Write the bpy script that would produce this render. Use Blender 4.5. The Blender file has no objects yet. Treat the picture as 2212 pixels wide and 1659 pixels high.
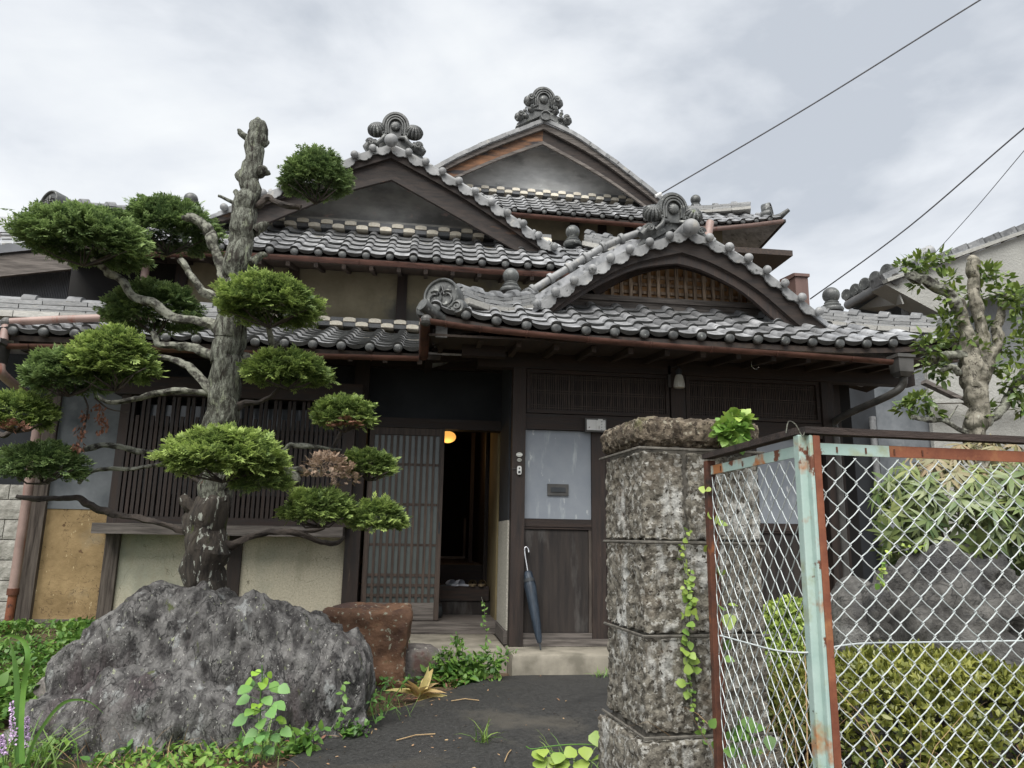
import bpy, bmesh, math, random
import numpy as np
from mathutils import Vector, Matrix, noise
random.seed(7); rng = np.random.default_rng(7)
sc = bpy.context.scene
COL = sc.collection
# ---------------------------------------------------------------- camera
F = 1600.0; PITCH = math.radians(11.7); YAW = math.radians(7.0); ROLL = math.radians(1.0); EYE = Vector((0, 0, 1.2))
fw = Vector((math.sin(YAW)*math.cos(PITCH), math.cos(YAW)*math.cos(PITCH), math.sin(PITCH)))
r0 = Vector((math.cos(YAW), -math.sin(YAW), 0)); u0 = r0.cross(fw)
rt = math.cos(ROLL)*r0 + math.sin(ROLL)*u0; up = rt.cross(fw)
cam = bpy.data.cameras.new('camera'); cam.sensor_width = 36; cam.lens = 36*F/2212; cam.clip_end = 2000; cam.clip_start = .05
co = bpy.data.objects.new('camera', cam); COL.objects.link(co)
M = Matrix((( rt.x, up.x, -fw.x, EYE.x), (rt.y, up.y, -fw.y, EYE.y), (rt.z, up.z, -fw.z, EYE.z), (0, 0, 0, 1)))
co.matrix_world = M; sc.camera = co
# ---------------------------------------------------------------- world: pale overcast with soft grey cloud
w = bpy.data.worlds.new('World'); sc.world = w; w.use_nodes = True
nt = w.node_tree; nt.nodes.clear()
def N(nt, t, **k):
    n = nt.nodes.new(t)
    for a, b in k.items(): setattr(n, a, b)
    return n
out = N(nt, 'ShaderNodeOutputWorld'); bg = N(nt, 'ShaderNodeBackground'); bg.inputs[1].default_value = .1
sky = N(nt, 'ShaderNodeTexSky', sky_type='NISHITA', sun_disc=False, sun_elevation=math.radians(57), sun_rotation=math.radians(198))
tc = N(nt, 'ShaderNodeTexCoord'); mp = N(nt, 'ShaderNodeMapping'); mp.inputs['Scale'].default_value = (1.0, 1.0, 2.2); mp.inputs['Rotation'].default_value = (.1, .5, .3)
n1 = N(nt, 'ShaderNodeTexNoise'); n1.inputs['Scale'].default_value = 1.9; n1.inputs['Detail'].default_value = 7; n1.inputs['Roughness'].default_value = .52; n1.inputs['Distortion'].default_value = .35
n2 = N(nt, 'ShaderNodeTexNoise'); n2.inputs['Scale'].default_value = 5.0; n2.inputs['Detail'].default_value = 6; n2.inputs['Roughness'].default_value = .5
cr = N(nt, 'ShaderNodeValToRGB'); e = cr.color_ramp; e.elements[0].position = .33; e.elements[0].color = (2.55, 2.74, 3.02, 1); e.elements[1].position = .62; e.elements[1].color = (4.45, 4.55, 4.58, 1)
m0 = e.elements.new(.46); m0.color = (3.65, 3.80, 4.0, 1)
mm = N(nt, 'ShaderNodeMath', operation='MULTIPLY_ADD'); mm.inputs[1].default_value = .30
sb = N(nt, 'ShaderNodeMath', operation='SUBTRACT'); sb.inputs[1].default_value = .15
mx = N(nt, 'ShaderNodeMixRGB'); mx.inputs[0].default_value = .96
L = nt.links.new
L(tc.outputs['Generated'], mp.inputs[0]); L(mp.outputs[0], n1.inputs[0]); L(mp.outputs[0], n2.inputs[0])
L(n2.outputs[0], mm.inputs[0]); L(n1.outputs[0], mm.inputs[2]); L(mm.outputs[0], sb.inputs[0]); L(sb.outputs[0], cr.inputs[0])
L(sky.outputs[0], mx.inputs[1]); L(cr.outputs[0], mx.inputs[2]); L(mx.outputs[0], bg.inputs[0]); L(bg.outputs[0], out.inputs[0])
# ---------------------------------------------------------------- soft sun behind cloud
sl = bpy.data.lights.new('sun', 'SUN'); sl.energy = 2.4; sl.angle = math.radians(50); sl.color = (1, .97, .92)
so = bpy.data.objects.new('sun', sl); COL.objects.link(so); so.rotation_euler = (math.radians(33), 0, math.radians(-22))
sc.view_settings.view_transform = 'Standard'; sc.view_settings.look = 'None'; sc.view_settings.exposure = 1.2; sc.view_settings.gamma = 1
sc.view_settings.use_curve_mapping = False
sc.cycles.max_bounces = 6; sc.cycles.diffuse_bounces = 3
# ---------------------------------------------------------------- measuring helpers (photo measured on real planes)
def ray(u, v): return fw*F + rt*(u-1106.) - up*(v-829.5)
def P(u, v, Y):
    d = ray(u, v); return EYE + d*(Y/d.y)
def gz(x, y):
    a = min(max((y-4.4)/3.0, 0), 1)
    left = min(max((-.2-x)/1.2, 0), 1)
    right = min(max((x-1.9)/.8, 0), 1)
    return .10*a + left*a*a*.20 + right*.12
def PG(u, v, dz=0):
    z = 0
    d = ray(u, v)
    for i in range(12):
        k = (z+dz-EYE.z)/d.z; p = EYE + d*k; z = .5*z+.5*gz(p.x, p.y)
    return Vector((p.x, p.y, z))
def PR(u, v, Y, s): return s*Y/F/math.cos(math.atan((u-1106)/F))   # pixel length to metres
# ---------------------------------------------------------------- materials
def nodes(name):
    m = bpy.data.materials.new(name); m.use_nodes = True; t = m.node_tree
    return m, t, t.nodes['Principled BSDF']
def pm(name, c1, c2, scale=5, detail=6, rough=.7, r2=None, bump=.3, bscale=None, stretch=(1, 1, 1), spots=(), rnd=0.0, metal=0, spec=.5, lo=.35, hi=.65, bdist=.01, rot=(0, 0, 0), attr=None, dist=0, trans=0, voro=None):
    """noise-mottled material; spots = [(colour, scale, threshold, softness)] laid over it; rnd = value spread between separate pieces"""
    m, t, b = nodes(name); L = t.links.new
    tc = N(t, 'ShaderNodeTexCoord'); mp = N(t, 'ShaderNodeMapping'); mp.inputs['Scale'].default_value = stretch; mp.inputs['Rotation'].default_value = rot
    L(tc.outputs['Object'], mp.inputs[0])
    src = mp.outputs[0]
    oi = None
    if rnd:
        oi = N(t, 'ShaderNodeObjectInfo'); ad = N(t, 'ShaderNodeVectorMath', operation='MULTIPLY_ADD'); cb = N(t, 'ShaderNodeCombineXYZ')
        L(oi.outputs['Random'], cb.inputs[0]); L(oi.outputs['Random'], cb.inputs[1]); ad.inputs[1].default_value = (37, 51, 29); L(cb.outputs[0], ad.inputs[0]); L(src, ad.inputs[2]); src = ad.outputs[0]
    n = N(t, 'ShaderNodeTexNoise'); n.inputs['Scale'].default_value = scale; n.inputs['Detail'].default_value = detail; n.inputs['Roughness'].default_value = .62; L(src, n.inputs[0]); n.inputs['Distortion'].default_value = dist
    r = N(t, 'ShaderNodeValToRGB'); r.color_ramp.elements[0].position = lo; r.color_ramp.elements[1].position = hi
    r.color_ramp.elements[0].color = (*c1, 1); r.color_ramp.elements[1].color = (*c2, 1); L(n.outputs[0], r.inputs[0]); colr = r.outputs[0]
    for sp in spots:
        if sp[0] == 'line':      # thin wandering dark or pale lines: (tag, colour, scale, width, stretch)
            q = N(t, 'ShaderNodeTexNoise'); q.inputs['Scale'].default_value = sp[2]; q.inputs['Detail'].default_value = 4; q.inputs['Roughness'].default_value = .55; q.inputs['Distortion'].default_value = .4
            m2 = N(t, 'ShaderNodeMapping'); m2.inputs['Scale'].default_value = sp[4]; m2.inputs['Rotation'].default_value = rot; L(src if rnd else tc.outputs['Object'], m2.inputs[0]); L(m2.outputs[0], q.inputs[0])
            s1 = N(t, 'ShaderNodeMath', operation='SUBTRACT'); s1.inputs[1].default_value = .5; s2 = N(t, 'ShaderNodeMath', operation='ABSOLUTE'); L(q.outputs[0], s1.inputs[0]); L(s1.outputs[0], s2.inputs[0])
            mr = N(t, 'ShaderNodeMapRange'); mr.inputs[1].default_value = 0; mr.inputs[2].default_value = sp[3]; mr.inputs[3].default_value = 1; mr.inputs[4].default_value = 0; L(s2.outputs[0], mr.inputs[0])
            x = N(t, 'ShaderNodeMixRGB'); L(mr.outputs[0], x.inputs[0]); L(colr, x.inputs[1]); x.inputs[2].default_value = (*sp[1], 1); colr = x.outputs[0]
            continue
        c, s, th, so = sp[:4]
        q = N(t, 'ShaderNodeTexNoise'); q.inputs['Scale'].default_value = s; q.inputs['Detail'].default_value = 5; q.inputs['Roughness'].default_value = .6
        if len(sp) > 4:
            m2 = N(t, 'ShaderNodeMapping'); m2.inputs['Scale'].default_value = sp[4]; L(tc.outputs['Object'], m2.inputs[0]); L(m2.outputs[0], q.inputs[0])
        else: L(src, q.inputs[0])
        mr = N(t, 'ShaderNodeMapRange'); mr.inputs[1].default_value = th; mr.inputs[2].default_value = th+so; L(q.outputs[0], mr.inputs[0])
        x = N(t, 'ShaderNodeMixRGB'); L(mr.outputs[0], x.inputs[0]); L(colr, x.inputs[1]); x.inputs[2].default_value = (*c, 1); colr = x.outputs[0]
    if rnd:
        h = N(t, 'ShaderNodeHueSaturation'); ma = N(t, 'ShaderNodeMapRange'); ma.inputs[3].default_value = 1-rnd; ma.inputs[4].default_value = 1+rnd
        L(oi.outputs['Random'], ma.inputs[0]); L(ma.outputs[0], h.inputs['Value']); L(colr, h.inputs['Color']); colr = h.outputs[0]
    if attr:
        at = N(t, 'ShaderNodeAttribute', attribute_name='tint'); x = N(t, 'ShaderNodeMixRGB'); L(at.outputs['Fac'], x.inputs[0]); L(colr, x.inputs[1]); x.inputs[2].default_value = (*attr, 1); colr = x.outputs[0]
    L(colr, b.inputs['Base Color'])
    b.inputs['Metallic'].default_value = metal; b.inputs['Specular IOR Level'].default_value = spec
    if r2 is None: b.inputs['Roughness'].default_value = rough
    else:
        mr = N(t, 'ShaderNodeMapRange'); mr.inputs[1].default_value = .3; mr.inputs[2].default_value = .7; mr.inputs[3].default_value = rough; mr.inputs[4].default_value = r2; L(n.outputs[0], mr.inputs[0]); L(mr.outputs[0], b.inputs['Roughness'])
    if bump:
        q = N(t, 'ShaderNodeTexNoise'); q.inputs['Scale'].default_value = bscale or scale*4; q.inputs['Detail'].default_value = 8; q.inputs['Roughness'].default_value = .68; q.inputs['Distortion'].default_value = dist; L(src, q.inputs[0])
        bp = N(t, 'ShaderNodeBump'); bp.inputs['Strength'].default_value = bump; bp.inputs['Distance'].default_value = bdist
        hgt = q.outputs[0]
        if voro:
            vo = N(t, 'ShaderNodeTexVoronoi', feature='DISTANCE_TO_EDGE'); vo.inputs['Scale'].default_value = voro; L(src, vo.inputs[0]); mu = N(t, 'ShaderNodeMath', operation='MULTIPLY_ADD'); mu.inputs[1].default_value = 1.2
            cl = N(t, 'ShaderNodeMath', operation='MINIMUM'); cl.inputs[1].default_value = .25; L(vo.outputs[0], cl.inputs[0]); L(cl.outputs[0], mu.inputs[0]); L(q.outputs[0], mu.inputs[2]); hgt = mu.outputs[0]
        L(hgt, bp.inputs['Height']); L(bp.outputs[0], b.inputs['Normal'])
    if trans:
        b.inputs['Transmission Weight'].default_value = 0
        tr = N(t, 'ShaderNodeBsdfTranslucent'); L(colr, tr.inputs[0]); ms = N(t, 'ShaderNodeMixShader'); ms.inputs[0].default_value = trans
        o = t.nodes['Material Output']; L(b.outputs[0], ms.inputs[1]); L(tr.outputs[0], ms.inputs[2]); L(ms.outputs[0], o.inputs[0])
    return m
MT = {}
MT['tile'] = pm('roof tile', (.17, .175, .182), (.40, .405, .415), 7, rough=.25, r2=.45, spec=.9, metal=.25, bump=.15, bscale=40, rnd=.45, bdist=.004, spots=[((.42, .425, .42), 16, .60, .1), ((.05, .052, .05), 9, .62, .08)])
MT['capgrey'] = pm('ridge cap tile', (.085, .088, .092), (.20, .205, .21), 9, rough=.5, r2=.75, bump=.2, bscale=50, rnd=.3, bdist=.004, spots=[((.30, .30, .29), 14, .62, .08), ((.04, .042, .04), 9, .60, .08)])
MT['basepale'] = pm('pale ridge base tile', (.27, .265, .245), (.42, .41, .38), 8, rough=.6, bump=.2, rnd=.2, spots=[((.16, .16, .14), 12, .60, .08)])
MT['tileedge'] = pm('painted shade tile edge', (.014, .015, .014), (.042, .044, .042), 9, rough=.6, bump=.2, bscale=60, rnd=.3, bdist=.003, spots=[((.20, .21, .19), 40, .68, .04)])  # dark tone is shade painted into the tiles' front lips, with pale specks
MT['tilecap'] = pm('roof tile disc', (.028, .03, .03), (.085, .089, .087), 25, rough=.4, bump=.2, bscale=60, rnd=.3, bdist=.003, spots=[((.25, .27, .25), 30, .62, .06)])
MT['tilelight'] = pm('pale ridge tile', (.15, .154, .156), (.29, .294, .296), 8, rough=.45, r2=.7, bump=.2, bscale=50, rnd=.22, bdist=.004, spots=[((.06, .065, .06), 14, .59, .08), ((.36, .345, .31), 6, .60, .1)])
MT['oni'] = pm('ornament clay', (.036, .038, .038), (.115, .12, .116), 10, rough=.45, bump=.25, bscale=60, bdist=.004, spots=[((.30, .31, .29), 16, .60, .1), ((.10, .12, .06), 9, .66, .06)])
MT['wood'] = pm('dark aged wood', (.011, .007, .006), (.036, .023, .018), 5, rough=.55, r2=.8, bump=.5, bscale=22, stretch=(6, 6, .5), bdist=.006, rnd=.2, spots=[((.10, .075, .055), 7, .66, .1)])
MT['woodh'] = pm('dark aged wood, lying', (.011, .007, .006), (.038, .023, .017), 5, rough=.55, r2=.8, bump=.5, bscale=22, stretch=(.5, 6, 6), bdist=.006, rnd=.2, spots=[((.10, .075, .055), 7, .66, .1)])
MT['woody'] = pm('dark aged wood, running back', (.018, .012, .010), (.055, .038, .028), 5, rough=.6, r2=.8, bump=.4, bscale=22, stretch=(6, .5, 6), bdist=.006, rnd=.3)
MT['woodgrey'] = pm('weathered grey wood', (.055, .047, .042), (.17, .15, .135), 6, rough=.85, bump=.6, bscale=20, stretch=(.5, 6, 8), bdist=.006, rnd=.15)
MT['woodgreyv'] = pm('weathered grey upright', (.03, .022, .018), (.115, .095, .08), 5, rough=.85, bump=.6, bscale=20, stretch=(7, 6, .5), bdist=.006, rnd=.15)
MT['barge'] = pm('weathered gable board', (.009, .0065, .006), (.034, .023, .018), 5, rough=.75, bump=.5, bscale=20, stretch=(.8, 5, 5), bdist=.006, spots=[((.20, .095, .045), 1.3, .64, .12, (.5, 1, 2.0))])
MT['barge2'] = pm('weathered orange gable board', (.05, .028, .018), (.24, .115, .055), 3, rough=.8, bump=.5, bscale=20, stretch=(.6, 4, 4), bdist=.006, spots=[((.03, .026, .028), 2.4, .50, .1, (.7, 1, 3.5)), ((.22, .2, .18), 6, .66, .06, (1, 1, 5))])
MT['orange'] = pm('old orange board', (.36, .20, .09), (.64, .40, .21), 7, rough=.7, bump=.4, bscale=25, stretch=(7, 3, .8), bdist=.005, spots=[((.05, .028, .015), 6, .58, .1, (4, 2, 1))])
MT['latt'] = pm('gable lattice bar', (.10, .068, .048), (.44, .34, .25), 7, rough=.8, bump=.4, bscale=25, stretch=(7, 3, .8), bdist=.005, rnd=.2, spots=[((.3, .28, .25), 9, .64, .06)])
MT['copper'] = pm('brown gutter copper', (.060, .028, .021), (.16, .075, .055), 4, rough=.4, r2=.6, bump=.1, bscale=30, stretch=(1, 3, 3), spots=[((.05, .022, .018), 9, .62, .06)], metal=.15)
MT['pipe'] = pm('faded pink brown pipe', (.22, .15, .13), (.34, .24, .21), 4, rough=.55, bump=.1, spots=[((.25, .10, .07), 5, .6, .1, (3, 3, .5))])
MT['greymetal'] = pm('grey gutter box', (.04, .039, .036), (.085, .082, .077), 6, rough=.5, bump=.1)
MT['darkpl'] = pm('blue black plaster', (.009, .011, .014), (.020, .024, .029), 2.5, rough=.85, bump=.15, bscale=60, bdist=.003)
MT['gablepl'] = pm('stained grey plaster', (.20, .205, .205), (.46, .465, .455), 1.6, rough=.9, bump=.25, bscale=40, bdist=.004, stretch=(1, 1, 1.7), spots=[((.11, .115, .12), 1.1, .57, .14), ((.55, .42, .40), 5, .63, .1)])
MT['gablepl2'] = pm('pale stained plaster', (.42, .425, .42), (.66, .665, .655), 1.8, rough=.9, bump=.25, bscale=40, bdist=.004, stretch=(1, 1, 2.2), spots=[((.24, .245, .25), 1.0, .59, .12), ((.70, .71, .70), 4, .62, .1), ((.30, .16, .08), 2.2, .76, .02)])
MT['beige'] = pm('sandy upper wall plaster', (.17, .145, .095), (.27, .24, .165), 2.2, rough=.95, bump=.3, bscale=120, bdist=.003, spots=[((.11, .105, .09), 1.5, .56, .14)])
MT['stucco'] = pm('cream pebble stucco', (.44, .40, .30), (.60, .55, .43), 60, rough=.95, bump=.6, bscale=170, bdist=.004, spots=[((.29, .30, .24), 1.2, .50, .22), ((.36, .33, .24), 3, .56, .14, (1, 1, .30)), ('line', (.2, .18, .13), 1.6, .0022, (1, 1, 1)), ((.30, .27, .2), 70, .60, .05)])
MT['stucco2'] = pm('grey speckled plaster', (.30, .29, .25), (.50, .48, .42), 90, rough=.95, bump=.5, bscale=150, bdist=.003, lo=.42, hi=.6)
MT['clay'] = pm('ochre mud plaster', (.22, .15, .070), (.36, .255, .13), 4, rough=.95, bump=.8, bscale=28, bdist=.01, spots=[((.62, .50, .30), 26, .655, .03, (1, 1, .35)), ((.12, .07, .035), 9, .64, .03, (.8, 1, 1.2)), ('line', (.09, .055, .03), 5, .006, (1, 1, 1)), ((.25, .22, .16), 1.2, .60, .15)], voro=None)
MT['bluepl'] = pm('blue grey plaster', (.065, .075, .085), (.19, .205, .22), 1.8, rough=.9, bump=.2, bscale=60, bdist=.003, spots=[((.24, .25, .26), 3, .60, .15)])
MT['zinc'] = pm('blue grey sheet panel', (.215, .24, .275), (.27, .295, .325), 2.5, rough=.42, bump=.06, spots=[((.38, .41, .43), 4.0, .57, .14, (2.6, 1, .6)), ((.55, .57, .57), 8, .645, .06, (1.6, 1, .6))])
MT['frost'] = pm('frosted pane', (.075, .092, .088), (.115, .137, .130), 1.5, rough=.25, bump=0, spec=.6)
MT['glass'] = pm('dim window glass', (.05, .06, .07), (.20, .22, .25), 3, rough=.12, bump=0, stretch=(3, 1, 1))
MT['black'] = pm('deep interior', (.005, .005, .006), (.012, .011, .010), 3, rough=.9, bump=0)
MT['intwall'] = pm('old yellow interior plaster', (.16, .125, .06), (.26, .21, .11), 2, rough=.95, bump=.2)
MT['door'] = pm('brown door lattice', (.032, .022, .017), (.080, .056, .043), 6, rough=.6, bump=.4, bscale=24, stretch=(6, 6, .5), bdist=.004, rnd=.15)
MT['board'] = pm('weathered door board', (.010, .0075, .007), (.036, .028, .024), 4, rough=.7, r2=.85, bump=.4, bscale=20, stretch=(5, 4, .45), bdist=.004, spots=[((.095, .09, .085), 1.7, .56, .16, (2.5, 1, .6))])
MT['kumiko'] = pm('fine transom reed', (.03, .021, .017), (.075, .052, .04), 6, rough=.6, bump=0, rnd=.2)
MT['checkw'] = pm('white noshi edge', (.66, .59, .46), (.82, .78, .68), 6, rough=.8, bump=.2, rnd=.12)
MT['asphalt'] = pm('worn asphalt', (.014, .014, .0135), (.036, .0355, .034), 45, rough=.65, r2=.85, bump=.9, bscale=220, bdist=.005, spots=[((.080, .072, .058), 1.1, .53, .16), ('line', (.008, .008, .008), 1.1, .0028, (1, 1, 1)), ((.12, .12, .115), 90, .66, .04), ((.009, .009, .009), 2.2, .56, .16), ((.02, .02, .02), 60, .64, .05)])
MT['concrete'] = pm('old concrete slab', (.14, .128, .10), (.29, .265, .215), 4, rough=.85, bump=.3, bscale=60, bdist=.004, spots=[((.13, .12, .095), 2.0, .56, .2), ((.10, .09, .08), 70, .66, .05)])
MT['soil'] = pm('garden soil and litter', (.045, .030, .018), (.15, .10, .06), 18, rough=.95, bump=1, bscale=60, bdist=.02, spots=[((.26, .17, .10), 60, .60, .06), ((.05, .09, .025), 3, .56, .1)])
MT['rock'] = pm('lichened dark rock', (.034, .031, .031), (.22, .215, .207), 7, detail=14, rough=.5, r2=.85, bump=1, bscale=24, bdist=.04, stretch=(1.7, 1.2, 1), lo=.38, hi=.63, rot=(0, .55, .2), dist=.5,
   spots=[((.085, .068, .070), 1.4, .55, .12), ((.30, .31, .305), 5, .60, .06, (1.5, 1, 1)), ('line', (.012, .011, .012), 4.0, .017, (1.8, 1, .7)), ('line', (.015, .014, .014), 9, .010, (1.6, 1, 1)), ((.42, .42, .39), 34, .635, .04), ((.10, .115, .045), 5, .65, .04), ((.36, .39, .25), 17, .665, .03), ((.56, .56, .52), 19, .715, .02)])
MT['rock2'] = pm('grey garden rock', (.028, .026, .024), (.145, .14, .13), 8, detail=12, rough=.8, bump=1, bscale=14, bdist=.05, spots=[((.05, .05, .052), 2.5, .56, .12), ((.22, .22, .21), 2.2, .56, .12), ('line', (.015, .015, .014), 2.2, .008, (1, 1, 1.4)), ('line', (.03, .03, .03), 7, .010, (1, 1, 1.5))])
MT['rock3'] = pm('mossy small rock', (.06, .05, .05), (.24, .22, .2), 6, detail=10, rough=.8, bump=1, bscale=30, bdist=.015, spots=[((.10, .13, .06), 4, .56, .1), ((.4, .4, .34), 25, .62, .05), ((.12, .07, .06), 3, .55, .1)])
MT['redrock'] = pm('rust red stone', (.070, .034, .020), (.19, .10, .055), 5, detail=12, rough=.8, bump=1, bscale=30, bdist=.014, spots=[((.055, .03, .024), 2.4, .50, .12), ((.26, .25, .19), 26, .60, .04), ((.06, .07, .03), 5, .63, .08), ((.42, .41, .37), 12, .68, .02)])
MT['pill'] = pm('pitted tuff', (.095, .084, .066), (.27, .25, .205), 30, detail=10, rough=.95, bump=1.0, bscale=70, bdist=.02, lo=.40, hi=.60,
   spots=[((.44, .43, .39), 34, .55, .035), ((.52, .52, .49), 5.0, .56, .09, (1.8, 1.8, .5)), ((.05, .042, .031), 46, .59, .03), ((.17, .13, .09), 2.4, .56, .14)], voro=None)
MT['pilltop'] = pm('brown pitted tuff cap', (.07, .053, .036), (.22, .18, .13), 24, detail=10, rough=.95, bump=1.0, bscale=70, bdist=.02, lo=.40, hi=.62,
   spots=[((.33, .30, .23), 45, .585, .05), ((.045, .033, .022), 50, .545, .04), ((.14, .14, .06), 3.0, .64, .06)], voro=None)
MT['mortar'] = pm('mortar', (.055, .05, .042), (.15, .14, .12), 30, rough=.95, bump=.5)
MT['rust'] = pm('dark rust', (.055, .018, .010), (.13, .045, .022), 12, rough=.8, bump=.5, bscale=50, bdist=.003, spots=[((.22, .075, .025), 20, .62, .08), ((.02, .012, .010), 6, .6, .1)])
MT['rustred'] = pm('rusted rail', (.15, .045, .022), (.27, .095, .045), 9, rough=.75, bump=.5, bscale=50, bdist=.003, spots=[((.36, .17, .07), 6, .58, .12), ((.05, .022, .015), 14, .62, .06), ((.36, .52, .47), 4, .70, .02)])
MT['blackwood'] = pm('charred dark rail', (.014, .010, .009), (.05, .034, .028), 8, rough=.85, bump=.8, bscale=40, stretch=(.6, 3, 3), bdist=.006)
MT['paint'] = pm('peeling turquoise paint', (.27, .39, .355), (.38, .49, .45), 6, rough=.6, bump=.4, bscale=40, bdist=.003, spots=[((.30, .36, .26), 8, .56, .1), ((.36, .15, .055), 4.2, .545, .06), ((.13, .045, .022), 11, .60, .03), ((.03, .02, .015), 32, .70, .02)])
MT['wire'] = pm('white coated wire', (.40, .45, .45), (.60, .64, .64), 20, rough=.4, bump=0, spots=[((.35, .38, .36), 30, .62, .06)])
MT['cable'] = pm('power cable', (.06, .06, .065), (.10, .10, .11), 5, rough=.6, bump=0)
MT['bark'] = pm('grey green lichened bark', (.075, .075, .058), (.30, .315, .26), 11, detail=10, lo=.42, hi=.60, rough=.9, bump=1, bscale=16, stretch=(3.4, 3.4, 1.1), bdist=.06, spots=[((.035, .028, .022), 9, .56, .06, (3, 3, .6)), ((.36, .39, .28), 5, .60, .07), ((.16, .085, .05), 3, .66, .06, (3, 3, .5)), ('line', (.03, .025, .02), 9, .018, (3.2, 3.2, .7))])
MT['barkdark'] = pm('dark wet bark', (.022, .017, .014), (.085, .07, .055), 9, detail=9, rough=.75, bump=1, bscale=14, stretch=(3.2, 3.2, .7), bdist=.03, spots=[((.50, .52, .46), 12, .60, .03, (2.4, 2.4, .8)), ((.07, .09, .02), 4, .60, .1)])
MT['branch'] = pm('branch bark', (.035, .032, .026), (.24, .245, .20), 20, lo=.42, hi=.58, detail=8, rough=.85, bump=1, bscale=30, bdist=.014)
MT['branchdark'] = pm('dark branch bark', (.018, .014, .012), (.07, .055, .045), 14, detail=8, rough=.8, bump=1, bscale=30, bdist=.014, spots=[((.2, .12, .07), 5, .68, .05)])
MT['bark2'] = pm('pale smooth bark', (.075, .07, .05), (.28, .26, .21), 14, lo=.4, hi=.58, detail=9, rough=.85, bump=.7, bscale=20, bdist=.012, spots=[((.05, .04, .03), 22, .64, .03), ((.06, .055, .03), 5, .58, .06, (1, 1, .6)), ('line', (.03, .025, .02), 7, .015, (2, 2, .7)), ((.36, .36, .30), 9, .66, .04)])
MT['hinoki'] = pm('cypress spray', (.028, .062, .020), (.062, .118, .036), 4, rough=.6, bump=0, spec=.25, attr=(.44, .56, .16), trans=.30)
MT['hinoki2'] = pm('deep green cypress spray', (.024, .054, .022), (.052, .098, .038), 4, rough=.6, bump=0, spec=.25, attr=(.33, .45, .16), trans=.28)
MT['dead'] = pm('dead tan spray', (.20, .15, .11), (.38, .29, .22), 6, rough=.8, bump=0, attr=(.55, .36, .25), trans=.1)
MT['deadred'] = pm('dead red brown leaf', (.09, .038, .024), (.19, .08, .045), 6, rough=.7, bump=0, attr=(.27, .13, .085), trans=.1)
MT['leaf'] = pm('glossy leaf', (.035, .075, .022), (.07, .13, .035), 6, rough=.32, bump=0, attr=(.36, .46, .09), trans=.2)
MT['weed'] = pm('weed leaf', (.04, .12, .025), (.085, .20, .04), 6, rough=.5, bump=0, attr=(.26, .42, .07), trans=.28)
MT['sapling'] = pm('soft round leaf', (.10, .24, .085), (.15, .32, .11), 6, rough=.5, bump=0, attr=(.30, .50, .05), trans=.28)
MT['ivy'] = pm('ivy leaf', (.09, .22, .045), (.16, .32, .06), 9, rough=.45, bump=0, attr=(.42, .52, .10), trans=.25)
MT['rhodo'] = pm('rhododendron leaf', (.04, .085, .028), (.085, .15, .05), 6, rough=.4, bump=0, attr=(.22, .25, .085), trans=.12)
MT['rhodobrown'] = pm('faded rhododendron leaf', (.11, .125, .05), (.22, .23, .10), 6, rough=.5, bump=0, attr=(.29, .20, .12), trans=.12)
MT['azalea'] = pm('olive azalea leaf', (.030, .050, .012), (.085, .115, .024), 3, rough=.4, bump=0, attr=(.30, .30, .055), trans=.15)
MT['grass'] = pm('grass blade', (.06, .15, .03), (.12, .24, .05), 5, rough=.5, bump=0, attr=(.38, .46, .12), trans=.25)
MT['straw'] = pm('dry straw', (.30, .20, .10), (.46, .33, .18), 6, rough=.8, bump=0, attr=(.24, .11, .06), trans=.1)
MT['yellow'] = pm('yellowing hosta leaf', (.52, .44, .16), (.66, .58, .26), 12, rough=.5, bump=0, attr=(.52, .33, .18), trans=.2)
MT['purple'] = pm('lilac flower', (.42, .27, .50), (.60, .44, .66), 40, rough=.6, bump=0, attr=(.7, .55, .75))
MT['navy'] = pm('folded navy nylon', (.012, .020, .032), (.03, .045, .065), 12, rough=.45, bump=.4, bscale=20, stretch=(4, 4, .6))
MT['steel'] = pm('steel shaft', (.5, .5, .52), (.65, .65, .66), 10, rough=.25, bump=0, metal=.9)
MT['white'] = pm('white paint', (.62, .62, .60), (.74, .74, .72), 6, rough=.5, bump=0)
MT['slip'] = pm('pale blue slipper', (.38, .40, .46), (.50, .52, .58), 10, rough=.8, bump=0)
MT['slip2'] = pm('tan slipper', (.20, .15, .09), (.34, .27, .17), 30, rough=.8, bump=0)
MT['ink'] = pm('ink', (.02, .025, .03), (.04, .045, .05), 6, rough=.6, bump=0)
MT['lampglass'] = pm('ribbed milk glass', (.42, .42, .38), (.52, .52, .47), 6, rough=.3, bump=0)
MT['render'] = pm('pale stucco', (.30, .30, .28), (.38, .38, .355), 1.5, rough=.95, bump=.9, bscale=26, bdist=.02)
MT['rendergrey'] = pm('grey stucco', (.15, .157, .162), (.20, .207, .212), 1.5, rough=.95, bump=.9, bscale=26, bdist=.02)
MT['corr'] = pm('grey ribbed sheet', (.10, .105, .115), (.17, .175, .19), 1.5, rough=.5, bump=.05, metal=.2)
MT['block'] = pm('rough concrete block', (.24, .23, .205), (.40, .39, .355), 12, rough=.95, bump=.9, bscale=40, bdist=.015)
MT['brownsheet'] = pm('brown sheet metal', (.11, .065, .056), (.16, .098, .083), 2, rough=.6, bump=0, stretch=(4, 1, .5))
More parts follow.
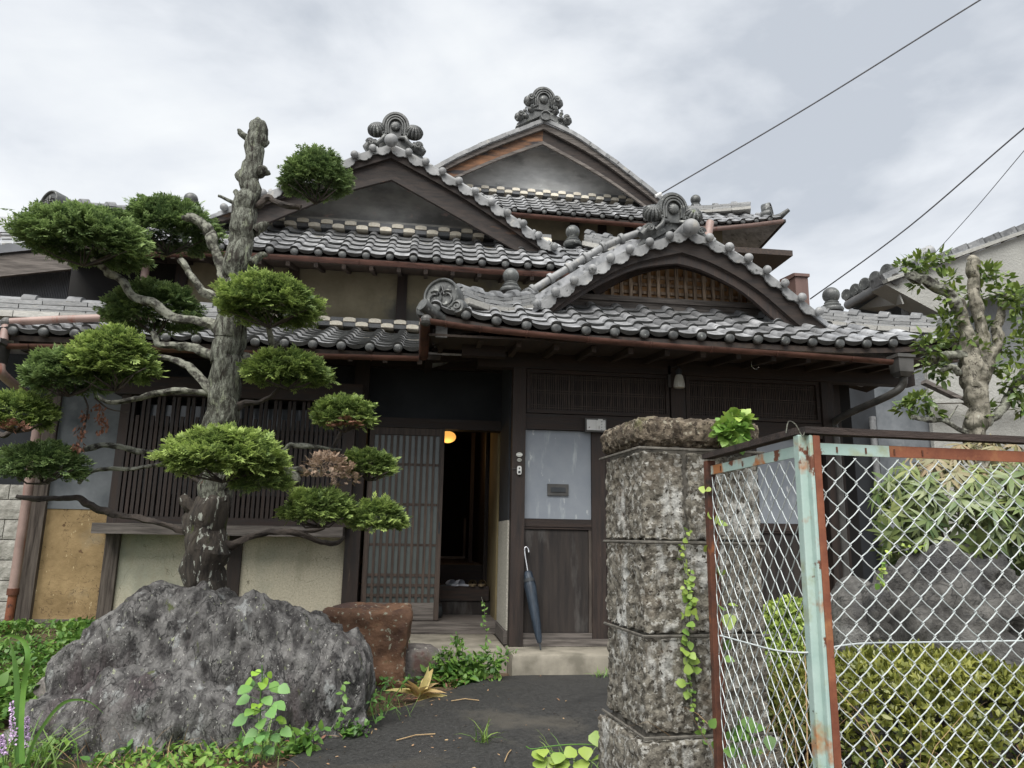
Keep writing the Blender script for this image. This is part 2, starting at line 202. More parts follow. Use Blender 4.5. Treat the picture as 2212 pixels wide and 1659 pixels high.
# ---------------------------------------------------------------- mesh builder
class MB:
    def __init__(s): s.v = []; s.f = []
    def add(s, vs, fs):
        b = len(s.v); s.v += [tuple(q) for q in vs]; s.f += [tuple(i+b for i in q) for q in fs]; return s
    def box(s, x0, y0, z0, x1, y1, z1):
        return s.add([(x0,y0,z0),(x1,y0,z0),(x1,y1,z0),(x0,y1,z0),(x0,y0,z1),(x1,y0,z1),(x1,y1,z1),(x0,y1,z1)], [(0,3,2,1),(4,5,6,7),(0,1,5,4),(1,2,6,5),(2,3,7,6),(3,0,4,7)])
    def obox(s, c, a, b, d):
        c, a, b, d = map(Vector, (c, a, b, d)); q = [c+a*i+b*j+d*k for k in (-1, 1) for i, j in ((-1,-1),(1,-1),(1,1),(-1,1))]
        return s.add(q, [(0,3,2,1),(4,5,6,7),(0,1,5,4),(1,2,6,5),(2,3,7,6),(3,0,4,7)])
    def bar(s, p, q, wid, th, upv=(0, 0, 1)):
        p, q = Vector(p), Vector(q); d = q-p; x = d.cross(Vector(upv)).normalized(); z = x.cross(d).normalized()
        return s.obox((p+q)/2, d/2, x*wid/2, z*th/2)
    def tube(s, pts, rad, n=8, caps=True, ecc=1.0, jit=0):
        pts = [Vector(p) for p in pts]; m = len(pts); rad = rad if hasattr(rad, '__len__') else [rad]*m
        b = len(s.v); prev = None
        for i, p in enumerate(pts):
            t = (pts[min(i+1, m-1)]-pts[max(i-1, 0)]).normalized()
            if prev is None: a = t.cross(Vector((0, 1, 0)) if abs(t.y) < .9 else Vector((1, 0, 0))).normalized()
            else: a = (prev - t*prev.dot(t)).normalized()
            prev = a; c = t.cross(a)
            for k in range(n):
                th = 2*math.pi*k/n; r = rad[i]
                if jit: r *= 1+jit*noise.noise(p*9+Vector((math.cos(th), math.sin(th), 0))*1.3)*2
                s.v.append(tuple(p + a*math.cos(th)*r + c*math.sin(th)*r*ecc))
        for i in range(m-1):
            for k in range(n):
                k2 = (k+1) % n; s.f.append((b+i*n+k, b+i*n+k2, b+(i+1)*n+k2, b+(i+1)*n+k))
        if caps: s.f.append(tuple(b+k for k in range(n))[::-1]); s.f.append(tuple(b+(m-1)*n+k for k in range(n)))
        return s
    def lathe(s, prof, c, ax=(0, 0, 1), n=16, rib=0, nr=8):
        c = Vector(c); ax = Vector(ax).normalized(); a = ax.cross(Vector((0, 1, 0)) if abs(ax.y) < .9 else Vector((1, 0, 0))).normalized(); d = ax.cross(a); b = len(s.v); m = len(prof)
        for r, h in prof:
            for k in range(n):
                th = 2*math.pi*k/n; q = r*(1+rib*abs(math.sin(th*nr/2))-rib*.5) if rib else r
                s.v.append(tuple(c+ax*h+a*math.cos(th)*q+d*math.sin(th)*q))
        for i in range(m-1):
            for k in range(n):
                k2 = (k+1) % n; s.f.append((b+i*n+k, b+i*n+k2, b+(i+1)*n+k2, b+(i+1)*n+k))
        s.f.append(tuple(b+k for k in range(n))[::-1]); s.f.append(tuple(b+(m-1)*n+k for k in range(n)))
        return s
    def ball(s, c, r, ax=(0, 0, 1), n=16, m=9, rib=0, nr=8, sq=1.0):
        return s.lathe([(max(.001, r*math.sin(math.pi*i/(m-1))), -r*sq*math.cos(math.pi*i/(m-1))) for i in range(m)], c, ax, n, rib, nr)
    def prism(s, poly, o, ax, ay, th):
        o, ax, ay, th = map(Vector, (o, ax, ay, th)); n = len(poly); b = len(s.v)
        for k in (0, 1):
            for x, y in poly: s.v.append(tuple(o+ax*x+ay*y+th*k))
        s.f.append(tuple(range(b, b+n))[::-1]); s.f.append(tuple(range(b+n, b+2*n)))
        for i in range(n):
            j = (i+1) % n; s.f.append((b+i, b+j, b+n+j, b+n+i))
        return s
    def strip(s, A, B, th):
        """slab between two polylines A and B (same count), thickness vector th"""
        A = [Vector(p) for p in A]; B = [Vector(p) for p in B]; th = Vector(th); n = len(A); b = len(s.v)
        for a, c in zip(A, B): s.v += [tuple(a), tuple(c), tuple(a+th), tuple(c+th)]
        for i in range(n-1):
            q = b+4*i; r = q+4; s.f += [(q, q+1, r+1, r), (q+2, r+2, r+3, q+3), (q, r, r+2, q+2), (q+1, q+3, r+3, r+1)]
        s.f += [(b, b+2, b+3, b+1), (b+4*n-4, b+4*n-3, b+4*n-1, b+4*n-2)]
        return s
    def mesh(s, name, mat, smooth=False):
        me = bpy.data.meshes.new(name); me.from_pydata(s.v, [], s.f)
        bm = bmesh.new(); bm.from_mesh(me); bmesh.ops.recalc_face_normals(bm, faces=bm.faces); bm.to_mesh(me); bm.free()
        me.materials.append(mat if not isinstance(mat, str) else MT[mat])
        if smooth:
            me.polygons.foreach_set('use_smooth', [True]*len(me.polygons))
            try: me.set_sharp_from_angle(angle=math.radians(smooth if smooth is not True else 50))
            except Exception: pass
        return me
    def build(s, name, mat, parent=None, smooth=False, kind=None, label=None):
        return place(name, s.mesh(name, mat, smooth), parent, None, kind, label)
def place(name, me, parent=None, mat=None, kind=None, label=None):
    o = bpy.data.objects.new(name, me); COL.objects.link(o)
    if parent is not None:
        o.parent = parent; o.matrix_parent_inverse = PINV.get(parent.name, Matrix.Identity(4))
    if mat is not None: o.matrix_basis = mat
    if kind: o['kind'] = kind
    if label: o['label'] = label
    return o
PINV = {}
def thing(name, label, cat, loc=(0, 0, 0), group=None):
    o = bpy.data.objects.new(name, None); COL.objects.link(o); o.location = loc; o.empty_display_size = .1
    o['label'] = label; o['category'] = cat
    if group: o['group'] = group
    PINV[o.name] = Matrix.Translation(-Vector(loc)); return o
def tag(o, label, cat, group=None):
    o['label'] = label; o['category'] = cat
    if group: o['group'] = group
    return o
def frame(o, x, y, z=None):
    x = Vector(x).normalized(); y = Vector(y); y = (y-x*x.dot(y)).normalized(); z = x.cross(y)
    return Matrix(((x.x, y.x, z.x, o[0]), (x.y, y.y, z.y, o[1]), (x.z, y.z, z.z, o[2]), (0, 0, 0, 1)))
def smoothpts(pts, k=4):
    """Catmull-Rom through points (tuples of any length)"""
    pts = [np.array(p, float) for p in pts]; o = []
    for i in range(len(pts)-1):
        p0, p1, p2, p3 = pts[max(i-1, 0)], pts[i], pts[i+1], pts[min(i+2, len(pts)-1)]
        for j in range(k):
            t = j/k; o.append(.5*((2*p1)+(-p0+p2)*t+(2*p0-5*p1+4*p2-p3)*t*t+(-p0+3*p1-3*p2+p3)*t**3))
    o.append(pts[-1]); return o
def lerp(a, b, t): return a+(b-a)*t
# ---- triangle soup foliage
def soup(name, mat, V_, T_, parent=None, kind=None, tint=None, label=None):
    me = bpy.data.meshes.new(name); nv = len(V_); nf = len(T_)
    me.vertices.add(nv); me.vertices.foreach_set('co', np.asarray(V_, np.float32).ravel())
    me.loops.add(nf*3); me.loops.foreach_set('vertex_index', np.asarray(T_, np.int32).ravel())
    me.polygons.add(nf); me.polygons.foreach_set('loop_start', np.arange(0, nf*3, 3, dtype=np.int32))
    try: me.polygons.foreach_set('loop_total', np.full(nf, 3, np.int32))
    except Exception: pass
    me.update(calc_edges=True); me.validate()
    if tint is not None:
        a = me.attributes.new('tint', 'FLOAT', 'POINT'); a.data.foreach_set('value', np.asarray(tint, np.float32))
    me.materials.append(MT[mat]); return place(name, me, parent, None, kind, label)
def inst(tv, tf, tt, pos, X, Y, Z, S, T):
    """copies template (verts tv, tris tf, own tint tt) to N frames"""
    tv = np.asarray(tv, float); n = len(pos); m = len(tv); S = np.asarray(S).reshape(n, 1, 1)
    V_ = pos[:, None, :] + S*(tv[None, :, 0:1]*X[:, None, :] + tv[None, :, 1:2]*Y[:, None, :] + tv[None, :, 2:3]*Z[:, None, :])
    T_ = np.asarray(tf)[None] + (np.arange(n)*m)[:, None, None]
    ti = np.clip(np.asarray(T).reshape(n, 1)+np.asarray(tt)[None, :], 0, 1)
    return V_.reshape(-1, 3), T_.reshape(-1, 3), ti.ravel()
def nrm(a): return a/np.maximum(np.linalg.norm(a, axis=-1, keepdims=True), 1e-9)
def frames(d, upv):
    """leaf frames: y along d, z near upv"""
    Y = nrm(d); X = nrm(np.cross(Y, upv)); Z = np.cross(X, Y); return X, Y, Z
def cat(parts):
    V_, T_, t_, b = [], [], [], 0
    for v, f, t in parts: V_.append(v); T_.append(f+b); t_.append(t); b += len(v)
    return np.concatenate(V_), np.concatenate(T_), np.concatenate(t_)
def leaf_t(W=.5, fold=.12, curl=-.15, tip=.0, wide=.45):
    ts = [0, wide*.45, wide, .78, 1]; ws = [0, W*.42, W*.5, W*.28, 0]; v = []; 
    mid = [(0, t, curl*t*t) for t in ts]; R = [(w_, t, curl*t*t+fold*w_) for t, w_ in zip(ts[1:4], ws[1:4])]; L_ = [(-x, y, z) for x, y, z in R]
    v = mid+R+L_; f = []
    for s_, o in ((1, 5), (-1, 8)):
        q = [(0, o, 1), (o, o+1, 1), (1, o+1, 2), (o+1, o+2, 2), (2, o+2, 3), (o+2, 4, 3)]
        f += q if s_ == 1 else [t[::-1] for t in q]
    tt = [0, 0, 0, .05, .1]+[.03]*6
    return np.array(v, float), np.array(f), np.array(tt)
def spray_t():
    v = []; f = []; tt = []
    def dia(p, d, l, w_, t0):
        p = np.array(p); d = np.array(d)/np.linalg.norm(d); s_ = np.array((-d[1], d[0], .2)); b = len(v)
        v.extend([p, p+d*l*.55+s_*w_, p+d*l, p+d*l*.55-s_*w_]); f.extend([(b, b+1, b+2), (b, b+2, b+3)]); tt.extend([t0-.30, t0, t0+.50, t0])
    dia((0, 0, 0), (0, 1, 0), .62, .05, -.10); dia((0, .5, 0), (.05, 1, -.1), .5, .07, .10)
    for i, (y, l) in enumerate(((.15, .42), (.38, .46), (.58, .34))):
        for sx in (-1, 1):
            dx = np.array((sx*.80, .70, -.15)); dx /= np.linalg.norm(dx); dia((0, y+.04*sx, 0), dx, l, .062, .03*i)
            if i == 1: dia(np.array((0, y, 0))+dx*l*.45, (sx*.1, 1, -.1), l*.6, .055, .05)
    return np.array(v, float), np.array(f), np.array(tt, float)
SPRAY = spray_t()
BLADE = (np.array([(-.02, 0, 0), (.02, 0, 0), (-.018, .4, .02), (.018, .4, .02), (-.012, .75, -.06), (.012, .75, -.06), (0, 1, -.2)], float), np.array([(0,1,3),(0,3,2),(2,3,5),(2,5,4),(4,5,6)]), np.array([0,0,.05,.05,.1,.1,.2]))
def rdir(n): return nrm(rng.normal(size=(n, 3)))
def cloudnoise(p, s): return np.array([noise.noise(Vector(q)*s) for q in p])
def pad(name, mat, c, rad, n, size, parent, tilt=0, bright=.25, up_=.35, rin=.62, seed=0, lab=None, droop=0.0):
    """foliage pad: layered flat sprays over a lumpy dome"""
    n = int(n*1.75); size = size*.92
    d = rdir(n); d[:, 2] = np.where(d[:, 2] < -.55, -d[:, 2], d[:, 2]); d = nrm(d)
    lump = .96+.24*cloudnoise(d+seed, 2.3)+.20*cloudnoise(d+seed, 5)+.07*rng.normal(size=n)*(rng.random(n) > .8)
    r = (rin+(1-rin)*rng.random(n)**.62)*lump
    p = d*r[:, None]; p[:, 2] = np.where(p[:, 2] < 0, p[:, 2]*.6, p[:, 2])
    rr = np.array(rad); p = p*rr
    if tilt: p = np.stack([p[:, 0], p[:, 1], p[:, 2]+p[:, 0]*tilt], 1)
    ax = nrm(d*np.array((1, 1, .45))+rng.normal(size=(n, 3))*np.array((.5, .5, .3))+np.array((0, 0, up_*.5-droop)))
    X, Y, Z = frames(ax, nrm(np.array((0, 0, 1.))+rng.normal(size=(n, 3))*.4+d*.35))
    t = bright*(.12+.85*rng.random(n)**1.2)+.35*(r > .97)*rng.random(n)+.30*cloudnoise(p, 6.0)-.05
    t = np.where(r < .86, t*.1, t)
    S = size*(.7+.6*rng.random(n))
    V_, T_, ti = inst(*SPRAY, p+np.array(c), X, Y, Z, S, t)
    return soup(name, mat, V_, T_, parent, None, ti, lab)
# ================================================================ GROUND
def build_ground():
    xs = np.concatenate([np.linspace(-60, -7, 14), np.linspace(-6, 8, 113), np.linspace(9, 60, 14)]); ys = np.concatenate([np.linspace(-20, 1, 10), np.linspace(1.25, 9, 63), np.linspace(10, 80, 16)])
    mb = MB(); nx = len(xs)
    for y in ys:
        for x in xs:
            z = gz(x, y) + .018*noise.noise(Vector((x*2.2, y*2.2, 0))) - .02
            if -.9 < x < 2.6 and y < 7.5: z -= .02
            mb.v.append((x, y, z))
    for j in range(len(ys)-1):
        for i in range(nx-1): mb.f.append((j*nx+i, j*nx+i+1, (j+1)*nx+i+1, (j+1)*nx+i))
    o = mb.build('ground', 'soil', None, True); o['kind'] = 'structure'
    # asphalt path
    L = [PG(*p) for p in ((600, 1659), (660, 1622), (735, 1582), (800, 1548), (860, 1530), (935, 1506), (985, 1487), (1040, 1470), (1095, 1462), (1150, 1459))]
    L = [Vector((L[0].x-.55, 1.0, 0)), Vector((L[0].x-.3, 3.2, 0))]+L
    A = []; B = []
    for i, p in enumerate(smoothpts([tuple(q) for q in L], 6)):
        p = Vector(p); p.x += .02*noise.noise(p*6); n = 12
        A.append(p)
    mb = MB(); n = 12
    for p in A:
        for k in range(n+1):
            x = lerp(p.x, 2.35, k/n); y = min(p.y, 6.62) if True else p.y
            mb.v.append((x, y, gz(x, y)+.004+.004*noise.noise(Vector((x*3, y*3, 1)))))
    for j in range(len(A)-1):
        for k in range(n): mb.f.append((j*(n+1)+k, j*(n+1)+k+1, (j+1)*(n+1)+k+1, (j+1)*(n+1)+k))
    o = mb.build('path', 'asphalt', None, True); o['kind'] = 'structure'
    return A
PATH_EDGE = build_ground()
mb = MB()
def rslab(x0, y0, x1, y1, zt, zb, r=.035):
    prof = [(zb, 0), (zt-r, 0), (zt-r*.3, r*.3), (zt, r)]
    b = len(mb.v)
    for z, i in prof: mb.v += [(x0+i, y0+i, z), (x1-i, y0+i, z), (x1-i, y1, z), (x0+i, y1, z)]
    for k in range(3):
        for j in range(4): mb.f.append((b+4*k+j, b+4*k+(j+1) % 4, b+4*k+4+(j+1) % 4, b+4*k+4+j))
    mb.f.append((b+12, b+13, b+14, b+15))
rslab(.84, 6.5, 5.2, 7.32, .235, -.05); rslab(-.62, 6.78, .835, 8.3, .238, -.05, .03)
o = mb.build('porch_slab', 'concrete', None, 30); o['kind'] = 'structure'
# ================================================================ HOUSE
H = thing('wooden_house', 'old dark timber house with grey tiled gabled roofs behind the clipped tree and rusty gate', 'house', (1, 9, 0))
def hb(name, mat, x0, y0, z0, x1, y1, z1, parent=None, label=None):
    return MB().box(x0, y0, z0, x1, y1, z1).build(name, mat, parent or H, label=label)
YW, YD, YL = 7.0, 7.9, 7.7
def X(u, v, Y): return P(u, v, Y).x
def Z(u, v, Y): return P(u, v, Y).z
# ---- entrance front, wall plane YW
xp0, xp1 = X(1101, 1200, YW), X(1130, 1200, YW)          # left post
xr0, xr1 = X(1786, 1100, YW), X(1812, 1100, YW)          # right post
ztopE = 2.93
hb('post', 'wood', xp0, YW-.06, .24, xp1, YW+.08, ztopE+.1)
hb('post', 'wood', xr0, YW-.05, .24, xr1, YW+.08, ztopE+.1)
zpb, zpt = Z(1205, 1121, YW), Z(1205, 930, YW)            # sheet panel bottom / top
zl0, zl1 = Z(1300, 893, YW), Z(1300, 916, YW)             # transom sill and lintel
xs0, xs1 = X(1278, 1100, YW), X(1308, 1100, YW)           # stile
xc0, xc1 = X(1447, 880, YW), X(1478, 880, YW)             # middle post
zlin1 = Z(1200, 896, YW); ztr1 = Z(1300, 815, YW)
hb('lintel', 'woodh', xp1+.003, YW-.03, zpt+.003, xr0-.003, YW+.07, zlin1)
hb('post', 'wood', xc0, YW-.045, zlin1+.003, xc1, YW+.06, ztopE)
def panel_door(x0, x1, st0, st1, slot):
    """lower board, blue-grey sheet above"""
    D = MB().box(x0, YW+.02, .26, x1, YW+.05, zpt).build('entrance_panel', 'zinc', H) if False else None
    dd = bpy.data.objects.new('entrance_door', None); COL.objects.link(dd); dd.parent = H; dd.matrix_parent_inverse = PINV[H.name]
    MB().box(x0, YW+.015, zpb, x1, YW+.035, zpt).build('sheet_panel', 'zinc', dd)
    MB().box(x0, YW-.012, zpb-.075, x1, YW+.05, zpb-.003).build('rail', 'woodh', dd)
    MB().box(x0, YW-.004, zpb-.095, x1, YW+.04, zpb-.078).build('rail', 'woodh', dd)
    MB().box(x0, YW+.015, .35, x1-.03, YW+.04, zpb-.098).build('board', 'board', dd)
    MB().box(x1-.027, YW+.002, .35, x1, YW+.045, zpb-.098).build('board_edge', 'woodgreyv', dd)
    MB().box(x0, YW-.006, .24, x1, YW+.05, .347).build('bottom_rail', 'woodgrey', dd)
    if st0: MB().box(st0, YW-.016, .24, st1, YW+.055, zpt).build('stile', 'wood', dd)
    if slot:
        a, b = P(1183, 1045, YW), P(1228, 1071, YW)
        m = MB().box(a.x, YW-.004, b.z, b.x, YW+.02, a.z); s = m.build('mail_slot', 'greymetal', dd)
        m = MB(); m.box(a.x+.03, YW-.012, (a.z+b.z)/2-.022, b.x-.03, YW-.0045, (a.z+b.z)/2+.022); MB.build(m, 'mail_flap', 'ink', dd)
    return dd
panel_door(xp1+.003, xs0-.002, xs0, xs1, True)
xq0, xq1 = X(1640, 1100, YW), X(1748, 1100, YW)
panel_door(xs1+.42, xs1+.42+.62, xs1+.005, xs1+.415, False)
panel_door(xq0, xr0-.05, xq0-.09, xq0-.003, False)
hb('mullion', 'wood', xs1+1.05, YW-.02, .24, xq0-.095, YW+.05, zpt)
hb('mullion', 'wood', X(1735, 1100, YW), YW-.02, .24, X(1752, 1100, YW), YW+.012, zpt)
hb('sill', 'woodgrey', xp1+.003, YW-.035, .2385, xr0-.003, YW-.013, .30)
# transom lattices
def transom(x0, x1, z0, z1, n):
    tr = MB(); w_ = .035
    tr.box(x0, YW-.03, z0, x1, YW+.03, z0+w_); tr.box(x0, YW-.03, z1-w_, x1, YW+.03, z1); tr.box(x0, YW-.03, z0+w_+.001, x0+w_, YW+.03, z1-w_-.001); tr.box(x1-w_, YW-.03, z0+w_+.001, x1, YW+.03, z1-w_-.001)
    T = tr.build('transom', 'woodh', H)
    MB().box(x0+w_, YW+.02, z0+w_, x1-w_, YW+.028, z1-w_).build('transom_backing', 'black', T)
    s = MB().box(-.0042, 0, 0, .0042, .012, z1-z0-2*w_-.002).mesh('reed', MT['kumiko'])
    for i in range(n):
        o = place('reed', s, T, Matrix.Translation((lerp(x0+w_+.012, x1-w_-.012, (i+random.uniform(-.12, .12))/(n-1)), YW-.004, z0+w_+.001)))
    for q in (.1, .5, .9):
        for dz in (-.012, .012):
            zz = lerp(z0+w_, z1-w_, q)+dz; MB().box(x0+w_, YW-.010, zz-.003, x1-w_, YW-.0045, zz+.003).build('crossbar', 'kumiko', T)
zt0 = zlin1+.008
transom(xp1+.01, xc0-.012, zt0, zt0+.43, 74)
transom(xc1+.012, xr0-.01, zt0, zt0+.43, 72)
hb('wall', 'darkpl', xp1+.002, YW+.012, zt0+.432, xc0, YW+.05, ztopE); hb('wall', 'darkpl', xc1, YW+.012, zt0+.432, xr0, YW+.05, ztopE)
hb('eave_beam', 'woodh', xp0-.35, YW-.07, ztopE-.12, xr1+.9, YW+.06, ztopE+.03)
hb('eave_beam_end', 'woodh', xp0-.52, YW-.40, ztopE-.10, xp0-.12, YW-.30, ztopE+.0)
hb('wall', 'wood', xr1+.06, YW+.3, .2, xr1+.28, YW+.36, ztopE)
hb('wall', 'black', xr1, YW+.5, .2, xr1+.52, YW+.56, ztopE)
# return wall between door recess and entrance front (faces left)
XR = xp0-.015
hb('wall', 'stucco2', XR, YW+.085, .36, XR+.05, YD-.02, Z(1100, 1125, 7.4)); hb('wall', 'darkpl', XR+.002, YW+.085, Z(1100, 1125, 7.4)+.001, XR+.05, YD-.02, 3.0)
hb('sill', 'woodgrey', XR-.02, YW+.085, .24, XR+.055, YD-.06, .355)
hb('wall', 'darkpl', XR+.06, YW+.4, .25, xr1, YW+.45, ztopE)
# ---- door plane YD
xd0, xd1 = X(778, 1200, YD), X(1078, 1200, YD); xdm0, xdm1 = X(942, 1150, YD), X(953, 1150, YD)
zs0, zs1, zh0, zh1 = .262, .365, Z(950, 928, YD), Z(950, 907, YD)
hb('threshold', 'woodgrey', xd0-.05, YD-.10, .242, xd1+.06, YD+.12, zs1-.01)
hb('door_head', 'woodh', xd0-.05, YD-.06, zh0, xd1+.05, YD+.1, zh1)
hb('post', 'wood', xd1+.0, YD-.06, .36, xd1+.05, YD+.09, 3.05)
hb('post', 'wood', X(745, 1200, YD), YD-.12, .3, X(778, 1200, YD), YD+.06, 3.05)
hb('wall', 'darkpl', X(778, 1200, YD)+.001, YD+.0, zh1+.001, xd1+.05, YD+.04, 3.15)
# sliding door
DR = bpy.data.objects.new('sliding_door', None); COL.objects.link(DR); DR.parent = H; DR.matrix_parent_inverse = PINV[H.name]
dx0, dx1 = X(797, 1100, YD), xdm1; dz0, dz1 = zs1, zh0
st = .052
for a, b, c, d in ((dx0-.03, dz0, dx0-.03+st, dz1), (dx1-st, dz0, dx1, dz1)): MB().box(a, YD-.045, b, c, YD-.005, d).build('stile', 'door', DR)
MB().box(dx0-.03+st+.001, YD-.042, dz1-.075, dx1-st-.001, YD-.008, dz1-.001).build('top_rail', 'door', DR)
MB().box(dx0-.03+st+.001, YD-.042, dz0, dx1-st-.001, YD-.008, dz0+.17).build('bottom_rail', 'woodgrey', DR)
MB().box(dx0+.02, YD-.014, dz0+.17, dx1-st, YD-.010, dz1-.07).build('pane', 'frost', DR)
nsl = 10; ms = MB().box(-.0135, 0, 0, .0135, .018, dz1-dz0-.25).mesh('slat', MT['door'])
for i in range(nsl):
    place('slat', ms, DR, Matrix.Translation((lerp(dx0+.075, dx1-st-.055, i/(nsl-1)), YD-.040, dz0+.172)))
for v in (1177-0, 1090, 1004):
    z = Z(890, v, YD); MB().box(dx0+.02, YD-.020, z-.013, dx1-st, YD-.0145, z+.013).build('crossbar', 'door', DR)
for z in (dz0+.24, dz0+.34, dz0+.44): MB().box(dx0+.02, YD-.030, z-.014, dx1-st, YD-.0215, z+.014).build('crossbar', 'door', DR)
MB().box(dx1-.032, YD-.049, dz0+.86, dx1-.018, YD-.0455, dz0+.98).build('finger_pull', 'ink', DR)
# interior
xi0, xi1 = xd0+.02, xd1-.02
IN = bpy.data.objects.new('interior', None); COL.objects.link(IN); IN.parent = H; IN.matrix_parent_inverse = PINV[H.name]
MB().box(xi1, YD+.1, .24, xi1+.04, YD+1.1, 2.7).build('side_wall', 'intwall', IN); MB().box(xi1-.02, YD+1.1, .24, xi1+.04, YD+4.5, 2.7).build('side_wall', 'woody', IN)
MB().box(xi0-.3, YD+.1, .24, xi0-.26, YD+4.5, 2.7).build('side_wall', 'woody', IN); MB().box(xi0-.3, YD+.1, 2.66, xi1+.05, YD+4.5, 2.7).build('ceiling', 'woodh', IN)
MB().box(xi0-.3, YD+4.5, .2, xi1+.05, YD+4.54, 2.7).build('back_wall', 'black', IN)
MB().box(xi0-.3, YD+.12, .2, xi1+.05, YD+1.0, .355).build('floor', 'woodgrey', IN)
MB().box(xi0-.3, YD+.62, .356, xi1-.0, YD+1.05, .50).build('step', 'board', IN)
MB().box(xi0-.3, YD+.60, .505, xi1-.02, YD+1.05, .66).build('step_board', 'woodh', IN)
MB().box(xi0-.3, YD+1.45, .5, xi1-.0, YD+1.50, .86).build('step_board', 'woodh', IN); MB().box(xi0-.3, YD+1.5, .8, xi1, YD+4.5, .86).build('floor', 'woodgrey', IN)
MB().box(xi1-.05, YD+1.06, .5, xi1-.021, YD+1.14, 2.6).build('post', 'wood', IN); MB().box(xi1-.15, YD+2.2, .86, xi1-.10, YD+2.26, 2.6).build('post', 'wood', IN)
MB().box(xi0+.8, YD+2.6, .90, xi0+1.22, YD+2.62, .93).build('pale_rail', 'woodgrey', IN); MB().box(xi0+1.19, YD+2.6, .931, xi0+1.22, YD+2.62, 1.45).build('pale_rail', 'woodgreyv', IN)
# ---- left front: lattice window, stucco, clay
def hv(name, mat, u0, v0, u1, v1, Y, y0=0, y1=.05, parent=None, z0=None, z1=None):
    a = P(u0, v0, Y); b = P(u1, v1, Y); return hb(name, mat, min(a.x, b.x), Y+y0, min(a.z, b.z) if z0 is None else z0, max(a.x, b.x), Y+y1, max(a.z, b.z) if z1 is None else z1, parent)
xA0, xA1 = X(45, 1330, YD)-.02, X(78, 1240, YD)          # corner post
xB0, xB1 = X(232, 1230, YD)-.03, X(262, 1230, YD)-.02
xC0, xC1 = X(492, 1230, YD), X(521, 1230, YD)
xD0, xD1 = X(742, 1230, YD), X(778, 1230, YD)-.002
zb = .36; zsill0, zsill1 = 1.17, 1.27
hb('post', 'woodgreyv', xA0, YD-.07, .30, xA0+.13, YD+.06, 2.95)
hb('post', 'woodgreyv', xB0, YD-.06, .34, xB0+.13, YD+.06, 2.95)
hb('post', 'wood', xC0, YD-.05, .34, xC1, YD+.06, zsill0)
hb('ground_beam', 'woodgrey', xA0+.131, YD-.055, .26, xD1, YD+.05, zb)
hb('wall', 'clay', xA0+.131, YD-.02, zb, xB0-.001, YD+.03, Z(160, 1100, YD)); zc = Z(160, 1100, YD)
hb('wall', 'bluepl', xA0+.131, YD-.03, zc+.001, xB0-.001, YD+.03, 2.95)
hb('wall', 'stucco', xB0+.131, YD-.015, zb, xC0-.001, YD+.03, zsill0); hb('wall', 'stucco', xC1+.001, YD-.015, zb, xD0-.001, YD+.03, zsill0)
hb('window_sill', 'woodgrey', xB0-.03, YL-.14, zsill0, xD0+.0, YD+.05, zsill1)
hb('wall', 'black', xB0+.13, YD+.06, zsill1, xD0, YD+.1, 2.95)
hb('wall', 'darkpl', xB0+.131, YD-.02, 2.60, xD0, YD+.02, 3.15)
WN = bpy.data.objects.new('lattice_window', None); COL.objects.link(WN); WN.parent = H; WN.matrix_parent_inverse = PINV[H.name]
wx0, wx1 = xB0+.12, X(742, 1000, YL); wz0, wz1 = zsill1, Z(480, 862, YL)
zhd0, zhd1 = wz1, Z(480, 822, YL)
MB().box(wx0-.12, YL-.1, zhd0+.001, wx1+.16, YD+.05, zhd1).build('head_beam', 'woodh', WN)
MB().box(wx0-.06, YL-.05, wz0, wx0+.03, YD+.0, wz1).build('jamb', 'wood', WN); MB().box(wx1-.02, YL-.05, wz0, wx1+.10, YD+.0, wz1).build('jamb', 'wood', WN)
MB().box(wx0+.031, YL-.05, wz0+.001, wx1-.021, YL+.01, wz0+.07).build('bottom_rail', 'woodh', WN)
gl = MB().box(wx0+.03, YD+.01, wz0+.3, wx1-.02, YD+.02, wz1-.05).build('window_glass', 'glass', WN)
for v in (930, 1100): 
    z = Z(480, v, YL); MB().box(wx0+.031, YL-.012, z-.018, wx1-.021, YL-.001, z+.018).build('crossbar', 'woodh', WN)
ns = 44; hl = wz1-wz0-.07; mL = MB().box(-.0155, 0, 0, .0155, .03, hl-.002).mesh('slat', MT['wood']); mS = MB().box(-.0155, 0, 0, .0155, .03, hl*.83).mesh('short_slat', MT['wood'])
for i in range(ns):
    x = lerp(wx0+.06, wx1-.05, i/(ns-1))+random.uniform(-.002, .002)
    sh = i % 3 == 1
    place('short_slat' if sh else 'slat', mS if sh else mL, WN, Matrix.Translation((x, YL-.045, wz0+.071)))
# upper dark wall and lintel area between lattice top and lower eave
hb('beam', 'woodh', xA0-.3, YD-.10, 2.96, xd1+.1, YD+.05, 3.10)
hb('wall', 'darkpl', xA0-1.6, YD+.25, .3, xA0, YD+.3, 3.0)
# upper storey wall
Y2 = 8.7
z20 = Z(700, 692, Y2)-.15
xu0, xu1 = X(402, 620, Y2), X(1230, 640, Y2)+1.2
hb('wall', 'beige', xu0, Y2, 3.2, xu1, Y2+.05, 4.75)
for u in (632, 868): x = X(u, 640, Y2); hb('post', 'wood', x-.06, Y2-.05, z20, x+.06, Y2-.001, 4.6)
for u, wd in ((402, .13),): x = X(u, 640, Y2); hb('post', 'wood', x-wd, Y2-.05, 3.2, x, Y2+.05, 4.75)
hb('beam', 'woodh', xu0, Y2-.07, 4.36, xu1, Y2-.002, 4.5)
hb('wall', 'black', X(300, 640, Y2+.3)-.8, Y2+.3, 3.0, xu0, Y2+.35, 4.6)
hb('wall_base', 'woodgrey', xu0, Y2-.04, z20+.11, xu1, Y2-.001, z20+.17)
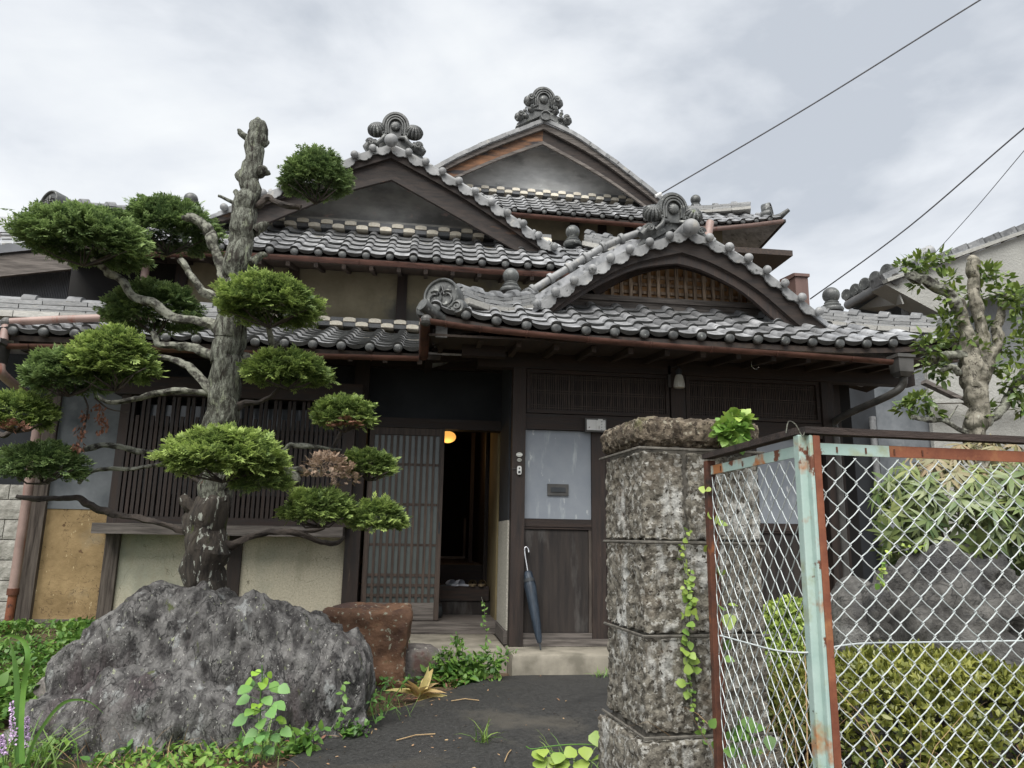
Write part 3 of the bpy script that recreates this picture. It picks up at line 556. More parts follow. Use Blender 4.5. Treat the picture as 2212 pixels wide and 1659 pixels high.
# ================================================================ ROOFS
TW = .262; EX = .235
def prof(x):
    if x < .098: return .036*max(0, math.sin(math.pi*x/.098))**.45
    return -.010*max(0, math.sin(math.pi*(x-.098)/(TW+.006-.098)))**.8
XS = [0, .012, .03, .049, .068, .086, .098, .125, .155, .185, .215, .245, TW+.006]
def tile_mesh(eave):
    m = MB(); n = len(XS); t = .021; ln = .30; f0 = .030; y0 = 0
    for x in XS: m.v.append((x, y0, prof(x)+f0))
    for x in XS: m.v.append((x, ln, prof(x)+.003))
    dp = [t + (eave*.020*math.sin(math.pi*min(max((x-.098)/(TW-.098), 0), 1))**.6 if x > .098 else 0) for x in XS]
    for x, d in zip(XS, dp): m.v.append((x, y0, prof(x)+f0-d))
    for x in XS: m.v.append((x, ln, prof(x)-.015))
    for i in range(n-1): m.f += [(i, i+1, n+i+1, n+i), (2*n+i, 2*n+i+1, i+1, i), (3*n+i, 3*n+i+1, 2*n+i+1, 2*n+i)]
    m.f += [(n-1, 3*n-1, 4*n-1, 2*n-1), (0, n, 3*n, 2*n)]
    return m
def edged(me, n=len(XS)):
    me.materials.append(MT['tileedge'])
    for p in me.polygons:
        if all(me.vertices[i].co.y < .01 for i in p.vertices): p.material_index = 1  # front faces get the painted-in shade colour
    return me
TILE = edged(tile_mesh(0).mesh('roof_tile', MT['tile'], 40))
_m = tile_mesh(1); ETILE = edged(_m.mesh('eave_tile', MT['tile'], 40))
DISC = MB().lathe([(.043, .035), (.045, .0), (.041, -.006), (.026, -.012), (.004, -.014)], (0, 0, 0), (0, 1, 0), 16).mesh('tile_disc', MT['tilecap'], 50)
CNT = {'roof_tile': 0}
def roof_field(parent, x0, x1, ye, ze, ang, rows, clipl=0, clipr=0, ecurve=lambda x: 0, curve=0.0, deck=True, tilt=0.0):
    """front-facing slope: eave along x at (ye, ze); rows of pan tiles going up and back"""
    nx = int(round((x1-x0)/TW))
    for r in range(rows):
        a0 = ang+curve*r; sdist = r*EX
        yy = ye+sum(math.cos(ang+curve*q)*EX for q in range(r)); zz = ze+sum(math.sin(ang+curve*q)*EX for q in range(r))
        Yv = Vector((0, math.cos(a0), math.sin(a0)))
        for i in range(nx):
            x = x0+i*TW
            if x < x0+clipl*(yy-ye)-.12 or x+TW > x1-clipr*(yy-ye)+.12: continue
            f = 1-min(1, (yy-ye)/1.2); dz = ecurve(x)*f; sx = (ecurve(x+TW)-ecurve(x))/TW*f+random.uniform(-.012, .012)
            mtx = frame((x+random.uniform(-.003, .003), yy+random.uniform(-.006, .006), zz+dz+random.uniform(-.003, .003)), (1, 0, sx), Yv+Vector((random.uniform(-.01, .01), 0, random.uniform(-.015, .015))))
            if r == 0:
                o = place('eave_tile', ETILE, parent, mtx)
                p = mtx @ Vector((.049, -.006, .004)); place('tile_disc', DISC, parent, Matrix.Translation(p))
            else:
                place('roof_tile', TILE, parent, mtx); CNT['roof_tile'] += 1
    top = rows*EX
    return ye+sum(math.cos(ang+curve*q)*EX for q in range(rows)), ze+sum(math.sin(ang+curve*q)*EX for q in range(rows))
def part(name, parent=None):
    o = bpy.data.objects.new(name, None); COL.objects.link(o); o.parent = parent or H; o.matrix_parent_inverse = PINV[H.name] if parent is None else Matrix.Identity(4); return o
def slab(parent, name, mat, quad, th):
    m = MB(); q = [Vector(p) for p in quad]; n = (q[1]-q[0]).cross(q[3]-q[0]).normalized()*th
    m.v = [tuple(p) for p in q]+[tuple(p+n) for p in q]; m.f = [(0,1,2,3),(7,6,5,4),(0,4,5,1),(1,5,6,2),(2,6,7,3),(3,7,4,0)]
    return m.build(name, mat, parent)
NOSHI = MB().box(-.5, -.5, -.5, .5, .5, .5).mesh('noshi_tile', MT['tilelight'])
NOSHIB = MB().box(-.5, -.5, -.5, .5, .5, .5).mesh('noshi_tile', MT['basepale'])
def cap_mesh():
    m = MB(); n = 9; prof_ = [(math.cos(math.pi*k/(n-1)), math.sin(math.pi*k/(n-1))) for k in range(n)]
    L_ = [(0, .062, .046), (.055, .062, .046), (.056, .075, .062), (.085, .078, .066), (.10, .072, .058), (.102, .062, .046)]
    L_ = [(-.16, .062, .045), (.055, .062, .048), (.06, .084, .074), (.155, .088, .080), (.16, .062, .046)]
    for y, rx, rz in L_:
        for c, s_ in prof_: m.v.append((c*rx, y, s_*rz))
    for j in range(len(L_)-1):
        for k in range(n-1): m.f.append((j*n+k, j*n+k+1, (j+1)*n+k+1, (j+1)*n+k))
    m.f.append(tuple(range(n))); m.f.append(tuple((len(L_)-1)*n+k for k in range(n))[::-1])
    return m
CAPM = cap_mesh().mesh('ridge_cap_tile', MT['capgrey'], 50)
NOSHIW = NOSHI.copy(); NOSHIW.materials.clear(); NOSHIW.materials.append(MT['tilelight'])
def noshi_ridge(parent, pts, courses=3, base=True, w0=.17, step=.034, tl=.30, cap=True, capm=None):
    """pts: curve of the bottom of the stack. Each laid tile is its own piece"""
    P_ = [Vector(p) for p in smoothpts([tuple(p) for p in pts], 8)]
    ln = [0]
    for a, b in zip(P_[:-1], P_[1:]): ln.append(ln[-1]+(b-a).length)
    def at(s):
        s = min(max(s, 0), ln[-1]-1e-6)
        for i in range(len(ln)-1):
            if ln[i+1] >= s:
                t = (s-ln[i])/max(1e-9, ln[i+1]-ln[i]); return P_[i].lerp(P_[i+1], t)
        return P_[-1]
    tot = ln[-1]; n = max(1, round(tot/tl))
    for c in range(courses+(1 if base else 0)):
        off = (c % 2)*.5
        wd = w0*(1.5 if base and c == 0 else 1-.07*c); h = step*(1.25 if base and c == 0 else .84); zc_ = c*step+(.008 if c and base else 0)
        for i in range(n+1):
            s0 = max(0, (i-off)*tot/n); s1 = min(tot, (i+1-off)*tot/n)
            if s1-s0 < .03: continue
            a, b = at(s0), at(s1); d = b-a; l = d.length; m = frame((a+b)/2+Vector((0, 0, zc_+h/2)), d, Vector((-d.y, d.x, 0)) if abs(d.x)+abs(d.y) > 1e-5 else (0, 1, 0))
            m = m @ Matrix.Diagonal((l-.009, wd+random.uniform(-.006, .006), h, 1))
            place('noshi_tile', NOSHIB if base and c == 0 else NOSHI, parent, m)
    if cap:
        zc_ = (courses+(1 if base else 0))*step+.006
        for i in range(n):
            a, b = at(i*tot/n), at((i+1)*tot/n); d = b-a; m = frame((a+b)/2+Vector((0, 0, zc_)), Vector((d.y, -d.x, 0)), d)
            place('ridge_cap_tile', capm or CAPM, parent, m @ Matrix.Diagonal((1, d.length/.31, .95, 1)))
def finial(parent, c, r):
    m = MB(); m.ball(c+Vector((0, 0, r*1.5)), r, n=20, m=13)
    m.lathe([(r*1.25, -.55*r), (r*1.35, -.3*r), (r*1.25, -.1*r), (r*1.0, .0), (r*1.05, .25*r), (r*.8, .45*r), (r*.85, .6*r), (r*.6, .8*r)], c, n=20)
    return m.build('ridge_finial', 'oni', parent, 50)
def gutter(pts, r=.05, name='gutter', mat='copper'):
    m = MB(); pts = [Vector(p) for p in pts]; n = 9; b = 0
    for i, p in enumerate(pts):
        t = (pts[min(i+1, len(pts)-1)]-pts[max(i-1, 0)]).normalized(); s_ = Vector((-t.y, t.x, 0)).normalized()
        for k in range(n):
            th = math.pi*k/(n-1); m.v.append(tuple(p+s_*math.cos(th)*r-Vector((0, 0, 1))*math.sin(th)*r))
        for k in range(n):
            th = math.pi*k/(n-1); m.v.append(tuple(p+s_*math.cos(th)*(r-.006)-Vector((0, 0, 1))*math.sin(th)*(r-.006)))
    for i in range(len(pts)-1):
        o, q = i*2*n, (i+1)*2*n
        for k in range(n-1): m.f += [(o+k, o+k+1, q+k+1, q+k), (o+n+k+1, o+n+k, q+n+k, q+n+k+1)]
        m.f += [(o, q, q+n, o+n), (o+n-1, o+2*n-1, q+2*n-1, q+n-1)]
    m.f += [tuple(range(n)), tuple((len(pts)-1)*2*n+k for k in range(n))[::-1]]
    return m.build(name, mat, H, 50)
def gutter_joints(pts, r, every):
    for i in range(len(pts)-1):
        a, b = Vector(pts[i]), Vector(pts[i+1]); L_ = (b-a).length; k = max(1, int(L_/every))
        for j in range(k):
            p = a.lerp(b, (j+.5)/k); t = (b-a).normalized(); s_ = Vector((-t.y, t.x, 0)).normalized(); m = MB()
            pp = [p+s_*math.cos(th)*(r+.004)-Vector((0, 0, 1))*math.sin(th)*(r+.004) for th in [math.pi*q/8 for q in range(9)]]
            m.tube(pp, .006, 5); m.build('gutter_bracket', 'copper', H)
# gable end: verge tiles, roll, bargeboard, soffit, wall
def scallop_mesh():
    # local x down the slope, z up, y into the house; plate hangs below the line
    L_ = .262; top = [(0, .02), (L_, .02)]; bot = [(L_, -.03), (L_*.93, -.055), (L_*.86, -.070), (L_*.76, -.072), (L_*.70, -.088), (L_*.58, -.104), (L_*.46, -.106), (L_*.38, -.096), (L_*.28, -.098), (L_*.18, -.082), (L_*.08, -.052), (0, -.02)]
    m = MB(); m.prism(top[::-1]+bot[::-1] if False else [(0, .012)]+[(L_*t, .012-.026*math.sin(math.pi*t)) for t in (.25, .5, .75)]+[(L_, .02)]+bot[:-1]+[(0, -.03)], (0, 0, 0), (1, 0, 0), (0, 0, 1), (0, .022, 0))
    for k in range(4):   # upper surface curving back from the plate
        pass
    m.box(0, .022, -.012, L_, .30, .010)
    return m
SCAL = scallop_mesh().mesh('verge_tile', MT['tilelight'], 40)
BALLM = MB().ball((0, 0, 0), .048, (0, 1, 0), 18, 11, sq=.8).mesh('verge_disc', MT['tilelight'], 60)
def resample(pts, step):
    P_ = [Vector(p) for p in smoothpts([tuple(p) for p in pts], 8)]; out = [P_[0]]; acc = 0; last = P_[0]
    for p in P_[1:]:
        while (p-last).length >= step:
            last = last+(p-last).normalized()*step; out.append(last)
    return out
def verge(parent, pts, s=1.0, balls=True, roll=True, rolly=.22, rollz=.055, tilemesh=None):
    q = resample(pts, .238*s)
    for i in range(len(q)-1):
        a, b = q[i], q[i+1]; d = b-a
        m = frame(a+Vector((0, -.0+.0*i, 0)), d, (0, 1, 0)) 
        z = Vector((m[0][2], m[1][2], m[2][2]))
        if z.z < 0: m = frame(a, d, (0, 1, 0)) @ Matrix.Diagonal((1, 1, -1, 1))
        place('verge_tile', tilemesh or SCAL, parent, m @ Matrix.Diagonal((s*.97, s, s, 1)) @ Matrix.Rotation(random.uniform(-.03, .03), 4, 'Y'))
    if balls:
        for p in q[1:]: place('verge_disc', BALLM, parent, Matrix.Translation(p+Vector((0, -.03, .0))) @ Matrix.Scale(s*random.uniform(.97, 1.04), 4))
    if roll:
        for i in range(len(q)-1):
            a, b = q[i]+Vector((0, rolly, rollz)), q[i+1]+Vector((0, rolly, rollz)); d = b-a
            place('verge_roll_tile', ROLL, parent, frame((a+b)/2, Vector((0, -1 if d.x > 0 else 1, 0)), d) @ Matrix.Diagonal((s, d.length/.32, s, 1)))
    return q
ROLL = MB().lathe([(.041, -.16), (.041, .09), (.060, .095), (.065, .12), (.060, .15), (.042, .16)], (0, 0, 0), (0, 1, 0), 14).mesh('verge_roll_tile', MT['tilelight'], 50)
CAPL = cap_mesh().mesh('verge_roll_tile', MT['tilelight'], 50)
def mirror_fill(pts, xc): return [Vector((2*xc-p.x, p.y, p.z)) for p in pts]
def scroll_pts(c, r, turns, y, s=1, z0=0):
    return [Vector((c[0]+s*math.cos(t)*r*(1-.8*t/(turns*2*math.pi)), y-.02*t/(turns*2*math.pi), c[1]+math.sin(t)*r*(1-.8*t/(turns*2*math.pi)))) for t in [turns*2*math.pi*k/22 for k in range(23)]]
def ornament(parent, c, S, slope, kind):
    """ridge-end ornament: arched shield with a crest disc, side balls or curling clouds; c = bottom centre, S = height"""
    R = part('ridge_ornament'); y = c.y
    def arch(w, h, y0, y1, z0, mat='oni', lab='shield'):
        pts = [(-w*.92, z0), (w*.92, z0)]+[(w*math.cos(t)*(1 if t < .25 or t > math.pi-.25 else 1)*1.0, z0+h*.45+h*.55*math.sin(t)) for t in [math.pi*k/14 for k in range(15)]]
        MB().prism(pts, (c.x, y0, c.z), (1, 0, 0), (0, 0, 1), (0, y1-y0, 0)).build(lab, mat, R, 30)
    k = S
    arch(.295*k, .62*k, y, y+.22, .30*k)
    for j, (w_, h_, dz) in enumerate(((.25, .53, .33), (.20, .44, .36), (.155, .35, .39))):
        # raised nested rims
        t_ = [math.pi*q/16 for q in range(17)]
        pts = [Vector((c.x-w_*k*.95, y-.012, c.z+dz*k))]+[Vector((c.x+math.cos(math.pi-t)*w_*k, y-.012-.004*j, c.z+(dz+h_*.45)*k+h_*.55*k*math.sin(t))) for t in t_]+[Vector((c.x+w_*k*.95, y-.012, c.z+dz*k))]
        MB().tube(pts, .020*k+.004, 6).build('shield_rim', 'oni', R, 60)
    MB().ball((c.x, y-.02, c.z+.56*k), .10*k, (0, 1, 0), 24, 9, rib=.12, nr=10, sq=.6).build('crest_disc', 'oni', R)
    for s_ in (-1, 1):
        if kind == 'mum':
            MB().ball((c.x+s_*.385*k, y+.02, c.z+.48*k), .185*k, (s_*.12, -.75, .6), 56, 11, rib=.24, nr=14, sq=.85).build('petal_ball', 'oni', R)
            MB().tube([Vector((c.x+s_*.10*k, y-.02, c.z+.30*k)), Vector((c.x+s_*.22*k, y-.04, c.z+.30*k)), Vector((c.x+s_*.26*k, y-.05, c.z+.20*k)), Vector((c.x+s_*.38*k, y-.04, c.z+.10*k))], [.03*k, .045*k, .05*k, .04*k], 8).build('scroll', 'oni', R, 60)
            e = Vector((c.x+s_*.50*k, y+.04, c.z+.15*k-slope*.06*k))
            MB().tube([e+Vector((-s_*.14*k, 0, .06*k)), e, e+Vector((s_*.11*k, 0, -.09*k))], [.10*k, .135*k, .09*k], 12, ecc=1).build('cloud_scroll', 'oni', R, 60)
            MB().tube(scroll_pts((e.x, e.z), .085*k, 1.6, y-.075*k-.02, s_), .020*k, 6).build('scroll', 'oni', R, 60)
            MB().tube(scroll_pts((c.x+s_*.24*k, c.z+.36*k), .05*k, 1.3, y-.03, s_), .018*k, 6).build('scroll', 'oni', R, 60)
        else:
            for (ex, ez, rr) in ((.34, .56, .14), (.30, .34, .085), (.44, .30, .05), (.58, .12, .115), (.42, .16, .07)):
                cc = Vector((c.x+s_*ex*k, y+.03, c.z+ez*k-.04*k))
                MB().ball(cc, rr*k, (0, 1, 0), 20, 9, rib=.10, nr=7, sq=.8).build('cloud_scroll', 'oni', R)
                MB().tube(scroll_pts((cc.x-s_*rr*.25*k, cc.z+rr*.1*k), rr*.62*k, 1.5, y-.035-rr*.55*k, -s_), rr*.17*k, 6).build('scroll', 'oni', R, 60)
    m = MB(); m.prism([(-.20*k, .33*k), (.20*k, .33*k), (.62*k, .06*k-slope*.25*k), (.66*k, -.02*k-slope*.28*k), (0, .20*k), (-.66*k, -.02*k-slope*.28*k), (-.62*k, .06*k-slope*.25*k)], (c.x, y+.03, c.z), (1, 0, 0), (0, 0, 1), (0, .16, 0)); m.build('ornament_base', 'oni', R, 30)
    return R
def hip_ornament(parent, c, r, d):
    """round hip-end ornament facing direction d"""
    d = Vector(d).normalized(); R = part('hip_ornament')
    m = MB(); m.lathe([(r*.97, .10), (r, .0), (r, -.05), (r*.93, -.065), (r*.85, -.055), (r*.83, -.035), (r*.01, -.035)], c, -d*-1, 28); 
    m = MB(); m.lathe([(r*.9, -.12), (r, -.10), (r, .03), (r*.93, .045), (r*.86, .04), (r*.83, .02), (r*.01, .02)], c, d, 28); m.build('disc', 'oni', R, 50)
    s_ = d.cross(Vector((0, 0, 1))).normalized(); u_ = s_.cross(d)
    for k in (-1, 1):
        pts = [c+d*.032+s_*k*(r*.02)+u_*(r*.55)] + [c+d*.035+s_*k*(r*.34+r*.30*math.cos(t)*(1-.09*t))+u_*(-r*.20+r*.33*math.sin(t)*(1-.09*t)) for t in [2.2-.5*q for q in range(16)]]
        MB().tube(pts, r*.055, 6).build('scroll', 'oni', R, 60)
    for k in (-1, 1):
        e = c+s_*k*r*.98-u_*r*.70
        MB().lathe([(r*.40, -.13), (r*.46, -.08), (r*.46, .0), (r*.36, .035), (.005, .04)], e, d, 16).build('side_curl', 'oni', R, 50)
        MB().tube([e+d*.045+s_*math.cos(t)*r*.28*(1-.1*t)+u_*math.sin(t)*r*.28*(1-.1*t) for t in [.5*q for q in range(16)]], r*.045, 5).build('scroll', 'oni', R, 60)
    return R
def gable_slab(parent, pts, y0, y1, dz=-.02, mat='tile', name='roof_slope', th=.05):
    A = [Vector((p.x, y0, p.z+dz)) for p in pts]; B = [Vector((p.x, y1, p.z+dz)) for p in pts]
    return MB().strip(A, B, (0, 0, -th)).build(name, mat, parent)
def board(parent, outer, inner, y, th, mat, name='bargeboard', k=10):
    """board between two curves given as lists of vectors (peak to foot), at depth y"""
    def rs(c):
        c = [Vector(p) for p in smoothpts([tuple(p) for p in c], 6)]; ln = [0]
        for a, b in zip(c[:-1], c[1:]): ln.append(ln[-1]+(b-a).length)
        o = []
        for i in range(k+1):
            s = ln[-1]*i/k
            for j in range(len(ln)-1):
                if ln[j+1] >= s-1e-9: t = (s-ln[j])/max(1e-9, ln[j+1]-ln[j]); o.append(c[j].lerp(c[j+1], min(1, t))); break
        return o
    A, B = rs(outer), rs(inner)
    for p in A+B: p.y = y
    return MB().strip(A, B, (0, th, 0)).build(name, mat, parent)
def checker(parent, x0, x1, y, zf, wpx, hh, rows=2, start=0, skip=None):
    n = int((x1-x0)/wpx)
    for i in range(n):
        for r in range(rows):
            x = x0+i*wpx; z = zf(x)+(1-r)*hh*1.12
            wht = (i+r+start) % 2 == 0
            m = frame((x+wpx/2, y-(.03*r if wht else -.012), z), (1, 0, (zf(x+wpx)-zf(x))/wpx), (0, 1, 0)) @ Matrix.Diagonal((wpx*(.97 if wht else .99), .16, hh*(1 if wht else .92), 1))
            place('noshi_tile', NW if wht else ND, parent, m)
def half_round_box():
    m = MB(); m.prism([(-.5, -.5), (.5, -.5), (.5, .2), (.3, .42), (0, .5), (-.3, .42), (-.5, .2)], (0, -.5, 0), (1, 0, 0), (0, 0, 1), (0, 1, 0)); return m
NW = half_round_box().mesh('noshi_tile', MT['checkw']); ND = MB().box(-.5, -.5, -.5, .5, .5, .5).mesh('noshi_tile', MT['capgrey'])
def mirror(pts, xc): return [Vector((2*xc-p.x, p.y, p.z)) for p in pts]
Z2 = lambda x, y: (691.3+.3516*x, 172.8+.3516*y)
Z3 = lambda x, y: (1434.4+.3516*x, 172.8+.3516*y)
Z4 = lambda x, y: (1278.8+.1953*x, 553+.1953*y)
# ---------------------------------------------------------------- entrance roof
RE = part('entrance_roof')
ye, XL, XRr = 6.1, X(922, 688, 6.1), X(2052, 790, 6.1); xcE = 2.52
XRr = 2*xcE-XL
zeE = Z(1430, 722, 6.1)
def ecE(x): a = max(0, abs(x-xcE)-1.15); return .075*a*a
ncol = 19; XL0 = xcE-ncol*TW/2
yt, ztE = roof_field(RE, XL0, XL0+ncol*TW, ye, zeE, .48, 5, clipl=.98, clipr=.98, ecurve=ecE, curve=.015)
XL1 = XL0+ncol*TW
# deck under tiles, soffit
def deck(parent, x0, x1, ye, ze, yt, zt, ec, inset=1.0, th=.045, depth=2.2, sides=True, mat='woody'):
    k = 14; A = [Vector((lerp(x0-.02, x1+.02, i/k), ye+.03, ze-.035+ec(lerp(x0, x1, i/k)))) for i in range(k+1)]
    B = [Vector((lerp(x0+inset*(yt-ye), x1-inset*(yt-ye), i/k), yt, zt-.035)) for i in range(k+1)]
    MB().strip(A, B, (0, 0, -th)).build('soffit', mat, parent)
    if sides:
        for a, b, s_ in ((A[0], B[0], 1), (A[-1], B[-1], -1)):
            a2 = Vector((a.x, a.y+depth, ze-.035)); b2 = Vector((b.x, b.y+depth, b.z))
            slab(parent, 'side_slope', 'tile', [a, a2, b2, b] if s_ == -1 else [a, b, b2, a2], -.04)
            MB().strip([a, a2], [b, b2], (0, 0, -th-.01)).build('soffit', mat, parent)
deck(RE, XL0, XL1, ye, zeE, yt, ztE, ecE, depth=1.6)
slab(RE, 'soffit', 'woody', [(XL0, 6.2, zeE-.09), (XL1, 6.2, zeE-.09), (XL1-.1, 7.0, ztopE+.04), (XL0+.1, 7.0, ztopE+.04)], .02)
mr = None
for i in range(15):
    x = lerp(XL0+.12, XL1-.12, i/14); MB().bar((x, 6.28, zeE-.115+ecE(x)*.8), (x, 7.05, ztopE+.02), .045, .06).build('rafter', 'woody', RE)
for i in range(4):
    y = 6.35+i*.35; MB().bar((XL0+.04, y, zeE-.02), (XL0+.95, y, ztopE+.13), .045, .06).build('rafter', 'woodh', RE)
MB().bar((XL0+.03, 6.13, zeE+.10), (xp0, 7.0, ztopE+.10), .09, .11).build('hip_rafter', 'wood', RE)
MB().box(XL0+.06, 6.2, zeE-.10, XL0+.16, 6.24, zeE-.0).build('rafter_end_cap', 'greymetal', RE)
# plaster fillets at top row
for i in range(3, 15):
    MB().box(XL0+i*TW+.105, yt-.02, ztE-.025, XL0+(i+1)*TW-.005, yt+.05, ztE+.035).build('plaster_fillet', 'checkw', RE)
# gable
YG = 6.62
vl = [P(*Z2(x, y), YG) for x, y in ((2070, 985), (1900, 1042), (1745, 1117), (1605, 1207), (1450, 1301), (1310, 1392))]
pk = P(1487, 497, YG); vr = [P(*Z3(x, y), YG) for x, y in ((318, 993), (468, 1070), (610, 1160), (748, 1262), (883, 1375), (1018, 1485))]
vl = [pk]+vl; vr = [pk]+vr
verge(RE, vl, .92, rolly=.35, rollz=.25); verge(RE, vr, .92, rolly=.35, rollz=.19)
place('peak_disc', BALLM, RE, Matrix.Translation(pk+Vector((0, -.08, 0))) @ Matrix.Scale(1.75, 4))
MB().tube([pk+Vector((-.01, -.05, .0)), pk+Vector((-.03, .5, .02))], .075, 14).build('ridge_end_tile', 'tilelight', RE, 60)
for v_ in (vl, vr):
    gable_slab(RE, v_, YG+.02, 9.2, -.01)
    A = [Vector((p.x, YG+.31, p.z+.0)) for p in v_]; B = [Vector((p.x, YG+.31, p.z+.17)) for p in v_]
    MB().strip(A, B, (0, .08, 0)).build('roll_bedding', 'tile', RE)
    A = [Vector((p.x, YG+.262, p.z+.02)) for p in v_]; B = [Vector((p.x, YG+.262, p.z+.07)) for p in v_]
    MB().strip(A, B, (0, .18, 0)).build('bedding_course', 'tilelight', RE)
inn = [(1466, 566), (1419, 570), (1372, 579), (1324, 599), (1279, 622), (1240, 648), (1208, 668)]
inr = [(1466, 566), (1513, 578), (1552, 596), (1591, 617), (1630, 645), (1664, 676), (1690, 700)]
dn = Vector((0, 0, -.055))
for v_, q_ in ((vl, inn), (vr, inr)):
    o_ = [p+dn for p in v_]; o_[-1] = o_[-1]+Vector((.05 if v_ is vl else .05, 0, -.03)); i_ = [P(a, b, YG+.05) for a, b in q_]
    mid = [o_[min(len(o_)-1, round(j*(len(o_)-1)/6))].lerp(i_[j], .62) for j in range(7)]
    board(RE, o_, mid, YG+.045, .05, 'barge'); board(RE, [m_+Vector((0, 0, .03)) for m_ in mid], i_, YG+.085, .05, 'wood', 'inner_bargeboard')
    MB().tube([m_+Vector((0, .05, .0)) for m_ in mid], .012, 6).build('board_bead', 'barge', RE)
arch = [(1287, 640), (1300, 634), (1324, 617.5), (1363, 599), (1404, 586), (1441, 580), (1464, 578), (1494, 584), (1533, 598), (1572, 615.5), (1599, 629), (1622, 646), (1640, 664)]
YA = 7.06
ai = [P(a, b, YA) for a, b in arch]; xm = P(1466, 600, YA).x
ao = [Vector((xm+(p.x-xm)*1.16, YA, p.z+.20-.0*abs(p.x-xm))) for p in ai]
board(RE, ao[:7][::-1], ai[:7][::-1], YA-.02, .05, 'wood', 'arch_board'); board(RE, ao[6:], ai[6:], YA-.02, .05, 'wood', 'arch_board')
zsl = Z(1466, 651, 7.1); zbl = Z(1466, 680, 7.1)
xlA, xrA = X(1268, 640, 7.1), X(1668, 668, 7.1)
MB().box(xlA-.15, 7.02, zsl-.055, xrA+.12, 7.12, zsl).build('gable_sill', 'woodgrey', RE); MB().box(xlA-.32, 7.05, zbl-.02, xrA+.30, 7.13, zsl-.057).build('gable_beam', 'woodgrey', RE)
def archz(x):
    for a, b in zip(ai[:-1], ai[1:]):
        if a.x <= x <= b.x: return lerp(a.z, b.z, (x-a.x)/(b.x-a.x))
    return ai[0].z if x < ai[0].x else ai[-1].z
GL = part('gable_lattice', RE)
nb = 17; gx0, gx1 = X(1302, 640, 7.12), X(1618, 655, 7.12)
for i in range(nb):
    x = lerp(gx0, gx1, i/(nb-1)); zt_ = archz(x)+.02
    if zt_-zsl > .02: MB().box(x-.017, 7.10, zsl+.001, x+.017, 7.132, zt_).build('lattice_bar', 'latt', RE)
    if i < nb-1: MB().box(x+.002, 7.17, zsl, x+.095, 7.185, archz(x+.05)+.1).build('backing_board', 'orange', RE)
for q in (.088, .176, .262):
    z = zsl+q; xs = [x for x in np.linspace(gx0-.1, gx1+.1, 60) if archz(x) > z+.01]
    if xs: MB().box(xs[0], 7.134, z-.016, xs[-1], 7.158, z+.016).build('lattice_rail', 'latt', RE)
bpy.data.objects.remove(GL)
MB().prism([(xlA-.4, zsl-.1), (xrA+.3, zsl-.1), (xrA+.3, zsl), (xm, zsl+.9), (xlA-.4, zsl)], (0, 7.19, 0), (1, 0, 0), (0, 0, 1), (0, .03, 0)).build('gable_backing', 'wood', RE)
# ridge ornament and hips
ornament(RE, P(1456, 513, 6.82), .54, .6, 'mum')
MB().box(2.45, 7.0, pk.z+.02, 2.75, 9.5, pk.z+.28).build('main_ridge', 'tilelight', RE)
hpL0 = Vector((XL0+.12, 6.22, zeE+.14)); hpL1 = Vector((XL0+1.0, 7.02, Z(1150, 668, 7.02)-.02))
ptsL = [hpL0+Vector((.12, .11, .09)), hpL0.lerp(hpL1, .32)+Vector((0, 0, -.01)), hpL0.lerp(hpL1, .62)+Vector((0, 0, -.045)), hpL1+Vector((.02, 0, .01))]
noshi_ridge(RE, ptsL, 3, True, .20, .040, .27)
finial(RE, P(1103, 622, 7.0), .082)
hip_ornament(RE, P(955, 641, 6.20), .165, (-.42, -.9, .1))
tb = P(912, 657, 6.02); MB().tube([tb, tb+Vector((.10, .09, -.05)), tb+Vector((.24, .2, -.09)), tb+Vector((.40, .34, -.07))], [.056, .052, .05, .048], 14).build('corner_tile', 'oni', RE, 60)
hpR1 = Vector((2*xcE-hpL1.x+.12, 7.02, hpL1.z)); hpR0 = Vector((XL1-.1, 6.22, zeE+.16))
noshi_ridge(RE, [hpR0, hpR0.lerp(hpR1, .5)+Vector((0, 0, -.02)), hpR1], 3, True, .20, .036, .30)
finial(RE, P(1797, 664, 7.0), .088)
hip_ornament(RE, hpR0+Vector((.05, -.06, .08)), .13, (.5, -.9, .1))
# ---------------------------------------------------------------- lower left roof
RL = part('lower_roof')
yeL = 6.9; zeL = Z(690, 745, yeL); colL = 15; xL1 = XL0-.07+.0
xL0 = xL1-colL*TW; xB = X(470, 700, 7.7)
def ecL(x): return 0
zc1 = Z(800, 704, 8.6); angL = math.atan((Z(800, 716, 8.52)-zeL)/(8.52-yeL)); yl, zl = roof_field(RL, xL0, xL1, yeL, zeL, angL, 3, curve=0)
nn = int(round((xL1-xB)/TW)); roof_field_x0 = xL1-nn*TW
yy, zz, aa = yl, zl, angL
for r in range(4):
    for i in range(nn):
        x = roof_field_x0+i*TW
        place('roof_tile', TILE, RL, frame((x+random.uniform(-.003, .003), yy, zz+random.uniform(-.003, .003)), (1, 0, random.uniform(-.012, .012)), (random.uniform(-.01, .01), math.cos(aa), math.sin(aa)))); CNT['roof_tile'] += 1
    yy += math.cos(aa)*EX; zz += math.sin(aa)*EX
slab(RL, 'soffit', 'woody', [(xL0-.1, yeL+.03, zeL-.035), (xL1+.2, yeL+.03, zeL-.035), (xL1+.2, 8.75, zz-.0), (xL0-.1, 8.75, zz-.0)], -.05)
slab(RL, 'side_slope', 'tile', [(xL1, yeL+.05, zeL-.01), (xL1+.9, yeL+.05, zeL-.01), (xL1+.9, 8.7, zz+.02), (xL1, 8.7, zz+.02)], -.02)
for i in range(13):
    x = lerp(xL0, xL1, i/12); MB().bar((x, yeL+.06, zeL-.10), (x, 8.0, zeL+.32), .045, .06).build('rafter', 'woody', RL)
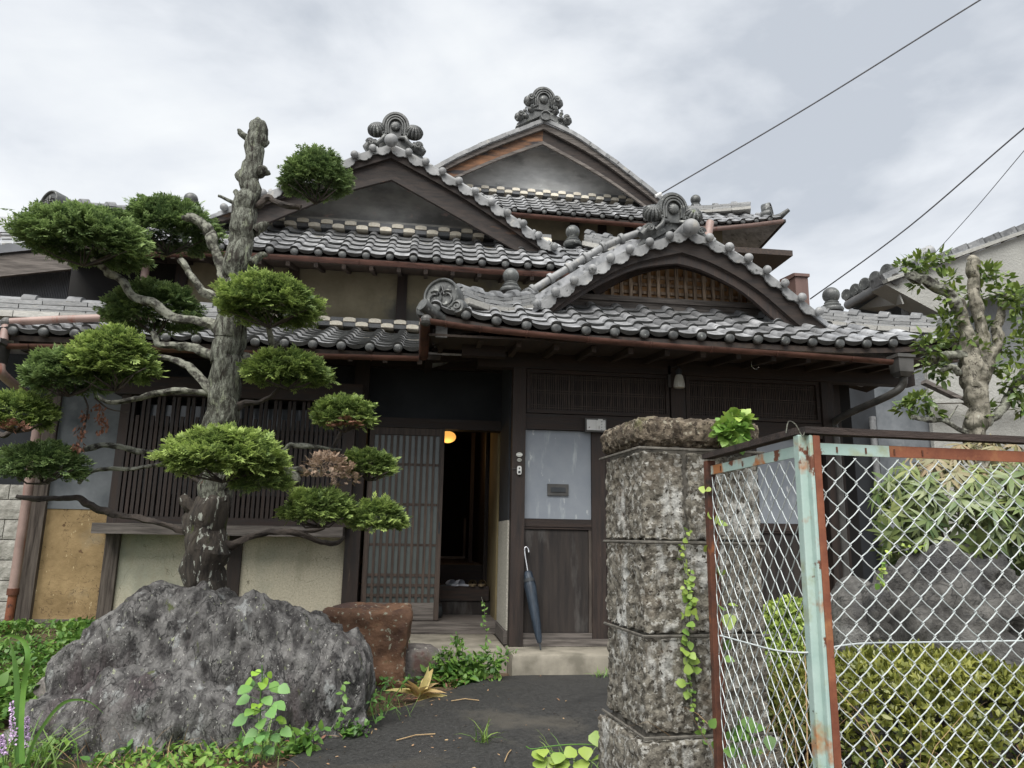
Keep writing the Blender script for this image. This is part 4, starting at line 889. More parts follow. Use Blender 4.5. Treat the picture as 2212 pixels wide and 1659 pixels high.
for i in range(nn): MB().box(roof_field_x0+i*TW+.1, 8.60, zz-.03, roof_field_x0+(i+1)*TW, 8.66, zz+.02).build('plaster_fillet', 'checkw', RL)
checker(RL, roof_field_x0, xL1+.9, 8.60, lambda x: zc1-.012, .147, .052)
# ridge of the single-storey left wing
zr = Z(120, 697, 7.66)-.0
noshi_ridge(RL, [Vector((xB+.25, 7.68, zr+.02)), Vector((xL0, 7.68, zr+.0)), Vector((xL0-1.3, 7.68, zr+.01))], 3, True, .24, .050, .40, cap=True)
slab(RL, 'rear_slope', 'tile', [(xL0-1.4, 7.7, zr), (xB+.3, 7.7, zr), (xB+.3, 9.2, zr-.5), (xL0-1.4, 9.2, zr-.5)], -.04)
# ---------------------------------------------------------------- upper (middle) roof with its gable
RU = part('upper_roof'); yeU = 8.0; pkU = P(845.7, 312, 8.5); xcU = pkU.x+.03
zeU = Z(860, 556, yeU); nU = 28; xU0 = xcU-nU*TW/2; xU1 = xU0+nU*TW
def ecU(x): a = max(0, abs(x-xcU)-2.2); return .07*a*a
angU = math.atan((Z(860, 508, 9.0)-.03-zeU)/.98); yu, zu = roof_field(RU, xU0, xU1, yeU, zeU, angU, 5, clipl=1.0, clipr=1.0, ecurve=ecU, curve=0)
deck(RU, xU0, xU1, yeU, zeU, yu, zu, ecU, depth=2.5)
slab(RU, 'soffit', 'woody', [(xU0+.05, 8.06, zeU-.10), (xU1-.05, 8.06, zeU-.10), (xU1-.3, 9.0, zeU+.12), (xU0+.3, 9.0, zeU+.12)], .02)
for i in range(24):
    x = lerp(xU0+.15, xU1-.15, i/23); MB().bar((x, yeU+.06, zeU-.12+ecU(x)), (x, 8.72, zeU+.05), .045, .06).build('rafter', 'woody', RU)
YV = 8.5
vr = [pkU]+[P(*Z2(x, y), YV) for x, y in ((590, 472), (718, 547), (840, 617), (960, 692), (1072, 762), (1178, 840), (1282, 910), (1395, 1000), (1505, 1070))]
vl = [pkU, P(790.8, 326, YV), P(740, 347, YV), P(670, 377, YV), P(598, 407, YV), P(520, 437, YV), P(453, 461, YV)]
verge(RU, vr, 1, rolly=.35, rollz=.155); verge(RU, vl, 1, rolly=.35, rollz=.155)
place('peak_disc', BALLM, RU, Matrix.Translation(pkU+Vector((0, -.1, .0))) @ Matrix.Scale(1.75, 4))
for v_ in (vl, vr):
    gable_slab(RU, v_, YV+.02, 12, -.01)
    A = [Vector((p.x, YV+.30, p.z+.0)) for p in v_]; B = [Vector((p.x, YV+.30, p.z+.16)) for p in v_]
    MB().strip(A, B, (0, .14, 0)).build('roll_bedding', 'tilelight', RU)
i_r = [P(846, 388, YV+.06), P(944, 443, YV+.06), P(1043, 500, YV+.06), P(1113, 540, YV+.06)]; i_l = [P(846, 388, YV+.06), P(744, 415, YV+.06), P(640, 455, YV+.06), P(560, 488, YV+.06)]
for v_, q_, sx in ((vr, i_r, 1), (vl, i_l, -1)):
    o_ = [p+Vector((0, 0, -.06)) for p in v_]
    md = [o_[round(j*(len(o_)-1)/3)].lerp(q_[j], .25) for j in range(4)]; m2 = [o_[round(j*(len(o_)-1)/3)].lerp(q_[j], .86) for j in range(4)]
    board(RU, o_, md, YV+.04, .06, 'barge', 'verge_board'); board(RU, [p+Vector((0, 0, .03)) for p in md], m2, YV+.09, .05, 'barge'); board(RU, [p+Vector((0, 0, .02)) for p in m2], q_, YV+.06, .05, 'barge', 'inner_bargeboard')
zk = lambda x: Z(860, 500, 9.02)-.02
MB().prism([(pkU.x-2.4, zk(0)-.3), (pkU.x+2.4, zk(0)-.3), (pkU.x+2.4, zk(0)-.05), (pkU.x, pkU.z-.02), (pkU.x-2.4, zk(0)-.05)], (0, 9.12, 0), (1, 0, 0), (0, 0, 1), (0, .05, 0)).build('gable_wall', 'gablepl', RU)
xg0, xg1 = X(575, 487, 9.02), X(1108, 525, 9.02)
MB().box(xg0-.1, 9.0, zk(0)+.095, xg1+.25, 9.11, zk(0)+.135).build('gable_sill', 'basepale', RU)
checker(RU, xg0-.5, xg1+.5, 9.02, zk, .147, .055)
ornament(RU, P(852, 322, 8.85)+Vector((0, 0, -.03)), .61, .55, 'mum')
MB().box(pkU.x-.12, 9.0, pkU.z, pkU.x+.12, 12, pkU.z+.3).build('main_ridge', 'tilelight', RU)
for s_ in (-1, 1):
    a = Vector((xcU+s_*(nU*TW/2-.12), yeU+.12, zeU+.16+ecU(xU1)*.6)); b = Vector((xcU+s_*2.55, 9.0, zu+.02))
    noshi_ridge(RU, [a, a.lerp(b, .5)+Vector((0, 0, -.05)), b], 3, True, .20, .045, .29)
    hip_ornament(RU, a+Vector((s_*.05, -.08, .13)), .15, (s_*.55, -.85, .1))
finial(RU, P(410, 452, 8.9), .085); finial(RU, P(1237, 523, 8.9), .092)
# ---------------------------------------------------------------- rear tall roof with its gable
RR = part('rear_roof'); yeR = 12.0; YV3 = 12.7; pk3 = P(1176, 257, YV3); xc3 = pk3.x
xR1 = X(1697, 470, yeR); n3 = int(2*(xR1-xc3)/TW); xR0 = xR1-n3*TW
zeR = Z(1250, 463, yeR)
def ecR(x): a = max(0, abs(x-xc3)-2.4); return .06*a*a
cnt0 = CNT['roof_tile']
def rear_field():
    # front two rows and eave as single tiles, the rest joined
    yt_, zt_ = roof_field(RR, xc3-1.2-int(0), xR1, yeR, zeR, math.atan((Z(1220, 431, 13.1)-.02-zeR)/1.08), 5, clipl=0, clipr=.9, ecurve=ecR, curve=0)
    return yt_, zt_
_sv = RR; yr_, zr_ = rear_field()
deck(RR, xR0, xR1, yeR, zeR, yr_, zr_, ecR, depth=2.2)
vr = [pk3]+[P(*Z2(x, y), YV3) for x, y in ((1560, 318), (1700, 412), (1850, 520), (1990, 630), (2110, 728), (2200, 800))]; vl = [pk3]+[P(*Z2(x, y), YV3) for x, y in ((1170, 318), (1050, 365), (950, 408), (830, 465), (715, 528), (600, 590))]
VT = MB().box(0, 0, -.045, .27, .30, .02).mesh('verge_tile', MT['tilelight'])
for v_ in (vr, vl): verge(RR, v_, 1.15, balls=False, roll=False, tilemesh=VT); gable_slab(RR, v_, YV3+.02, 16, -.02)
i_r = [P(1173, 310, YV3+.06), P(1260, 357, YV3+.06), P(1330, 400, YV3+.06), P(1398, 449, YV3+.06)]; i_l = [P(1173, 310, YV3+.06), P(1085, 341, YV3+.06), P(994, 380, YV3+.06), P(900, 425, YV3+.06)]
for v_, q_, mt in ((vr, i_r, 'barge'), (vl, i_l, 'barge2')):
    o_ = [p+Vector((0, 0, -.045)) for p in v_]
    md = [o_[round(j*(len(o_)-1)/3)].lerp(q_[j], .30) for j in range(4)]; m2 = [o_[round(j*(len(o_)-1)/3)].lerp(q_[j], .90) for j in range(4)]
    board(RR, o_, md, YV3+.05, .06, 'woodgrey', 'verge_board'); board(RR, [p+Vector((0, 0, .03)) for p in md], m2, YV3+.12, .05, mt); board(RR, [p+Vector((0, 0, .02)) for p in m2], q_, YV3+.08, .05, 'woodgrey', 'inner_bargeboard')
zk3 = Z(1220, 424, 13.2)
MB().prism([(xc3-3, zk3-.3), (xc3+3, zk3-.3), (xc3+3, zk3), (xc3, pk3.z+.1), (xc3-3, zk3)], (0, 13.3, 0), (1, 0, 0), (0, 0, 1), (0, .05, 0)).build('gable_wall', 'gablepl2', RR)
checker(RR, X(1005, 410, 13.2), X(1392, 440, 13.2), 13.2, lambda x: zk3-.03, .15, .062)
ornament(RR, P(1174, 262, 12.95)+Vector((0, 0, .0)), .82, .55, 'cloud')
MB().lathe([(.10, .25), (.105, 0), (.105, -.06), (.085, -.06), (.08, -.03), (.002, -.03)], pk3+Vector((.02, 0, .05)), (0, 1, 0), 20).build('ridge_end_tile', 'oni', RR, 50)
MB().box(xc3-.15, 13.1, pk3.z, xc3+.15, 16, pk3.z+.3).build('main_ridge', 'tilelight', RR)
a = Vector((xR1-.35, yeR+.45, Z(1655, 474, yeR+.45))); b = Vector((xc3+2.0, 13.2, Z(1480, 470, 13.2)))
noshi_ridge(RR, [a+Vector((-.1, 0, .12)), a.lerp(b, .5)+Vector((0, 0, .0)), b], 3, True, .24, .042, .33)
hip_ornament(RR, P(1662, 456, yeR+.25), .16, (.75, -.6, .1))
cp = P(1700, 466, yeR); MB().tube([cp+Vector((.02, -.05, .10)), cp+Vector((-.10, .05, .0)), cp+Vector((-.35, .25, -.03))], [.035, .06, .06], 10).build('corner_tile', 'oni', RR, 60)
finial(RR, P(1503, 447, 12.9), .10)
zz0 = zeR-.9
hb('rear_wall', 'beige', xR0, 12.75, 3.6, xR1-.9, 12.8, zeR+.3, RR)
for u in (1240, 1300, 1358): x = X(u, 510, 12.75); hb('post', 'wood', x-.08, 12.70, 3.6, x+.08, 12.749, zeR+.2, RR)
hb('beam', 'woodh', xR0, 12.68, Z(1300, 537, 12.7), xR1-.9, 12.748, Z(1300, 537, 12.7)+.1, RR)
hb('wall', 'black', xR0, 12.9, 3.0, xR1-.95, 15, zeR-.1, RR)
# flat dark side eave further right
c1 = P(1712, 541, 11.6); slab(RR, 'side_eave', 'woody', [(c1.x-2.2, 11.6, c1.z), (c1.x, 11.6, c1.z), (c1.x, 13.6, c1.z), (c1.x-2.2, 13.6, c1.z)], -.10)
# ---------------------------------------------------------------- gutters and down pipes
def cpts(lst, Y): return [P(u, v, Y) for u, v in lst]
g = cpts([(926, 690), (1000, 702), (1074, 711), (1200, 723), (1338, 736), (1469, 746), (1600, 755), (1750, 765), (1925, 779)], 6.03)
gutter(g, .042); gutter_joints(g, .042, .9)
a = g[0]; e_ = P(912, 768, 6.85)
gutter([a+Vector((-.03, -.02, 0)), Vector((a.x-.03, 6.5, lerp(a.z, e_.z, .5))), Vector((a.x-.03, 6.86, e_.z))], .045); MB().ball(a+Vector((-.02, -.0, -.01)), .052, n=12, m=8).build('gutter_corner', 'greymetal', H)
g = cpts([(-20, 744), (150, 746), (400, 753), (698, 766), (905, 771)], 6.84); gutter(g, .042); gutter_joints(g, .042, 1.0)
g = cpts([(300, 548), (470, 545), (691, 558), (860, 568), (1057, 584), (1240, 592)], 7.93); gutter(g, .045); gutter_joints(g, .045, 1.0)
g = cpts([(1060, 455), (1113, 462), (1250, 474), (1390, 486)], 11.9); gutter(g, .06)
g = cpts([(1390, 486), (1540, 493), (1620, 485), (1690, 476)], 11.9); gutter(g, .06, mat='pipe')
def hopper(c, s=1):
    m = MB()
    for (w0_, z0), (w1_, z1) in zip(((.085, .0), (.085, -.03), (.072, -.04), (.068, -.16)), ((.085, -.03), (.072, -.04), (.068, -.16), (.045, -.20))):
        b = len(m.v)
        for w_, z_ in ((w0_, z0), (w1_, z1)):
            m.v += [tuple(c+Vector((x*w_*s, y*w_*s, z_*s))) for x, y in ((-1, -1), (1, -1), (1, 1), (-1, 1))]
        for j in range(4): m.f.append((b+j, b+(j+1) % 4, b+4+(j+1) % 4, b+4+j))
    m.f.append((0, 1, 2, 3)); n_ = len(m.v); m.f.append((n_-4, n_-3, n_-2, n_-1))
    return m.build('rain_hopper', 'greymetal', H)
hc = P(1946, 775, 6.03); hopper(hc+Vector((0, 0, .03)))
p_ = [hc+Vector((.01, 0, -.15)), hc+Vector((.01, .03, -.24)), hc+Vector((-.06, .15, -.32)), P(1810, 905, 6.9), P(1805, 930, 6.95)]
MB().tube(smoothpts([tuple(q) for q in p_], 4), .035, 12).build('down_pipe', 'greymetal', H, 60)
MB().tube([P(1805, 930, 6.95), Vector((P(1805, 930, 6.95).x, 6.95, .25))], .035, 12).build('down_pipe', 'greymetal', H, 60)
hl = P(-2, 775, 6.80); hopper(P(-12, 735, 6.8), 1.3)
MB().tube(smoothpts([tuple(q) for q in (P(0, 790, 6.8), P(8, 812, 6.85), P(70, 862, 7.5), P(88, 880, 7.6), P(83, 910, 7.62))], 4), .042, 12).build('down_pipe', 'pipe', H, 60)
pt = P(83, 908, 7.62); MB().tube([pt, Vector((pt.x, 7.62, .62))], .042, 14).build('down_pipe', 'pipe', H, 60); MB().tube([Vector((pt.x, 7.62, .66)), Vector((pt.x, 7.62, .60))], .05, 14).build('pipe_collar', 'rust', H, 60); MB().tube([Vector((pt.x, 7.62, .60)), Vector((pt.x, 7.62, .2))], .036, 12).build('down_pipe', 'rustred', H, 60)
MB().tube([P(14, 696, 6.95), P(130, 690, 6.98), P(300, 684, 7.05), P(330, 684, 7.1)], .036, 14).build('down_pipe', 'pipe', H, 60); MB().ball(P(14, 697, 6.95), .05, n=14, m=9).build('pipe_elbow', 'greymetal', H)
MB().tube([P(14, 698, 6.95), P(8, 735, 6.9)], .036, 12).build('down_pipe', 'pipe', H, 60)
MB().tube([P(318, 550, 8.3), P(309, 625, 8.3), P(306, 650, 8.3)], .042, 12).build('down_pipe', 'pipe', H, 60)
MB().tube([P(1534, 480, 11.5), P(1528, 520, 11.4), P(1520, 560, 11.3)], .07, 12).build('down_pipe', 'pipe', H, 60)
print('roof tiles', CNT)
# ================================================================ NEIGHBOURS
NB = thing('ribbed_house', 'grey rib-sheeted neighbouring house behind the left end of the timber house', 'house', (-6, 11, 0))
xw0, xw1 = X(-60, 600, 11), X(310, 640, 11)
m = MB(); n = 150; ztw = Z(100, 572, 11)
for i in range(n):
    x = lerp(xw0-1, xw1, i/n); wdt = (xw1-xw0+1)/n; m.box(x, 10.97, 2, x+wdt*.55, 11.0, ztw)
m.build('cladding_rib', 'corr', NB, kind='stuff'); MB().box(xw0-1, 11.001, 0, xw1, 11.1, ztw).build('wall', 'corr', NB)
a, b = P(-80, 585, 10.6), P(240, 552, 10.6); MB().bar(a, b, .06, .30, (0, 0, 1)).build('fascia', 'woodgrey', NB); MB().bar(a+Vector((0, -.02, .24)), b+Vector((0, -.02, .24)), .10, .12, (0, 0, 1)).build('verge_trim', 'corr', NB)
A0, A1 = P(-100, 562, 10.6), P(250, 540, 10.6); B0, B1 = P(-100, 500, 14), P(250, 508, 14)
for i in range(14):
    for j in range(5):
        s0, s1, t0, t1 = i/14, (i+.94)/14, j/5, (j+1)/5
        q = [A0.lerp(A1, s).lerp(B0.lerp(B1, s), t) for s, t in ((s0, t0), (s1, t0), (s1, t1), (s0, t1))]; q[0].z += .04; q[1].z += .04
        slab(NB, 'roof_tile', 'tilelight', q, -.03)
MB().bar(B0+Vector((0, 0, .1)), B1+Vector((0, 0, .1)), .3, .3).build('ridge', 'tile', NB)
MB().tube([P(196, 606, 10.95), P(196, 606, 10.7)], .07, 10).build('vent_cap', 'ink', NB)
MB().bar(P(222, 600, 10.9), P(222, 645, 10.9), .18, .12, (0, 1, 0)).build('bracket', 'woodgrey', NB); MB().bar(P(228, 602, 10.85), P(262, 650, 10.2), .1, .12).build('bracket', 'woodgrey', NB)
BW = thing('block_wall', 'rough grey concrete block wall at the left end of the house', 'wall', (-4.8, 8, 0))
xb1 = X(46, 1200, 7.8); zt_ = Z(20, 1045, 7.8); bk = MB()
def rough_block(x0, y0, z0, x1, y1, z1, nx, nz, amp, seed):
    m = MB()
    for j in range(nz+1):
        for i in range(nx+1):
            x = lerp(x0, x1, i/nx); z = lerp(z0, z1, j/nz); e = 0 if i in (0, nx) or j in (0, nz) else 1
            m.v.append((x, y0-e*amp*(.6+noise.noise(Vector((x*14, z*14, seed)))), z))
    for j in range(nz):
        for i in range(nx): a = j*(nx+1)+i; m.f.append((a, a+1, a+nx+2, a+nx+1))
    m.box(x0, y0+.001, z0, x1, y1, z1); return m
rw = 0; z = .15
while z < zt_-.02:
    z1 = min(z+.19, zt_); off = (rw % 2)*.2; x = xb1
    while x > xb1-1.6:
        x0 = x-.39 if x < xb1 or not off else x-.19; rough_block(x0, 7.8, z, x-.008, 7.92, z1-.008, 12, 6, .012, rw).build('block', 'block', BW); x = x0
    z = z1; rw += 1
MB().box(xb1-1.7, 7.82, .1, xb1-.004, 7.90, zt_-.012).build('mortar', 'mortar', BW)
MB().box(xb1-1.7, 8.2, .2, X(92, 1000, 8.2), 8.3, 2.9).build('rear_infill', 'darkpl', BW)
# right-hand neighbour: stucco house with a sloping tiled verge
NR = thing('stucco_house', 'pale grey stucco house with tiled verge rising out of the right edge', 'house', (7.5, 10, 0))
YR = 9.5
def R3(x, y): return (1641.8+.2604*x, 432+.2604*y)
e0, e1 = P(*R3(1040, 700), YR), P(*R3(2190, 290), YR); dirn = (e1-e0).normalized()
nrmz = Vector((-dirn.z, 0, dirn.x))
E2 = e1+dirn*4
MB().prism([(0, 0), ((E2-e0).length, 0), ((E2-e0).length, -.75), (.62, -.75+.07)], e0, dirn, nrmz, (0, .35, 0)).build('verge_beam', 'render', NR)
MB().bar(e0+Vector((-.02, -.03, .035)), E2+Vector((0, -.03, .035)), .12, .05).build('verge_fillet', 'render', NR)
for i in range(16):
    a = e0+dirn*(.0+i*.30)+nrmz*(.10)+Vector((0, -.04, 0)); m = frame(a, dirn, (0, 1, 0)); 
    MB().box(0, 0, -.07, .31, .35, .055).build('verge_tile', 'capgrey', NR).matrix_basis = m @ Matrix.Rotation(-.06 if m[2][2] > 0 else .06, 4, 'Y')
w0_, w1_ = X(1955, 700, YR+.36), X(2600, 700, YR+.36)
MB().prism([(w0_, -.1), (w1_, -.1), (w1_, e0.z+(w1_-e0.x)*dirn.z/dirn.x-.3), (w0_, e0.z+(w0_-e0.x)*dirn.z/dirn.x-.3)], (0, YR+.36, 0), (1, 0, 0), (0, 0, 1), (0, .06, 0)).build('wall', 'rendergrey', NR)
wl = MB().box(X(1640, 900, YR+.6), YR+.6, -.1, X(2600, 700, YR+.6), YR+.7, Z(2000, 830, YR+.6)); 
MB().box(X(1770, 900, 8.6), 8.6, -.1, X(1893, 900, 8.6), 8.66, Z(1990, 820, 8.6)).build('wall', 'darkpl', NR); MB().box(X(1880, 900, 8.8), 8.8, -.1, X(2012, 900, 8.8), 8.86, Z(1990, 838, 8.8)).build('wall', 'bluepl', NR); MB().tube([P(1884, 900, 8.5), Vector((P(1884, 900, 8.5).x, 8.5, .2))], .04, 10).build('down_pipe', 'capgrey', NR, 60)  # dark wall colours stand in for the shade under the eaves
MB().box(X(2012, 900, 8.7), 8.7, -.1, X(2400, 900, 8.7), 8.76, Z(2100, 790, 8.7)).build('wall', 'render', NR)
MB().bar(P(1995, 825, 8.5), P(2110, 880, 8.5), .1, .05).build('awning_edge', 'woodgrey', NR)
MB().bar(P(2010, 868, 8.5), P(2300, 862, 8.5), .1, .05).build('wall_trim', 'render', NR)
# eave side running away to the left: gutter, wavy eave tiles, soffit
f0 = P(*R3(1130, 655), YR-.05); f1 = P(*R3(735, 870), YR+2.3)
gut = [f0, f0.lerp(f1, .5), f1]; m = MB().tube(gut, .085, 12); m.build('gutter', 'greymetal', NR, 60)
for i in range(5):
    t = .14+i*.22; c = f0.lerp(f1, t)+Vector((.05, 0, .19)); m = MB(); m.lathe([(.10, .1), (.105, 0), (.09, -.03), (.002, -.045)], c, (-1, -.3, 0), 16); m.build('eave_disc', 'oni', NR, 50)
    c2 = f0.lerp(f1, t+.11)+Vector((.1, 0, .15)); MB().tube([c2+Vector((0, 0, 0)), c2+Vector((.6, 0, .35))], .10, 10).build('eave_tile', 'tile', NR, 60)
    MB().tube([c, c+Vector((.7, 0, .38))], .09, 10).build('eave_tile', 'tilelight', NR, 60)
slab(NR, 'roof_slope', 'tile', [f0+Vector((.03, 0, .1)), f1+Vector((.03, 0, .1)), f1+Vector((4, 0, 1.6)), f0+Vector((4, 0, 1.6))], .03)
slab(NR, 'soffit', 'render', [P(*R3(1130, 700), YR+.05), P(*R3(830, 900), YR+2.2), P(*R3(1000, 930), YR+2.0), P(*R3(1195, 860), YR+.05)], .02)
ww = [P(u, v, YR+2.3) for u, v in ((1825, 690), (1850, 660), (1900, 632), (1965, 600), (2060, 650), (2060, 760), (1825, 760))]
MB().prism([(p.x, p.z) for p in ww], (0, YR+2.3, 0), (1, 0, 0), (0, 0, 1), (0, .08, 0)).build('eave_wall', 'rendergrey', NR)
ww = [P(u, v, YR+1.0) for u, v in ((1895, 722), (2012, 655), (2060, 650), (2060, 760), (1895, 760))]
MB().prism([(p.x, p.z) for p in ww], (0, YR+1.0, 0), (1, 0, 0), (0, 0, 1), (0, .08, 0)).build('recess_wall', 'darkpl', NR)
# brown sheet-metal shaft behind the entrance roof
BS = thing('metal_shaft', 'brown sheet metal shaft rising behind right end of entrance roof', 'chimney', (5, 11, 0))
a, b = P(1717, 592, 11), P(1742, 592, 11); MB().box(a.x-.0, 11, 1, b.x+.02, 11.5, a.z).build('shaft_box', 'brownsheet', BS); MB().bar(P(1690, 607, 11.6), P(1720, 593, 11.05), .1, .05).build('top_trim', 'brownsheet', BS); MB().box(a.x-.02, 10.97, a.z-.04, b.x+.04, 11.52, a.z+.01).build('cap', 'brownsheet', BS)
# ================================================================ STONE GATE PILLAR
def rough_box(lo, hi, res, amp, r, seed, xf=None, deep=1.0, taper=None, sc=38, big=0):
    lo, hi = np.array(lo, float), np.array(hi, float); V_ = []; Fc = []; key = {}
    ax = [np.linspace(lo[k], hi[k], max(2, int((hi[k]-lo[k])/res)+1)) for k in range(3)]
    def vid(i, j, k):
        q = (i, j, k)
        if q in key: return key[q]
        p = np.array((ax[0][i], ax[1][j], ax[2][k])); c = np.clip(p, lo+r, hi-r); d = p-c; l = np.linalg.norm(d); d = d/l if l > 0 else d
        a = noise.noise(Vector(p*sc+seed)); b = noise.noise(Vector(p*sc*2.3+seed)); g_ = noise.noise(Vector(p*7+seed))
        f = max(0, .35-a)*deep+.35*b+.5*g_
        m = min([abs(p[q]-lo[q]) for q in (0, 2)]+[abs(p[q]-hi[q]) for q in (0, 2)])
        c = c+d*(r-amp*f + (big*noise.noise(Vector(p*3+seed)) if big else 0))
        if taper is not None: c = taper(c, lo, hi)
        if xf is not None: c = xf(c)
        key[q] = len(V_); V_.append(tuple(c)); return key[q]
    n = [len(a) for a in ax]
    def quads(u, v, w, wi, flip):
        for i in range(n[u]-1):
            for j in range(n[v]-1):
                q = []
                for a, b in ((i, j), (i+1, j), (i+1, j+1), (i, j+1)):
                    t = [0, 0, 0]; t[u] = a; t[v] = b; t[w] = wi; q.append(vid(*t))
                Fc.append(tuple(q[::-1] if flip else q))
    quads(0, 2, 1, 0, False); quads(0, 2, 1, n[1]-1, True); quads(1, 2, 0, 0, True); quads(1, 2, 0, n[0]-1, False); quads(0, 1, 2, n[2]-1, False); quads(0, 1, 2, 0, True)
    m = MB(); m.v = V_; m.f = Fc; return m
PX, PY = .862, 2.816; pa = math.radians(4.9)
def pxf(c): return np.array((PX+c[0]*math.cos(pa)-c[1]*math.sin(pa), PY+c[0]*math.sin(pa)+c[1]*math.cos(pa), c[2]))
PL = thing('stone_pillar', 'pitted brown and white tuff gate pillar with rounded cap, left of the rusty gate', 'gate pillar', (PX+.25, PY+.2, 0))
def pz(v): return P(1392, v, PY).z
PWd, PDp = .505, .44
zc_t, zc_b, z1_, z2_, z3_ = pz(899), pz(969), pz(1171), pz(1375), pz(1592)
rough_box((-.022, -.022, zc_b+.010), (PWd+.022, PDp+.022, zc_t+.008), .0085, .013, .05, 3, pxf).build('cap_stone', 'pilltop', PL, True)
g_ = .006
courses = [(z1_+g_, zc_b-.008, (.0, .185, PWd), .20), (z2_+g_, z1_-g_, (0, PWd), .12), (z3_+g_, z2_-g_, (0, .20, PWd), .21)]
sd = 10
for za, zb2, xs_, ysp in courses:
    for xa, xb_ in zip(xs_[:-1], xs_[1:]):
        for ya, yb in ((0, ysp), (ysp, PDp)):
            sd += 7; rough_box((xa+(g_ if xa else 0), ya+(g_ if ya else 0), za), (xb_-(g_ if xb_ < PWd else 0), yb, zb2), .0095, .014, .014, sd, pxf).build('stone_block', 'pill', PL, True)
MB().add([tuple(pxf(np.array(q))) for q in [(.02, .02, .1), (PWd-.02, .02, .1), (PWd-.02, PDp-.02, .1), (.02, PDp-.02, .1), (.02, .02, zc_b+.02), (PWd-.02, .02, zc_b+.02), (PWd-.02, PDp-.02, zc_b+.02), (.02, PDp-.02, zc_b+.02)]], [(0,1,5,4),(1,2,6,5),(2,3,7,6),(3,0,4,7)]).build('mortar_core', 'mortar', PL)
rough_box((-.035, -.035, -.05), (PWd+.035, PDp+.035, z3_-.012), .011, .012, .02, 91, pxf).build('plinth_stone', 'pill', PL, True)
for zz_, e in ((zc_b+.001, .016), (z1_, .004), (z2_, .004), (z3_-.003, .012)):
    pts = [(-e, PDp+e), (-e, -e), (PWd+e, -e)]; MB().tube([tuple(pxf(np.array((a, b, zz_)))) for a, b in pts], .006, 6).build('mortar_bead', 'mortar', PL, True)
# ================================================================ RUSTY FOLDING GATE
def Yfor(u, v, z): d = ray(u, v); return (z-EYE.z)/d.z*d.y
GT = thing('chain_link_gate', 'rusty folding gate with turquoise frame and white chain link beside the pillar', 'gate', tuple(P(1787, 1659, 1.9)[:2])+(0,))
ZT = 1.5
gc = P(1737, 936, Yfor(1737, 936, ZT)); gh = P(1532, 990, Yfor(1532, 990, ZT)); gr = P(2230, 958, Yfor(2230, 958, ZT))
gc.z = gh.z = gr.z = 0
dl = (gc-gh).normalized(); dr = (gr-gc).normalized(); gr = gc+dr*1.15
nl = Vector((dl.y, -dl.x, 0)); nr_ = Vector((dr.y, -dr.x, 0))      # towards camera side
if nl.y > 0: nl = -nl
if nr_.y > 0: nr_ = -nr_
def stile(c, d, w_, t_, z0, z1, mat, name='stile'):
    c = Vector(c); return MB().obox(c+Vector((0, 0, (z0+z1)/2)), d*w_/2, Vector((-d.y, d.x, 0))*t_/2, Vector((0, 0, (z1-z0)/2))).build(name, mat, GT)
bev = []
bev.append(stile(gc-dl*.018, dl, .031, .034, .06, ZT-.004, 'paint')); bev.append(stile(gc+dr*.008+Vector((.002, 0, 0)), dr, .011, .034, .06, ZT-.006, 'paint', 'stile_edge')); bev.append(stile(gc+dr*.025+Vector((.002, 0, 0)), dr, .0222, .033, .06, ZT-.006, 'rustred'))
bev.append(stile(gh, dl, .034, .034, .06, ZT-.01, 'rust')); bev.append(stile(gr, dr, .036, .034, .06, ZT-.01, 'rustred'))
bev.append(stile(gh+Vector((.055, .10, 0)), dl, .018, .02, .06, ZT-.25, 'rust', 'hinge_rod'))
# top rails: dark upper rail and painted lower rail
def rail(a, b, z0, z1, t_, mat, name): return MB().bar(a+Vector((0, 0, (z0+z1)/2)), b+Vector((0, 0, (z0+z1)/2)), t_, z1-z0).build(name, mat, GT)
rail(gh-dl*.02, gc-dl*.012, ZT-.002, ZT+.017, .040, 'blackwood', 'top_rail'); rail(gc-dr*.008, gr, ZT-.002, ZT+.017, .040, 'blackwood', 'top_rail')
rail(gh+dl*.018, gc-dl*.039, ZT-.062, ZT-.030, .006, 'paint', 'rail'); MB().bar(gh+dl*.018+Vector((0, 0, ZT-.031))-nl*.012, gc-dl*.039+Vector((0, 0, ZT-.031))-nl*.012, .026, .004).build('rail_flange', 'rust', GT)
mid_ = gc+dr*.26
rail(gc+dr*.035, mid_, ZT-.058, ZT-.026, .006, 'paint', 'rail'); rail(mid_+dr*.0005, gr-dr*.019, ZT-.0575, ZT-.026, .006, 'rustred', 'rail')
MB().bar(gc+dr*.035+Vector((0, 0, ZT-.027))-nr_*.012, gr-dr*.019+Vector((0, 0, ZT-.027))-nr_*.012, .026, .004).build('rail_flange', 'rust', GT)
rail(gh+dl*.018, gc-dl*.039, .08, .11, .006, 'rust', 'rail'); rail(gc+dr*.035, gr-dr*.019, .08, .11, .006, 'rust', 'rail')
for s_ in (.06, .15, .24, .33): MB().obox(gc+dr*(.035+s_)+nr_*.0045+Vector((0, 0, ZT-.043)), dr*.0022, nr_*.001, (0, 0, .008)).build('slot', 'rust', GT)
for s_ in (.08, .26): MB().obox(gh+dl*(.03+s_)+nl*.0045+Vector((0, 0, ZT-.047)), dl*.0022, nl*.001, (0, 0, .008)).build('slot', 'rust', GT)
